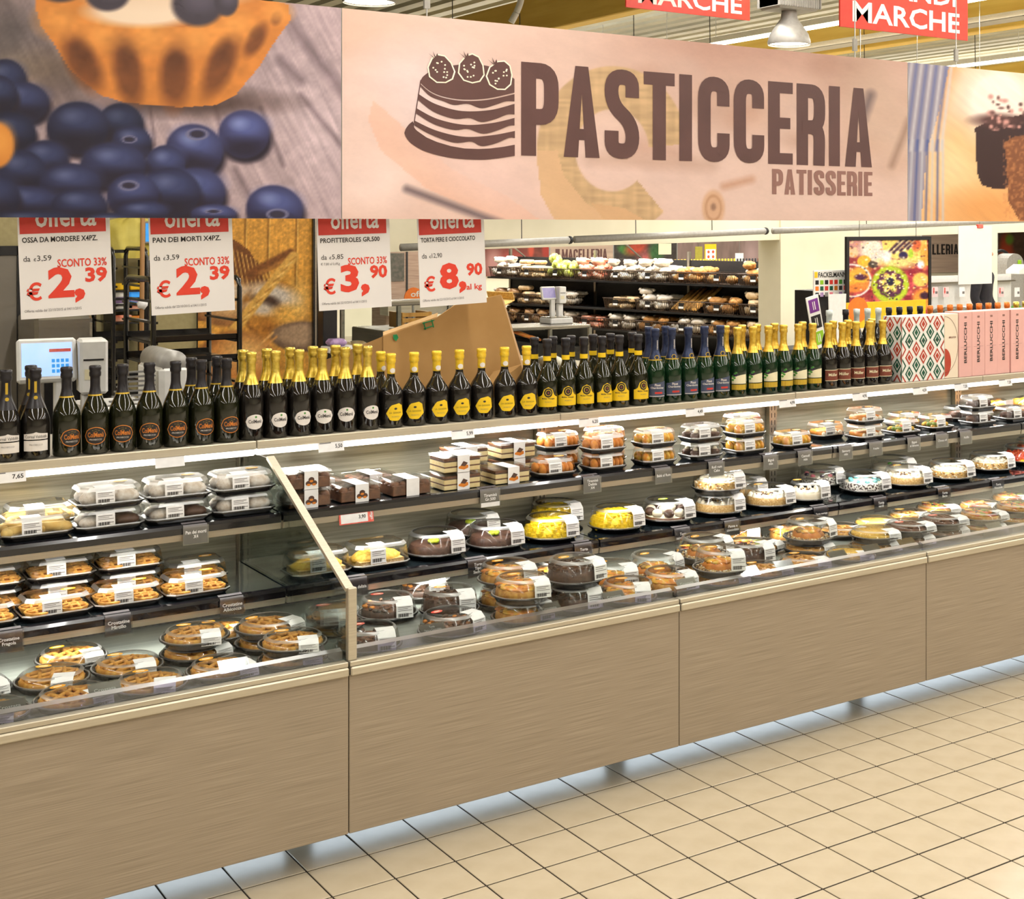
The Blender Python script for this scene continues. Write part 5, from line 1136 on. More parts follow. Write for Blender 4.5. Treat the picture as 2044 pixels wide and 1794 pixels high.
def shelf_tag(u, level, t, w=.078, h=.06, red=False, white=False):
    Y = (E_UP if level == 'U' else E_LOW)-.004; z = ZS[level]-.062; x = XU(u, Y)-w/2
    s_ = t.replace('\n', ' ')
    e = empty('shelf_tag', (x, Y, z), 0, ('dark grey shelf tag lettered %s on the %s shelf edge' % (s_, 'upper' if level == 'U' else 'lower')) if not red else 'red framed white offer ticket hung on the upper shelf edge', 'shelf tag', 'dark shelf edge tags')
    if red:
        e.rotation_euler = (math.radians(-10), 0, 0); MB().bbox(-.006, w+.022, 0, .0015, -.004, h+.01, 'sticker_red', .0007).build('holder', e); MB().box(0, w, -.0006, 0, 0, h*.62, 'paper').build('card', e)
        m = MB(); put(m, '3,90', w*.66, h*.2, w*.26, h*.3, 'ink', -.0012, 1); put(m, 'offerta', 0, 0, h*.8, .011, 'paper', 0, 1, lambda a, y, b: (w+.018-b, -.0012, .004+a)); m.build('lettering', e); return
    m = MB(); a = []
    for k in range(6): t_ = k/5; a.append((-.008*math.cos(t_*1.3)+.004, h*t_, ))
    vs = []; 
    for (y, z_) in a: vs += [(0, y, z_), (w, y, z_)]
    vs += [(0, .03, h+.006), (w, .03, h+.006)]
    m.add(vs, [(2*k, 2*k+1, 2*k+3, 2*k+2) for k in range(6)], 'tag_grey', True); m.build('card', e)
    mm = MB().box(-.003, w+.003, -.0062, -.0056, -.003, h*.98, 'tag_clear'); mm.build('clear_pocket', e)
    n = t.count('\n')+1; hh = {1: .011, 2: .026, 3: .038}[n]; asp = STR[(t, 1)][2]; ww = min(w*.86, hh*asp)
    m = MB(); put(m, t, (w-ww)/2, h*.52-hh/2, ww, hh, 'paper', -.0068, 1); m.build('lettering', e)
    if white: MB().box(0, w, -.0078, -.0072, -.004, .012, 'paper').build('white_strip', e)
for u, t in ((390, 0), (977, 1), (1181, 2), (1323, 3), (1429, 4), (1537, 5), (1606, 6), (1687, 7), (1747, 8), (1823, 9), (1879, 10), (1927, 11)): shelf_tag(u, 'U', TN[t], white=(t == 1))
shelf_tag(708, 'U', '3,90', red=True, w=.1, h=.05)
for u, t in ((17, 12), (236, 13), (463, 14), (712, 15), (953, 16), (1164, 17), (1362, 18), (1461, 19), (1638, 20), (1757, 21), (1884, 22), (1991, 23)): shelf_tag(u, 'L', TN[t])
for i, (u, v) in enumerate(((20, 1422), (212, 1398), (625, 1320), (470, 1352), (868, 1278), (1100, 1232), (1230, 1218), (1375, 1190), (1500, 1165), (1570, 1152), (1678, 1133), (1745, 1118), (1815, 1108), (1990, 1072))):
    Y = 4.132; x = XU(u, Y); w = .085
    e = empty('deck_tag', (x-w/2, Y, .648), 0, 'flat dark grey tag in a clear holder on the deck price rail', 'shelf tag', 'tags lying on the deck price rail')
    e.rotation_euler = (math.radians(-48), 0, 0)
    MB().box(0, w, 0, .001, 0, .04, 'tag_grey').build('card', e); MB().box(-.002, w+.002, -.003, -.0024, -.002, .042, 'tag_clear').build('clear_pocket', e)
    m = MB(); put(m, 'Crostata' if i != 4 else 'Torta\nPere e Cioccolato', w*.15, .014, w*.7, .01 if i != 4 else .02, 'paper', -.001, 1); m.build('lettering', e)
# ================================================================== STAFF SIDE
YW = 9.5; XR = XU(640, YW)
struct(MB().box(-9, XR, YW, YW+.12, 0, 2.7, 'beige_band').build('wall_partition'))
mb = MB(); wv = lambda v: PY(100, v, YW).z
e = empty('timber_fascia', (-8.9, YW-.03, wv(470)), 0, 'yellow timber fascia boards above the grey staff door', 'fascia')
for k in range(16): MB().bbox(k*.6, k*.6+.595, 0, .028, 0, 2.65-wv(470), 'wood_yellow', .004).build('board', e)
d1 = struct(MB().box(XU(-150, YW), XU(30, YW), YW-.05, YW-.002, 0, wv(508), 'door_grey').build('door_1'))
MB().box(XU(30, YW), XU(40, YW), YW-.06, YW-.002, 0, wv(490), 'black').box(XU(-160, YW), XU(40, YW), YW-.06, YW-.002, wv(508), wv(490), 'black').build('door_frame', d1)
MB().box(XU(-140, YW), XU(-134, YW), YW-.09, YW-.05, 1.0, 1.12, 'steel').build('door_handle', d1)
# bread poster on the partition
def paint_bread(A):
    A.c[:] = (212, 152, 64)
    A.grain(60, 4, 90, .14, 1); A.grain(30, 60, 0, .1, 2)
    for x in (490, 536, 592): A.line(x, 430, x-4, 620, 3, (120, 76, 26), 2, .9); A.line(x+3, 430, x-1, 620, 1.5, (240, 200, 110), 1, .8)
    A.poly([(395, 480), (468, 478), (498, 500), (524, 545), (536, 600), (480, 640), (395, 640)], (120, 72, 34))
    for k in range(26): A.line(425+k*4.4, 476+k*2.2, 440+k*4.4, 580, 1.8, (224, 176, 92) if k % 2 else (92, 54, 26), 1.0, .9)
    A.line(500, 548, 580, 506, 20, (122, 74, 34), 3); A.line(520, 545, 584, 512, 8, (164, 108, 50), 3)
    A.ell(450, 606, 64, 46, (150, 100, 54), .06); A.ell(455, 596, 56, 36, (206, 164, 112), .3); A.ell(440, 580, 40, 12, (226, 210, 190), .6)
    A.ell(548, 622, 66, 60, (120, 74, 30), .06, 20); A.ell(549, 620, 62, 56, (196, 134, 54), .12, 20); A.ell(590, 612, 22, 40, (232, 186, 104), .7, 10); A.ell(560, 655, 44, 20, (160, 100, 38), .6); A.ell(545, 588, 46, 20, (214, 200, 184), .45, 12); A.ell(530, 601, 28, 13, (74, 52, 40), .35, 10); A.ell(520, 616, 30, 12, (208, 190, 168), .5, 8); A.ell(575, 632, 26, 18, (228, 172, 80), .7)
    A.grain(5, 5, 0, .28, 5)
    A.line(466, 660, 586, 512, 20, (214, 164, 80), 2)
    for k in range(14): A.line(470+k*8.4, 656-k*10.4, 482+k*8.4, 648-k*10.4, 2, (156, 104, 44) if k % 2 else (246, 208, 128), 1.2, .8)
    A.ell(605, 672, 64, 30, (96, 72, 56), .06); A.ell(606, 668, 58, 24, (170, 140, 110), .3); A.ell(470, 735, 84, 74, (110, 64, 28), .06); A.ell(474, 730, 78, 66, (190, 122, 58), .2); A.ell(490, 705, 44, 30, (222, 170, 100), .6); A.line(512, 694, 545, 664, 4, (226, 170, 100), 1.5); A.line(520, 700, 552, 672, 4, (206, 146, 80), 1.5); A.grain(4, 4, 0, .3, 7)
p0 = PY(395, 690, YW-.03); p1 = PY(622, 437, YW-.03)
e = empty('wall_poster', (p0.x, YW-.03, .9), 0, 'tall wall poster of bread loaves and a wicker basket in a black frame', 'poster')
picture('printed_picture', e, p0.x, p1.x, YW-.032, .9, 2.5, 110, 190, paint_bread, 1.0, (p0.x, YW-.03, .9))
w = p1.x-p0.x; MB().box(0, w, 0, .028, 0, 1.6, 'black').build('backing', e)
MB().box(w, w+.06, -.03, .028, -.02, 1.62, 'black_gloss').box(w+.012, w+.024, -.034, -.03, 0, 1.6, 'steel').build('frame', e)
# dark display stand and its white tray beside the poster
q0 = PY(645, 690, 9.1); q1 = PY(679, 520, 9.1)
e = empty('display_stand', (q0.x, 9.1, 0), 0, 'narrow black display stand with a white tray beside the bread poster', 'stand')
MB().bbox(0, q1.x-q0.x-.02, 0, .1, 0, q1.z, 'black', .004).build('upright', e); MB().bbox(-.02, q1.x-q0.x+.06, -.16, 0, q0.z-.04, q0.z, 'white_plastic', .006).build('tray', e); MB().bbox(-.03, .22, -.2, .14, 0, .03, 'black', .006).build('base', e)
MB().bbox(.0, .12, -.14, -.02, q0.z, q0.z+.05, 'lavender', .02).build('packet', e)
# tray racks
def rack(u0, u1, Y, vt, dep, label, trays, n):
    x0, x1 = XU(u0, Y), XU(u1, Y); w = x1-x0; h = PY((u0+u1)/2, vt, Y).z
    e = empty('tray_rack', (x0, Y, 0), 0, label, 'rack', 'black tray racks behind the counter')
    for x in (0, w):
        pts = [(x, 0, .1), (x, 0, h-.05), (x, .015, h-.015), (x, .05, h), (x, dep-.05, h), (x, dep-.015, h-.015), (x, dep, h-.05), (x, dep, .1)]
        MB().tube(pts, .014, 'black_gloss', 8).build('side_frame', e)
    for k in range(n):
        z = .3+k*(h-.42)/(n-1); m = MB()
        for x in (.012, w-.012): m.box(x-.012, x+.012, 0, dep, z, z+.012, 'black_gloss')
        m.build('runner', e)
    for y in (0, dep): MB().bar((0, y, .14), (w, y, .14), .025, .025, 'black_gloss').build('crossbar', e)
    MB().bar((0, dep, h-.02), (w, dep, h-.02), .02, .02, 'black_gloss').build('crossbar', e)
    for k in trays:
        z = .3+k*(h-.42)/(n-1)+.0125; MB().box(.006, w-.006, .005, dep-.005, z, z+.004, 'black_gloss').box(.006, w-.006, .005, .012, z, z+.03, 'black_gloss').box(.006, w-.006, dep-.012, dep-.005, z, z+.03, 'black_gloss').build('tray', e)
    for x in (0, w):
        for y in (0, dep): MB().lathe([(.001, 0), (.035, .0), (.045, .02), (.045, .07), (.02, .1)], 'dark_grey', 12, (x, y, 0)).build('caster', e)
rack(306, 478, 7.3, 556, .5, 'black wheeled tray rack holding two empty trays in front of the bread poster', (9, 10), 13)
rack(226, 292, 8.65, 497, .45, 'narrow black tray rack behind the wooden pole', (2, 4, 5, 6, 7, 8, 9), 14)
for k, (u, v, mt) in enumerate(((238, 573, 'yellow'), (278, 573, 'yellow'), (238, 588, 'white'), (278, 588, 'mid_blue'), (240, 600, 'lavender'), (276, 600, 'lavender'), (248, 611, 'white'), (274, 612, 'pack_red'), (246, 636, 'pack_red'), (276, 637, 'lab_orange'))):
    p = PY(u, v, 9.28); tag(MB().bbox(-.055, .055, 0, .12, -.02, .022, mt, .006).build('packet', None, p), 'small %s packet seen through the bars of the narrow tray rack' % {'yellow': 'yellow', 'white': 'white', 'mid_blue': 'blue', 'lavender': 'lavender', 'pack_red': 'pinkish red', 'lab_orange': 'orange'}[mt], 'packet', 'packets behind the tray rack')
sh = empty('wall_shelf', (XU(222, 9.28), 9.27, 0), 0, 'dark open shelving of small packets behind the tray rack', 'shelf')
for v in (577.5, 592.5, 604.5, 616, 641): MB().box(0, XU(298, 9.28)-XU(222, 9.28), 0, .18, PY(260, v, 9.28).z-.016, PY(260, v, 9.28).z-.004, 'black').build('board', sh)
for x in (0, XU(298, 9.28)-XU(222, 9.28)-.02): MB().box(x, x+.02, 0, .2, 0, 1.75, 'black').build('upright', sh)
# wooden peel pole with a knot, yellow cloth, monitor
p0 = PY(284, 430, 8.3); p1 = PY(282, 705, 8.3)
e = empty('bakery_pole', (p1.x, 8.3, 0), 0, 'tall wooden pole tied with a pale knot beside the tray rack', 'pole')
MB().tube([(0, 0, 0), (.0, 0, 1.2), (.012, 0, p0.z+.4)], .013, 'pole_wood', 10).build('shaft', e); MB().sphere((.004, -.004, PY(283, 607, 8.3).z), .03, .026, .03, 'paper', 10, 7, .15).build('knot', e)
e = empty('hanging_cloth', PY(262, 515, 9.3), 0, 'yellow cloth hat hanging beside the offer sign above the tray rack', 'cloth')
m = MB(); n = 16; vs = []; 
for j in range(9):
    t = j/8; 
    for k in range(n+1):
        a = math.pi*k/n; rx = .16*(.6+.4*math.sin(min(1, t*1.6)*math.pi/2))*(1 if t < .8 else math.sqrt(max(.02, 1-((t-.8)/.2)**2))); vs.append((-rx*math.cos(a)*(1+.05*math.sin(k*2.1+j)), -.07*math.sin(a)*(1+.2*math.sin(k*1.7)), t*.27))
m.add(vs, [(j*(n+1)+k, j*(n+1)+k+1, (j+1)*(n+1)+k+1, (j+1)*(n+1)+k) for j in range(8) for k in range(n)], 'cloth_yellow', True); m.build('cloth', e)
MB().bar((0, 0, .26), (0, .2, .3), .008, .008, 'steel').build('hook', e)
p = PY(288, 486, 9.2); e = empty('wall_monitor', p, 0, 'small blue lit monitor beside the yellow cloth hat', 'monitor')
MB().bbox(0, .09, 0, .04, 0, .14, 'grey', .004).build('housing', e); MB().box(.008, .082, -.001, 0, .012, .128, 'mid_blue').build('screen', e); MB().box(.03, .06, .04, .3, .05, .09, 'grey').build('bracket', e)
# worktable, scale, wrapping machine, stainless oven
XT0, XT1 = XU(-60, 6.2), XU(330, 6.2)
e = empty('worktable', (XT0, 5.95, 0), 0, 'stainless worktable carrying the white scale and wrapping machine', 'table')
MB().bbox(0, XT1-XT0, 0, .8, .96, 1.0, 'stainless', .004).build('top', e)
for x in (.03, XT1-XT0-.03):
    for y in (.04, .76): MB().box(x-.02, x+.02, y-.02, y+.02, 0, .96, 'stainless').build('leg', e)
MB().box(.03, XT1-XT0-.03, .04, .76, .3, .32, 'stainless').build('undershelf', e)
def scale(p, sc, label, rz=0, scr='screen_blue'):
    e = empty('shop_scale', p, rz, label, 'scale'); g = lambda m: m
    MB().bbox(-.2*sc, .2*sc, -.14*sc, .2*sc, 0, .09*sc, 'white_plastic', .012*sc).build('base', e); MB().bbox(-.19*sc, .19*sc, -.13*sc, .19*sc, .095*sc, .105*sc, 'stainless', .004*sc).build('platter', e)
    MB().bbox(-.04*sc, .04*sc, .12*sc, .18*sc, .09*sc, .42*sc, 'white_plastic', .01*sc).build('column', e)
    o = MB().bbox(-.2*sc, .06*sc, -.02*sc, .03*sc, 0, .21*sc, 'white_plastic', .012*sc).build('display_housing', e, (0, .12*sc, .36*sc), (-.28, 0, 0))
    m = MB().box(-.18*sc, .04*sc, -.0215*sc, -.02*sc, .025*sc, .185*sc, scr); m.build('screen', o)
    if scr == 'screen_blue':
        m = MB()
        for i in range(4):
            for j in range(3): m.box((-.05+i*.02)*sc, (-.036+i*.02)*sc, -.0225*sc, -.0215*sc, (.04+j*.025)*sc, (.056+j*.025)*sc, 'mid_blue')
        m.build('key_grid', o); MB().box(-.06*sc, .035*sc, -.0225*sc, -.0215*sc, .14*sc, .155*sc, 'sticker_red').build('status_bar', o)
    MB().bbox(.065*sc, .19*sc, .04*sc, .2*sc, .3*sc, .56*sc, 'white_plastic', .012*sc).build('printer', e); MB().box(.08*sc, .17*sc, .038*sc, .04*sc, .46*sc, .468*sc, 'black').build('ticket_slot', e); MB().box(.085*sc, .15*sc, .0385*sc, .04*sc, .37*sc, .42*sc, 'lab_cream').build('sticker', e)
    MB().bbox(.08*sc, .17*sc, .1*sc, .18*sc, .09*sc, .3*sc, 'white_plastic', .01*sc).build('printer_column', e)
p = PY(100, 700, 6.25); scale((p.x+.04, 6.15, 1.0), .88, 'white shop scale with a lit blue touch screen on the worktable', -.12)
p = PY(262, 700, 6.4); e = empty('wrapping_machine', (p.x, 6.35, 1.0), 0, 'grey and white film wrapping machine with slatted rollers on the worktable', 'machine')
MB().bbox(-.2, .06, -.12, .22, 0, .2, 'white_plastic', .01).build('body', e); MB().bbox(.07, .2, -.14, .22, 0, .36, 'white_plastic', .02).build('side_housing', e)
MB().tube([(.135, -.13, .37), (.135, .21, .37)], .055, 'lamp_grey', 20).build('round_cover', e)
for k in range(8): MB().bar((-.14+.01*k, -.1, .2+.02*k), (.06, -.1, .2+.02*k), .02, .007, 'grey').build('slat', e)
MB().tube([(-.16, -.16, .1), (.05, -.16, .1)], .045, 'pack_white', 16).build('film_roll', e)
q0 = PY(70, 760, 8.9); q1 = PY(186, 640, 8.9)
e = empty('bakery_oven', (q0.x, 8.9, 0), 0, 'stainless bakery oven front behind the scale', 'oven')
MB().bbox(0, q1.x-q0.x, 0, .5, 0, PY(150, 630, 8.9).z, 'stainless', .02).build('body', e); MB().box(.05, q1.x-q0.x-.05, -.006, 0, .5, 1.05, 'black_gloss').build('door_glass', e); MB().tube([(.06, -.05, 1.1), (q1.x-q0.x-.06, -.05, 1.1)], .012, 'steel', 8).build('handle', e)
MB().bbox(.02, .3, .05, .3, PY(150, 630, 8.9).z, PY(150, 630, 8.9).z+.02, 'grey', .004).build('vent_cover', e)
# ------------------------------------------------------------------ cardboard carton behind the bottles
def sheet(m, pts, mat, th=.007):
    n = len(pts); a = [Vector(p) for p in pts]; nr = (a[1]-a[0]).cross(a[2]-a[0]).normalized()*th
    m.add(a+[p+nr for p in a], [tuple(range(n)), tuple(range(2*n-1, n-1, -1))]+[(k, k+n, (k+1) % n+n, (k+1) % n) for k in range(n)], mat)
e = empty('cardboard_carton', (2.3, 5.33, Z_TOP), 0, 'large opened brown cardboard carton leaning behind the yellow foil bottles', 'carton')
def cp(u, v, Y): p = PY(u, v, Y); return (p.x-2.3, Y-5.33, max(p.z-Z_TOP, .001))
zb = 815
m = MB(); sheet(m, [cp(765, 671, 5.28), cp(765, 840, 5.28), cp(1062, 840, 5.28), cp(1000, 588, 5.28), cp(908, 609, 5.28), cp(872, 634, 5.28)][::-1], 'cardboard'); m.build('front_panel', e)
m = MB(); sheet(m, [cp(640, 722, 5.46), cp(640, 840, 5.46), cp(765, 840, 5.29), cp(765, 671, 5.29)][::-1], 'cardboard'); m.build('side_panel', e)
m = MB(); sheet(m, [cp(765, 671, 5.285), cp(872, 634, 5.285), cp(874, 626, 5.34), cp(765, 664, 5.34)], 'cardboard_edge', .004); m.build('folded_edge', e)
m = MB(); sheet(m, [cp(1000, 588, 5.288), cp(1062, 840, 5.288), cp(1064, 840, 5.46), cp(1006, 600, 5.46)][::-1], 'cardboard'); m.build('back_flap', e)
m = MB(); sheet(m, [cp(985, 742, 5.27), cp(945, 800, 5.27), cp(1050, 790, 5.22), cp(1040, 728, 5.22)][::-1], 'cardboard'); m.build('lower_flap', e)
def mk(u, v): p = PY(u, v, 5.2735); return (p.x-2.3, 5.2725-5.33-.0015, p.z-Z_TOP)
m = MB()
for a, b in (((843, 645), (866, 639)), ((846, 656), (864, 650)), ((845, 643), (849, 658)), ((861, 638), (865, 653))): m.bar(mk(*a), mk(*b), .004, .004, 'green_ink')
m.build('printed_arrow', e)
m = MB(); m.add([mk(784, 668), mk(792, 667), mk(795, 674), mk(790, 681), mk(785, 676)], [(0, 1, 2, 3, 4)], 'green_ink'); m.build('printed_mark', e)
# ------------------------------------------------------------------ rear wine shelf behind the gift cartons
xr0, xr1 = XU(1630, 6.1), 10.2
e = empty('wine_shelf', (xr0, 5.95, 0), 0, 'low wine shelf standing behind the gift cartons', 'shelf')
MB().bbox(0, xr1-xr0, 0, .3, 1.14, 1.17, 'steel_satin', .003).build('top_board', e)
for x in (0, 1.3, 2.6, xr1-xr0-.04): MB().box(x, x+.04, .02, .28, 0, 1.14, 'grey').build('upright', e)
MB().box(0, xr1-xr0, .27, .29, .1, 1.14, 'grey').build('back_board', e)
def simple_bottle(kind, x, y, z, label, group):
    if kind not in BK:
        d = {}; gl, foil, band = {'s_white': ('glass_dark', 'foil_white', None), 's_black': ('glass_dark', 'foil_black', None), 's_blackyellow': ('glass_dark', 'foil_black', 'lab_yellow'), 's_orange': ('glass_olive', 'foil_orange', None), 's_gold': ('glass_green', 'foil_gold', None)}[kind]
        pr = bottle_profile(.315, .042, .13, .235); d['bottle_glass'] = MB().lathe(pr, gl, 20, cap=True).mesh('bottle_glass')
        d['foil'] = MB().lathe([(prof_r(pr, .225)+.001, .225), (.0165, .25), (.0165, .28), (.019, .284), (.019, .314), (.001, .3165)], foil, 16).mesh('foil')
        m = MB(); patch(m, rectp(-.036, .036, .03, .09), .042, 'lab_white'); d['front_label'] = m.mesh('front_label')
        if band: d['neck_band'] = MB().lathe([(prof_r(pr, .205)+.002, .205), (prof_r(pr, .225)+.002, .226)], band, 16).mesh('neck_band')
        BK[kind] = d
    e = empty('wine_bottle', (x, y, z), random.uniform(-.5, .5), label, 'bottle', group)
    for k, me in BK[kind].items(): ob(k, me, e)
last = 0
for u, k in ((1655, 's_white'), (1688, 's_blackyellow'), (1699, 's_white'), (1716, 's_white'), (1732, 's_white'), (1740, 's_blackyellow'), (1756, 's_black'), (1773, 's_black'), (1789, 's_black'), (1806, 's_orange'), (1820, 's_orange'), (1834, 's_orange'), (1850, 's_orange'), (1862, 's_orange'), (1874, 's_orange'), (1893, 's_orange'), (1906, 's_orange'), (1928, 's_orange'), (1945, 's_gold'), (1968, 's_gold'), (1990, 's_gold'), (2010, 's_gold'), (2030, 's_gold')):
    x = XU(u, 6.05); x = max(x, last+.087); last = x
    simple_bottle(k, x, 6.05, 1.1705, {'s_white': 'dark bottle with a white cap on the wine shelf behind', 's_black': 'dark bottle with plain black foil on the wine shelf behind', 's_blackyellow': 'dark bottle with black foil and yellow collar on the wine shelf behind', 's_orange': 'bottle with orange foil neck on the wine shelf behind the patterned carton', 's_gold': 'bottle with gold foil cap behind the pink cartons'}[k], {'s_white': 'white cap bottles', 's_black': 'black foil bottles behind', 's_blackyellow': 'yellow collar bottles behind', 's_orange': 'orange foil bottles', 's_gold': 'gold cap bottles behind'}[k])
# ------------------------------------------------------------------ wine accessory board: FACKELMANN, icon strip, glass cut-out
YK = 8.6
e = empty('accessory_stand', (XU(1634, YK), YK, 0), 0, 'black accessory stand topped with a FACKELMANN header board', 'stand')
x0 = e.location.x; wk = XU(1694, YK)-x0
MB().bbox(0, wk+.1, .02, .3, 0, PY(1660, 580, YK).z, 'black', .004).build('cabinet', e)
zt, zb_ = PY(1660, 539, YK).z, PY(1660, 588, YK).z
MB().bbox(-.05, wk, 0, .015, zb_, zt, 'white_plastic', .002).build('header_board', e)
m = MB(); put(m, 'FACKELMANN', -.005, zt-.058, wk*.92, .042, 'ink', -.002, 1); m.build('header_lettering', e); MB().box(-.045, -.012, -.002, 0, zt-.06, zt-.012, 'yellow').build('yellow_square', e)
cols = ['black', 'lime', 'black', 'offer_red', 'offer_red', 'leaf_green', 'dark_grey', 'orange', 'box_green', 'offer_red', 'box_green', 'lab_orange', 'dark_grey', 'sticker_red', 'dark_grey', 'lavender', 'grey', 'deco_pink', 'box_white', 'lavender', 'grey']
for k, c_ in enumerate(cols):
    i, j = k % 7, k//7; dx = (wk+.03)/7; MB().box(-.035+i*dx, -.035+i*dx+dx*.68, -.002, 0, zt-.115-j*.05, zt-.08-j*.05, c_).build('icon_square', e)
p = PY(1632, 690, 8.3); e = empty('icon_strip', (p.x+.03, 8.3, p.z-.02), 0, 'leaning white strip sign with purple, black and green icon squares', 'sign'); e.rotation_euler = (0, -.22, 0)
MB().bbox(-.06, .07, 0, .012, 0, .42, 'white_plastic', .003).build('board', e)
for z, c_ in ((.29, 'purple'), (.16, 'black'), (.03, 'lime')):
    o = MB().bbox(-.045, .055, -.002, 0, z, z+.105, c_, .001).build('icon_square', e); MB().box(-.008, -.002, -.003, -.0025, z+.02, z+.085, 'white').box(.01, .018, -.003, -.0025, z+.02, z+.085, 'white').build('icon', o)
MB().box(-.02, .03, .012, .1, -p.z-.02+.06, 0, 'black').build('prop', e)
p = PY(1672, 690, 8.1); e = empty('glass_cutout', (p.x, 8.1, p.z-.1), 0, 'white cut-out sign shaped like a wine glass beside the white capped bottle', 'sign')
pg = [(-.09, .50), (.09, .50), (.085, .36), (.05, .25), (.018, .2), (.012, 0), (-.012, 0), (-.018, .2), (-.05, .25), (-.085, .36)]
MB().prism(pg, 0, .01, 'white_plastic').build('board', e); MB().box(-.1, .1, -.04, .06, -p.z+.1, 0, 'black').build('plinth', e)
# ------------------------------------------------------------------ framed fruit poster hung on wires, yellow sign below, blank sheet
def paint_fruit(A):
    A.c[:] = (150, 56, 60)
    A.grain(8, 8, 0, .3, 1)
    for k in range(90): A.ell(random.uniform(1690, 1855), random.uniform(530, 640), random.uniform(5, 11), random.uniform(4, 8), random.choice([(176, 52, 66), (196, 74, 84), (140, 36, 54), (210, 100, 96)]), .3)
    A.ell(1715, 492, 26, 20, (196, 140, 130), .3); A.ell(1702, 504, 12, 10, (226, 190, 150), .2); A.ell(1742, 498, 24, 24, (226, 218, 200), .3); A.ell(1752, 512, 14, 16, (216, 206, 196), .3); A.ell(1725, 522, 14, 12, (236, 178, 56), .12); A.ell(1742, 528, 9, 7, (30, 28, 40), .2)
    A.poly([(1760, 480), (1850, 472), (1852, 530), (1800, 520), (1765, 510)], (238, 206, 110))
    for k in range(4): A.line(1770+k*14, 508-k*4, 1800+k*14, 478-k*2, 6, (66, 40, 58), 2); A.line(1776+k*14, 508-k*4, 1806+k*14, 478-k*2, 4, (244, 226, 170), 2)
    A.ell(1803, 510, 9, 8, (50, 40, 80), .2); A.ell(1818, 506, 5, 10, (170, 200, 60), .2); A.ell(1830, 490, 9, 12, (210, 100, 60), .3, 20); A.ell(1790, 525, 40, 10, (232, 206, 130), .5); A.ell(1845, 510, 8, 26, (226, 160, 70), .3); A.ell(1838, 528, 7, 8, (232, 222, 230), .3); A.ell(1770, 512, 9, 12, (236, 224, 220), .3)
    A.ell(1712, 545, 26, 12, (226, 166, 66), .3, -20); A.ell(1710, 560, 28, 14, (232, 176, 60), .3, -15); A.ell(1718, 553, 12, 6, (80, 40, 70), .3); A.ell(1712, 574, 30, 9, (226, 130, 60), .3, -10); A.ring(1700, 560, 38, 32, .05, (236, 230, 226), .05)
    A.ell(1838, 558, 16, 14, (238, 190, 96), .15); A.ell(1850, 595, 28, 20, (232, 150, 60), .2); A.ell(1846, 590, 10, 7, (60, 30, 50), .3)
    A.ell(1777, 568, 37, 37, (150, 168, 46), .08); A.ring(1777, 568, 31, 31, .1, (196, 206, 60), .1); A.ell(1777, 566, 27, 27, (74, 40, 62), .1)
    for k in range(12): a = k*.5236; A.ell(1777+31*math.cos(a), 568+31*math.sin(a), 6, 5, (176, 196, 50), .3); A.ell(1777+22*math.cos(a+.2), 567+22*math.sin(a+.2), 5, 4, (96, 44, 76), .3)
    for k in range(6): a = k*1.047; A.ell(1777+12*math.cos(a), 564+12*math.sin(a), 9, 6, (244, 214, 110), .3, k*60)
    A.ell(1777, 562, 8, 8, (36, 34, 60), .2)
    for k in range(70): a = random.uniform(0, 6.28); q = random.uniform(5, 34); A.ell(1777+q*math.cos(a), 567+q*math.sin(a), 1.8, 1.4, random.choice([(230, 230, 130), (60, 30, 60), (250, 240, 200), (120, 150, 40)]), .5)
    for k in range(160): A.ell(random.uniform(1690, 1855), random.uniform(474, 600), random.uniform(1.2, 3.2), random.uniform(1, 2.4), random.choice([(246, 226, 160), (96, 40, 40), (230, 150, 70), (250, 240, 226), (60, 36, 56)]), .5, 0, .65)
    A.grain(3, 3, 0, .25, 9)
YF = 8.5; q0 = PY(1688, 640, YF); q1 = PY(1857, 470, YF); zt = PY(1770, 472, YF).z; zb_ = PY(1770, 645, YF).z
e = empty('hanging_poster', (q0.x, YF, zb_), 0, 'black framed poster of fruit tarts hung on wires', 'poster'); w = q1.x-q0.x; hh = zt-zb_
picture('printed_picture', e, q0.x+.03, q1.x-.03, YF-.004, zb_+.03, zt-.03, 150, 150, paint_fruit, 1.05, (q0.x, YF, zb_))
MB().bbox(0, w, 0, .014, 0, hh, 'black', .002).build('backing', e)
for a in ((0, .03, 0, hh), (w-.03, w, 0, hh), (0.0305, w-.0305, 0, .03), (.0305, w-.0305, hh-.03, hh)): MB().box(a[0], a[1], -.012, 0, a[2], a[3], 'black').build('frame_bar', e)
for x in (w*.16, w*.83): MB().bar((x, .005, hh), (x+.02, .005, 4.72-zb_), .004, .004, 'chain').build('wire', e)
q0 = PY(1690, 652, 8.2); q1 = PY(1848, 600, 8.2); zt = PY(1770, 601, 8.2).z; zb_ = PY(1770, 652, 8.2).z
e = empty('shelf_sign', (q0.x, 8.2, zb_), 0, 'yellow shelf sign with an orange disc below the fruit poster', 'sign'); w = q1.x-q0.x
MB().bbox(0, w, 0, .01, 0, zt-zb_, 'yellow', .001).build('board', e); m = MB(); m.add([(.12+.11*math.cos(k*.314), -.002, (zt-zb_)*.72+.1*math.sin(k*.314)) for k in range(20)], [tuple(range(20))], 'orange'); m.build('disc', e)
m = MB(); put(m, 'son', w*.72, .02, .1, .05, 'ink', -.002, 0); put(m, 'zz', w*.93, .02, .05, .045, 'ink', -.002, 0); m.build('lettering', e); MB().box(w*.5-.01, w*.5+.01, .01, .03, -1.3, .1, 'black').build('post', e)
q0 = PY(1913, 568, 8.9); q1 = PY(1980, 568, 8.9); zt = PY(1946, 451, 8.9).z
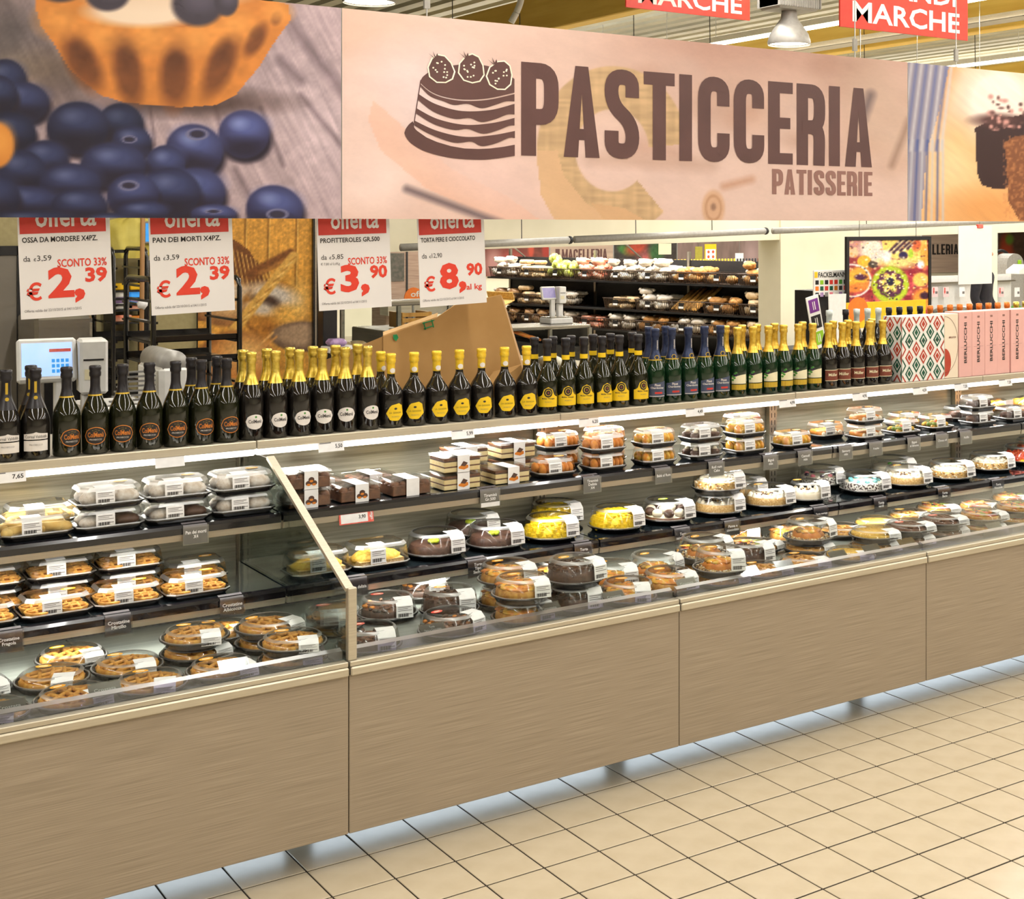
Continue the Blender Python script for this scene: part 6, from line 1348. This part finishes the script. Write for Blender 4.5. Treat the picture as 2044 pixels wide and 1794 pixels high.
e = empty('hanging_sheet', (q0.x, 8.9, q0.z), 0, 'blank white paper sheet hanging from a red clip', 'sheet'); w = q1.x-q0.x
MB().bbox(0, w, 0, .004, 0, zt-q0.z, 'sign_paper', .0005).build('paper', e); MB().bbox(w*.55, w*.72, -.01, .012, zt-q0.z-.02, zt-q0.z+.015, 'sticker_red', .003).build('clip', e); MB().bar((w*.63, 0, zt-q0.z), (w*.63, 0, 4.72-q0.z), .004, .004, 'chain').build('wire', e)
# ------------------------------------------------------------------ sloping white canopy with tube lamps and pillar
YC = 12.0
def edge(u): return 503-.0317*(u-783)
a = PY(640, edge(640), YC); b = PY(2150, edge(2150), YC)
m = MB(); m.add([(a.x, YC, a.z), (b.x, YC, b.z), (b.x, YC, b.z+.4), (a.x, YC, a.z+.4), (a.x, YC+.35, a.z), (b.x, YC+.35, b.z), (b.x, YC+.35, b.z+.4), (a.x, YC+.35, a.z+.4)], [(0, 1, 2, 3), (7, 6, 5, 4), (0, 4, 5, 1), (3, 2, 6, 7), (0, 3, 7, 4), (1, 5, 6, 2)], 'cream_wall')
struct(m.build('trim_20'))
x0, x1 = XU(1556, YC), XU(1693, YC)
struct(MB().box(x0, x1, YC-.02, YC+.37, 0, PY(1620, 470, YC).z+.3, 'cream_wall').build('wall_pillar'))
struct(MB().box(XU(1978, YC), XU(1991, YC), YC, YC+.1, 0, PY(1985, 465, YC).z, 'cream_wall').build('trim_21'))
for (u0, v0, u1, v1, lb) in ((800, 494, 1137, 479, 'beside the pear tart offer sign'), (1147, 478, 1528, 461, 'above the bread shelves'), (1543, 461, 2100, 437, 'above the fruit poster')):
    p, q = PY(u0, v0, 11.6), PY(u1, v1, 11.6)
    e = empty('tube_lamp', p, 0, 'slim grey hanging tube lamp on the canopy %s' % lb, 'lamp'); d_ = q-p
    MB().tube([(0, 0, 0), d_], .035, 'lamp_grey', 10).build('tube_body', e); MB().sphere(d_, .04, .04, .04, 'black', 8, 6).build('end_cap', e)
    for t in (.3, .7): MB().bar(d_*t, Vector(((d_*t).x, .05, 4.71-p.z)), .006, .006, 'black').build('wire', e)
# lower dark wall under the pillar
struct(MB().box(XU(1540, 11.6), XU(1720, 11.6), 11.5, 11.9, 0, PY(1600, 694, 11.6).z, 'dark_grey').build('wall_low'))
# ================================================================== BEYOND: bread gondola
A0 = PD(975, 600, 22.2); B0 = PD(1548, 600, 18.3); dv = (B0-A0); LG = math.hypot(dv.x, dv.y); AG = math.atan2(dv.y, dv.x)
GO = Vector((A0.x, A0.y, 0)); gx = Vector((math.cos(AG), math.sin(AG), 0)); gn = Vector((math.sin(AG), -math.cos(AG), 0))
def GP(x, y, z): return GO+gx*x+gn*(-y)+Vector((0, 0, z))      # y grows away from the viewer
e = empty('bread_gondola', GO, AG, 'long black bread gondola with three tiers of wire baskets', 'gondola')
MB().box(-.05, LG+.3, .5, .56, 0, 1.5, 'black').build('back_board', e)
TIER = (.50, .80, 1.20)
for z in TIER: MB().box(-.05, LG+.3, .02, .5, z-.035, z-.01, 'black').build('shelf', e)
MB().box(-.05, LG+.3, .03, .5, 0, .2, 'black').build('plinth', e)
for x in (-.05, LG*.33, LG*.66, LG+.27): MB().box(x-.02, x+.02, .48, .52, 0, 1.62, 'steel').build('upright', e)
MB().box(0, LG+.2, -.12, -.04, 1.86, 1.9, 'lamp_white').build('strip_lamp', e)  # lamp bar added behind the canopy edge to brighten the bread
for x in (.3, LG*.5, LG-.1): MB().bar((x, -.08, 1.88), (x, .5, 1.5), .02, .02, 'steel').build('lamp_arm', e)  # arms for the added lamp bar
area('gondola_light', (LG/2, -.08, 1.85), LG, .06, 60, (1, .95, .86), (math.radians(12), 0, 0), e)  # light of the added lamp bar
bw = .6
def basket_mesh():
    m = MB(); w, d_, h = bw-.03, .44, .15
    for zz, g in ((0, .03), (h, 0)): m.tube([(g, g, zz), (w-g, g, zz), (w-g, d_-g, zz), (g, d_-g, zz)], .006, 'basket_wire', 5, True)
    rim = m; wr = MB()
    for k in range(20): x = .03+k*(w-.06)/19; wr.bar((x, .03, 0), (x-.012, 0, h), .007, .007, 'basket_wire')
    for k in range(10): y = .03+k*(d_-.06)/9; wr.bar((.03, y, 0), (0, y, h), .005, .005, 'basket_wire'); wr.bar((w-.03, y, 0), (w, y, h), .005, .005, 'basket_wire')
    bs = MB().box(.03, w-.03, .03, d_-.03, -.004, .002, 'basket_wire')
    return rim.mesh('rim'), wr.mesh('wires'), bs.mesh('base')
rim_, wires_, base_ = basket_mesh(); card_ = MB().box(.22, .32, -.012, -.008, .05, .13, 'black').box(.225, .315, -.0125, -.012, .052, .08, 'paper').mesh('price_card')
def pack_mesh(kind, mt):
    m = MB()
    if kind == 'loaf': m.sphere((0, 0, .06), .12, .085, .06, mt, 12, 8, .14); m.sphere((.1, .02, .08), .045, .04, .03, mt, 8, 6, .2); m.sphere((-.09, -.02, .09), .04, .03, .03, 'pack_white', 7, 5, .2)
    if kind == 'flat': m.bbox(-.12, .12, -.08, .08, 0, .07, mt, .025)
    if kind == 'baguette': m.tube([(0, -.12, .03), (.02, .1, .16), (.04, .32, .31)], [.018, .03, .02], mt, 8)
    if kind == 'bunch':
        for k in range(7): a = k*.9; m.sphere((.07*math.cos(a), .05*math.sin(a), .08+.03*(k % 3)), .05, .05, .06, mt, 8, 6, .15)
    return m.mesh('pack')
PK = {}
def packs(kind, mt, x, y, z, n, label, group, name):
    if (kind, mt) not in PK: PK[(kind, mt)] = pack_mesh(kind, mt)
    for k in range(n):
        if kind == 'baguette': px, py, pz, r = x+.06+k*(bw-.14)/max(1, n-1), y+.14, z+.01, random.uniform(-.15, .15)
        else: px, py, pz, r = x+.13+(k % 2)*.29+random.uniform(-.03, .03)+(.07 if k//4 % 2 else 0), y+.12+(k//2 % 2)*.19+random.uniform(-.01, .01), z+.006+(k//4)*.1, random.uniform(-.6, .6)
        o = ob(name, PK[(kind, mt)], None, GP(px, py, pz), (0, 0, AG+r), (random.uniform(.85, 1.1),)*3); tag(o, label, 'bread pack' if 'bunch' not in kind else 'produce', group)
TOPR = [('loaf', 'pack_white', 10, 'pale pink white wrapped loaf in a left end top tier basket'), ('flat', 'bread_pale', 10, 'pale flat bread pack in a top tier basket'), ('bunch', 'pack_green', 9, 'lime green bagged bunch heaped in a top tier basket'), ('loaf', 'pack_red', 10, 'red and white wrapped pack in a top tier basket'), ('loaf', 'pack_white', 10, 'white wrapped loaf beside the red packs in a top tier basket'), ('loaf', 'pack_white', 10, 'glossy white bagged loaf in the middle of the top tier'), ('loaf', 'bread', 8, 'brown crusty loaf in the first loose top tier basket'), ('loaf', 'bread', 2, 'single brown crusty loaf pack in a nearly empty basket'), ('loaf', 'bread', 9, 'brown crusty loaf in the top tier basket by the pillar')]
MIDR = [('loaf', 'pack_brown', 8, 'brown wrapped loaf behind the wicker tray'), ('flat', 'bread_pale', 9, 'pale sliced bread pack on the middle tier'), ('loaf', 'pack_white', 8, 'white wrapped roll pack on the middle tier'), None, ('flat', 'bread_pale', 8, 'pale bread pack right of the gap on the middle tier'), ('loaf', 'pack_white', 9, 'white wrapped bread beside the baguettes'), ('baguette', 'baguette', 9, 'golden baguette standing in a middle tier basket'), ('loaf', 'bread', 7, 'brown roll pack beside the baguettes'), ('loaf', 'bread_pale', 9, 'pale crusty loaf heaped in the middle tier basket by the pillar')]
LOWR = [('loaf', 'pack_brown', 8, 'dark wrapped loaf on the low tier behind the glass counter'), ('loaf', 'pack_brown', 8, 'dark brown packed bread on the low tier'), ('loaf', 'pack_white', 8, 'white bread pack on the low tier behind the white scale'), ('flat', 'pack_red', 8, 'orange striped pack on the low tier'), ('loaf', 'pack_white', 8, 'pale bagged loaf on the low tier'), ('loaf', 'bread', 8, 'crusty brown loaf on the low tier'), ('loaf', 'pack_white', 8, 'pale roll bag on the low tier behind the navy bottles'), ('loaf', 'bread', 8, 'brown loaf on the low tier behind the green bottles'), ('loaf', 'bread_pale', 8, 'pale loaf on the low tier by the pillar')]
for ti, R_ in enumerate((LOWR, MIDR, TOPR)):
    for k, it in enumerate(R_):
        if not it: continue
        x = .0+k*(LG/9); z = TIER[ti]-.005
        b = empty('wire_basket', GP(x, 0, z), AG, 'brown wire bread basket, %s from the pillar on the %s gondola tier' % (ORD[len(R_)-1-k], ('low', 'middle', 'top')[ti]), 'basket', 'wire baskets on the %s tier' % ('low', 'middle', 'top')[ti])
        for nm, me in (('rim', rim_), ('wires', wires_), ('base', base_), ('price_card', card_)): ob(nm, me, b)
        packs(it[0], it[1], x, 0, z, it[2], it[3], it[3].split(' in ')[0].split(' on ')[0]+' group', {'baguette': 'baguette', 'bunch': 'bagged_bunch'}.get(it[0], 'bread_pack'))
# wicker tray at the gondola's left end
e = empty('wicker_tray', GP(.05, -.35, .72), AG, 'tilted wicker bread tray at the left end of the gondola', 'tray')
m = MB().bbox(0, .62, 0, .34, 0, .02, 'wicker', .006); m.build('bottom', e, (0, 0, 0), (.35, 0, 0))
for y in (0, .33): MB().bbox(0, .62, y, y+.015, .02, .14, 'wicker', .005).build('side', e, (0, 0, 0), (.35, 0, 0))
MB().box(.28, .34, .1, .2, -.72, .03, 'dark_grey').build('stand', e)
# far wine bottles on a tall shelf
e = empty('far_wine_shelf', (XU(1322, 18.6), 18.55, 0), 0, 'long dark wine shelf far behind the bread gondola', 'shelf')
wl = XU(1560, 18.6)-XU(1322, 18.6); zs_ = PY(1430, 547, 18.6).z
MB().box(0, wl, 0, .3, zs_-.03, zs_, 'black').build('board', e); MB().box(0, wl, .28, .3, 0, zs_, 'black').build('back', e)
for x in (0, wl-.04): MB().box(x, x+.04, .02, .28, 0, zs_-.03, 'black').build('upright', e)
def far_bottle(gl, cap): return MB().lathe([(.03, 0), (.03, .13), (.014, .19), (.014, .215)], gl, 10).lathe([(.016, .2), (.016, .25), (.001, .252)], cap, 10).mesh('far_bottle')
fb = [far_bottle('glass_green', 'yellow'), far_bottle('glass_dark', 'foil_black'), far_bottle('lab_brown', 'lab_brown')]
n = 38
for k in range(n):
    t = 0 if k < 24 else (1 if k < 31 else 2)
    tag(ob('far_wine_bottle', fb[t], None, (e.location.x+.06+k*(wl-.12)/(n-1), 18.68, zs_+.0005)), ['far green bottle with a yellow cap on the long wine shelf', 'far dark bottle with a black cap on the long wine shelf', 'far brown bottle on the long wine shelf by the pillar'][t], 'bottle', ['far yellow cap bottles', 'far black cap bottles', 'far brown bottles'][t])
# ------------------------------------------------------------------ butcher department frieze
YM = 24.0
struct(MB().box(6, 44, YM+.05, YM+.15, 0, 2.75, 'cream_wall').build('wall_far'))
def fr(u0, u1, v0, v1, label, paint, name='frieze_panel', nx=60, nz=40):
    p0, p1 = PY(u0, v1, YM), PY(u1, v1, YM); zt = max(PY(u0, v0, YM).z, p0.z+.3)
    e = empty(name, (p0.x, YM, p0.z), 0, label, 'panel', 'printed frieze panels over the far departments')
    picture('printed_picture', e, p0.x, p1.x, YM-.01, p0.z, zt, nx, nz, paint, 1.0, (p0.x, YM, p0.z)); MB().box(0, p1.x-p0.x, 0, .04, 0, zt-p0.z, 'white_plastic').build('board', e); return e
def p_meat(A):
    A.c[:] = (112, 62, 52); A.grain(8, 6, 20, .4, 1); A.ell(1030, 520, 34, 20, (142, 66, 58), .3, 15); A.ell(1032, 522, 24, 12, (170, 88, 78), .5, 15); A.ell(985, 525, 16, 26, (176, 128, 120), .5); A.ell(1072, 528, 16, 12, (204, 156, 108), .2); A.ell(1060, 496, 6, 18, (190, 80, 60), .3); A.ell(1090, 500, 8, 16, (160, 60, 50), .3)
def p_wood(A): A.c[:] = (186, 162, 142); A.grain(60, 3, 0, .2, 3)
def p_salad(A):
    A.c[:] = (62, 56, 52); A.grain(6, 6, 0, .4, 2); A.ell(1250, 500, 16, 8, (70, 130, 60), .4, 20); A.ell(1270, 495, 22, 12, (170, 70, 50), .4, -20); A.ell(1262, 535, 22, 14, (200, 150, 130), .4); A.ell(1295, 520, 20, 18, (190, 100, 96), .5); A.ell(1310, 505, 14, 22, (60, 96, 56), .4); A.grain(4, 4, 0, .4, 6)
def p_grey(A): A.c[:] = (132, 112, 104); A.grain(3, 30, 0, .3, 4); A.ell(1500, 510, 16, 30, (176, 150, 146), .7)
fr(940, 1095, 470, 552, 'frieze panel printed with dark red meat beside the MACELLERIA sign', p_meat); fr(1225, 1350, 468, 552, 'frieze panel printed with salad leaves and vegetables', p_salad); fr(1352, 1560, 462, 552, 'grey timber printed frieze panel above the far wine bottles', p_grey)
e = fr(1098, 1223, 468, 552, 'pale timber printed frieze panel lettered MACELLERIA', p_wood)
def flet(e, t, u0, u1, v0, v1, mt='brown_print'):
    a, b = PY(u0, v1, YM), PY(u1, v0, YM); m = MB(); word(m, t, a.x-e.location.x, b.x-e.location.x, a.z-e.location.z, b.z-e.location.z, mt, -.014); m.build('lettering', e)
flet(e, 'MACELLERIA', 1121, 1211, 496.5, 518); a, b = PY(1187, 525, YM), PY(1211, 520, YM); m = MB(); put(m, 'BUTCHERY', a.x-e.location.x, a.z-e.location.z, b.x-a.x, b.z-a.z, 'brown_print_light', -.014, 1); m.build('subtitle', e)
a = PY(1108, 517, YM); m = MB(); m.add([(a.x-e.location.x+x, -.014, a.z-e.location.z+z) for x, z in ((0, .02), (.1, 0), (.1, .2), (0, .2))], [(0, 1, 2, 3)], 'brown_print'); m.build('cleaver_emblem', e)
e = fr(1840, 1985, 466, 545, 'timber printed frieze panel with partly hidden MACELLERIA lettering', p_wood); flet(e, 'LLERIA', 1860, 1912, 487, 508, 'ink')
fr(1992, 2070, 460, 545, 'frieze panel printed with red meat beside the grey arch machine', lambda A: (A.c.__setitem__(slice(None), (92, 70, 54)), A.grain(6, 6, 0, .4, 2), A.ell(2008, 495, 12, 26, (170, 70, 44), .4), A.ell(2010, 515, 14, 20, (196, 84, 54), .5), A.ell(2015, 478, 8, 10, (110, 140, 50), .4)))
for (u0, u1, v0, v1, mt, lb) in ((1388, 1402, 492, 525, 'ochre_panel', 'olive green narrow banner beside the four strawberry poster'), (1407, 1430, 487, 528, 'yellow', 'yellow and white promotional poster hung before the timber frieze'), (1315, 1340, 486, 508, 'lab_cream', 'cream paper notice hung before the salad frieze'), (1468, 1484, 505, 523, 'paper', 'small white notice on the grey timber frieze')):
    p0, p1 = PY(u0, v1, 22.5), PY(u1, v0, 22.5); e = empty('promotional_poster', (p0.x, 22.5, p0.z), 0, lb, 'poster'); w, h = p1.x-p0.x, p1.z-p0.z
    MB().box(0, w, 0, .01, 0, h, mt).build('sheet', e); MB().bar((w/2, 0, h), (w/2, 0, 4.7-p0.z), .006, .006, 'chain').build('wire', e)
    if mt == 'yellow':
        MB().box(.02, w-.02, -.004, 0, h*.22, h*.75, 'paper').build('white_field', e); MB().box(.02, w-.02, -.006, 0, .02, h*.2, 'box_green').build('green_strip', e)
        for i in range(2):
            for j in range(2): MB().sphere((w*(.3+.4*i), -.006, h*(.38+.24*j)), .03, .004, .03, 'fruit_red', 8, 6).build('printed_berry', e)
# ------------------------------------------------------------------ glass serve-over counters
def serve(u0, u1, Y, vt, label, dep=.9):
    x0, x1 = XU(u0, Y), XU(u1, Y); zt = PY((u0+u1)/2, vt, Y).z; w = x1-x0
    e = empty('glass_counter', (x0, Y, 0), 0, label, 'counter'); zc_ = zt-.42
    MB().bbox(0, w, 0, dep, 0, zc_, 'stainless', .01).build('base', e); MB().box(.01, w-.01, .02, .026, zc_, zt-.03, 'glass').build('front_glass', e); MB().bbox(0, w, .05, dep*.6, zt-.03, zt, 'stainless', .006).build('top_shelf', e)
    for x in (.0, w/2, w-.03): MB().box(x, x+.03, .03, .06, zc_, zt-.03, 'stainless').build('post', e)
    m = MB()
    for k in range(10): m.sphere((.08+random.random()*(w-.16), .2+random.random()*.4, zc_+.05), .1, .08, .05, random.choice(['pack_white', 'pack_green', 'cream', 'bread_pale']), 10, 6, .1)
    m.build('food_display', e); return e, zt
serve(684, 905, 10.6, 604, 'stainless glass food counter seen between the profiterole sign and the carton')
e, zt = serve(1012, 1185, 11.2, 652, 'low glass food counter carrying the small white scale')
p = PY(1118, 650, 11.4); scale((p.x+.06, 11.55, zt), .62, 'small white shop scale with a violet screen on the far glass counter', 0, 'screen_violet')
for k, (u, v) in enumerate(((1062, 668), (1072, 672), (1085, 676))):
    p = PY(u, v, 11.12); o = MB().tube([(-.09, 0, .02), (0, 0, 0), (.1, 0, -.03)], [.008, .02, .012], 'carrot', 8).build('carrot', None, p); o.location.y = 11.34; tag(o, 'orange carrot lying in the low glass counter', 'carrot', 'carrots in the glass counter')
# wooden crate, orange OFFERTA disc and brown cabinet beyond
p0, p1 = PY(803, 655, 12.4), PY(862, 622, 12.4); e = empty('wooden_crate', (p0.x, 12.4, p0.z), 0, 'wooden crate on the far counter behind the cardboard carton', 'crate'); w, h = p1.x-p0.x, p1.z-p0.z
for z in (0, h*.36, h*.72): MB().box(0, w, 0, .015, z, z+h*.26, 'wood_yellow').build('slat', e)
for x in (0, w-.03): MB().box(x, x+.03, .0155, .3, 0, h, 'wood_yellow').build('end_board', e)
p0, p1 = PY(770, 780, 12.3), PY(900, 655, 12.3); tag(MB().bbox(0, p1.x-p0.x, 0, .8, 0, p1.z, 'stainless', .01).build('steel_bench', None, (p0.x, 12.3, 0)), 'stainless bench under the wooden crate', 'bench')
p0 = PY(826, 596, 15); e = empty('offer_disc', (p0.x, 15, p0.z), 0, 'orange half disc sign lettered off beyond the offer signs', 'sign'); m = MB(); m.prism([(.12*math.cos(k*math.pi/14), .13*math.sin(k*math.pi/14)) for k in range(15)], 0, .01, 'orange'); m.build('board', e); m = MB(); put(m, 'off', -.04, .02, .14, .07, 'white', -.002, 1); m.build('lettering', e)
MB().box(-.01, .01, .011, .03, -p0.z, .02, 'grey').build('post', e)
p0, p1 = PY(770, 620, 19), PY(850, 498, 19); e = empty('brown_cabinet', (p0.x, 19, 0), 0, 'tall brown timber cabinet seen between two offer signs', 'cabinet'); w = p1.x-p0.x
MB().bbox(0, w, 0, .5, 0, p1.z, 'wood_print', .01).build('body', e); MB().box(w*.1, w*.45, -.01, 0, p1.z*.72, p1.z*.97, 'produce_dark').build('picture', e); MB().box(w*.5, w*.54, -.012, 0, .2, p1.z, 'black').build('door_gap', e); MB().box(-.1, w+.3, -.3, -.02, .7, p0.z+.1, 'stainless').build('counter', e)
# ------------------------------------------------------------------ produce corner at the right
YP = 15.5; x0 = XU(1850, YP); wl = XU(2080, YP)-x0
e = empty('produce_stand', (x0, YP, 0), 0, 'tiered produce stand under pink price cards', 'stand')
z1 = PY(1950, 640, YP).z; z2 = PY(1950, 565, YP).z
MB().bbox(0, wl, 0, .7, 0, z1, 'dark_grey', .01).build('bin', e); MB().box(0, wl, .66, .7, z1, z2+.1, 'white_plastic').build('back_board', e); MB().box(0, wl, .56, .66, z2-.02, z2, 'steel').build('card_rail', e)
for k, u in enumerate((1866, 1888, 1920, 1998, 2030)):
    p = PY(u, 590, YP+.55); c_ = empty('price_card', (p.x-.06, YP+.55, p.z-.02), 0, '%s price card on the produce stand rail%s' % (('pink' if k not in (2, 4) else 'white'), (' with a red arrow' if k in (0, 1, 3) else '')), 'price card', 'produce price cards')
    MB().box(0, .13, 0, .004, 0, .16, 'price_pink' if k not in (2, 4) else 'paper').build('card', c_)
    if k in (0, 1, 3): m = MB(); m.add([(.015, -.002, .09), (.035, -.002, .04), (.055, -.002, .09), (.047, -.002, .09), (.047, -.002, .15), (.023, -.002, .15), (.023, -.002, .09)], [tuple(range(7))], 'offer_red'); m.build('arrow', c_)
    MB().box(.07, .12, -.002, 0, .05, .09, 'ink_grey').build('price', c_)
for k in range(34):
    x = x0+.1+random.random()*(wl-.2); t = (x-x0)/wl; mt = 'lavender' if t < .15 else ('produce_dark' if t < .4 else ('carrot' if .58 < t < .78 else ('leaf_green' if t > .78 else random.choice(['produce_dark', 'cream']))))
    o = MB().sphere((0, 0, .06), .09, .08, .06, mt, 10, 7, .12).build('vegetable', None, (x, YP+.12+random.random()*.4, z1+.001+random.choice((0, .09)))); tag(o, {'lavender': 'lavender wrapped vegetable heaped on the produce stand', 'produce_dark': 'dark round vegetable heaped on the produce stand', 'carrot': 'orange vegetable heaped on the produce stand', 'leaf_green': 'green leafy vegetable heaped on the produce stand', 'cream': 'pale vegetable heaped on the produce stand'}[mt], 'vegetable', mt.replace('_', ' ')+' vegetables')
p = PY(2022, 566, 17.5); e = empty('arch_machine', (p.x, 17.5, 0), 0, 'grey arched machine with a lime green tag behind the produce', 'machine'); h = PY(2022, 506, 17.5).z
pg = [(-.17, 0), (.3, 0), (.3, h-.2)]+[(.065+.235*math.cos(a), h-.2+.2*math.sin(a)) for a in [math.pi*k/10 for k in range(1, 10)]]+[(-.17, h-.2)]
MB().prism(pg, 0, .3, 'lamp_grey').build('body', e); MB().tube([(.065+.28*math.cos(a), .35, h-.2+.25*math.sin(a)) for a in [math.pi*k/10 for k in range(11)]], .03, 'black', 8).build('hose', e); MB().bbox(.12, .22, -.02, 0, h-.24, h-.12, 'lime', .01).build('tag', e)
tag(MB().prism([(-.2, 0), (.2, 0), (.2, .06), (0, .16), (-.2, .06)], 0, .3, 'white').build('gable_box', None, (PY(2034, 565, 16.2).x, 16.02, z2+.1)), 'white gabled box on the produce stand under the arched machine', 'box')
# ------------------------------------------------------------------ person in dark clothes
def person(px, py, rz):
    e = empty('person', (px, py, 0), rz, 'person in dark clothes standing behind the hanging white sheet', 'person')
    V = [(0, 0, .98), (0, .005, 1.12), (0, .0, 1.28), (0, -.005, 1.42), (0, 0, 1.5), (0, -.01, 1.57),
         (-.17, 0, 1.41), (-.24, .02, 1.15), (-.2, -.12, .95), (.17, 0, 1.41), (.24, .02, 1.15), (.2, -.12, .95),
         (-.09, 0, .93), (-.1, -.01, .5), (-.1, .03, .09), (-.1, -.12, .04), (.09, 0, .93), (.1, -.02, .5), (.1, .02, .09), (.1, -.13, .04), (-.19, -.18, .9), (.19, -.18, .9)]
    E_ = [(0, 1), (1, 2), (2, 3), (3, 4), (4, 5), (3, 6), (6, 7), (7, 8), (3, 9), (9, 10), (10, 11), (0, 12), (12, 13), (13, 14), (14, 15), (0, 16), (16, 17), (17, 18), (18, 19), (8, 20), (11, 21)]
    Rr = [.15, .14, .16, .14, .06, .055, .075, .055, .042, .075, .055, .042, .1, .07, .05, .045, .1, .07, .05, .045, .035, .035]
    me = bpy.data.meshes.new('body'); me.from_pydata(V, E_, []); o = ob('body', me, e); md = o.modifiers.new('skin', 'SKIN'); 
    for k, sv in enumerate(me.skin_vertices[0].data): sv.radius = (Rr[k], Rr[k]*.72 if k < 4 else Rr[k]); sv.use_root = (k == 0)
    o.modifiers.new('sub', 'SUBSURF').levels = 2; o.modifiers['sub'].render_levels = 2; md.use_smooth_shade = True; me.materials.append(M['cloth_black'])
    h = MB().sphere((0, 0, 0), .075, .095, .115, 'skin', 20, 14); h.sphere((0, -.095, -.01), .012, .02, .022, 'skin', 8, 6); h.sphere((-.03, -.085, .018), .01, .006, .007, 'white', 8, 6); h.sphere((.03, -.085, .018), .01, .006, .007, 'white', 8, 6); h.box(-.025, .025, -.088, -.084, -.052, -.044, 'sticker_red'); h.sphere((-.078, 0, 0), .012, .02, .03, 'skin', 8, 6); h.sphere((.078, 0, 0), .012, .02, .03, 'skin', 8, 6)
    h.build('head', e, (0, -.01, 1.67)); MB().sphere((0, .02, .03), .084, .095, .105, 'hair', 16, 10).build('hair', e, (0, -.005, 1.69))
    for s_ in (-1, 1):
        m = MB().sphere((0, 0, 0), .02, .038, .045, 'skin', 10, 8)
        for k in range(4): m.tube([(-.006, -.03+k*.018, -.03), (-.008, -.034+k*.019, -.065), (-.016, -.034+k*.019, -.085-.006*(k in (1, 2)))], [.0085, .008, .007], 'skin', 6)
        m.tube([(0, -.035, 0), (-.005, -.06, -.03), (-.008, -.06, -.05)], [.01, .009, .008], 'skin', 6); m.build('hand', e, (s_*.19, -.2, .865), (0, 0, 0 if s_ > 0 else math.pi*0))
p = PY(1962, 600, 11.0); person(p.x, 11.0, .4)
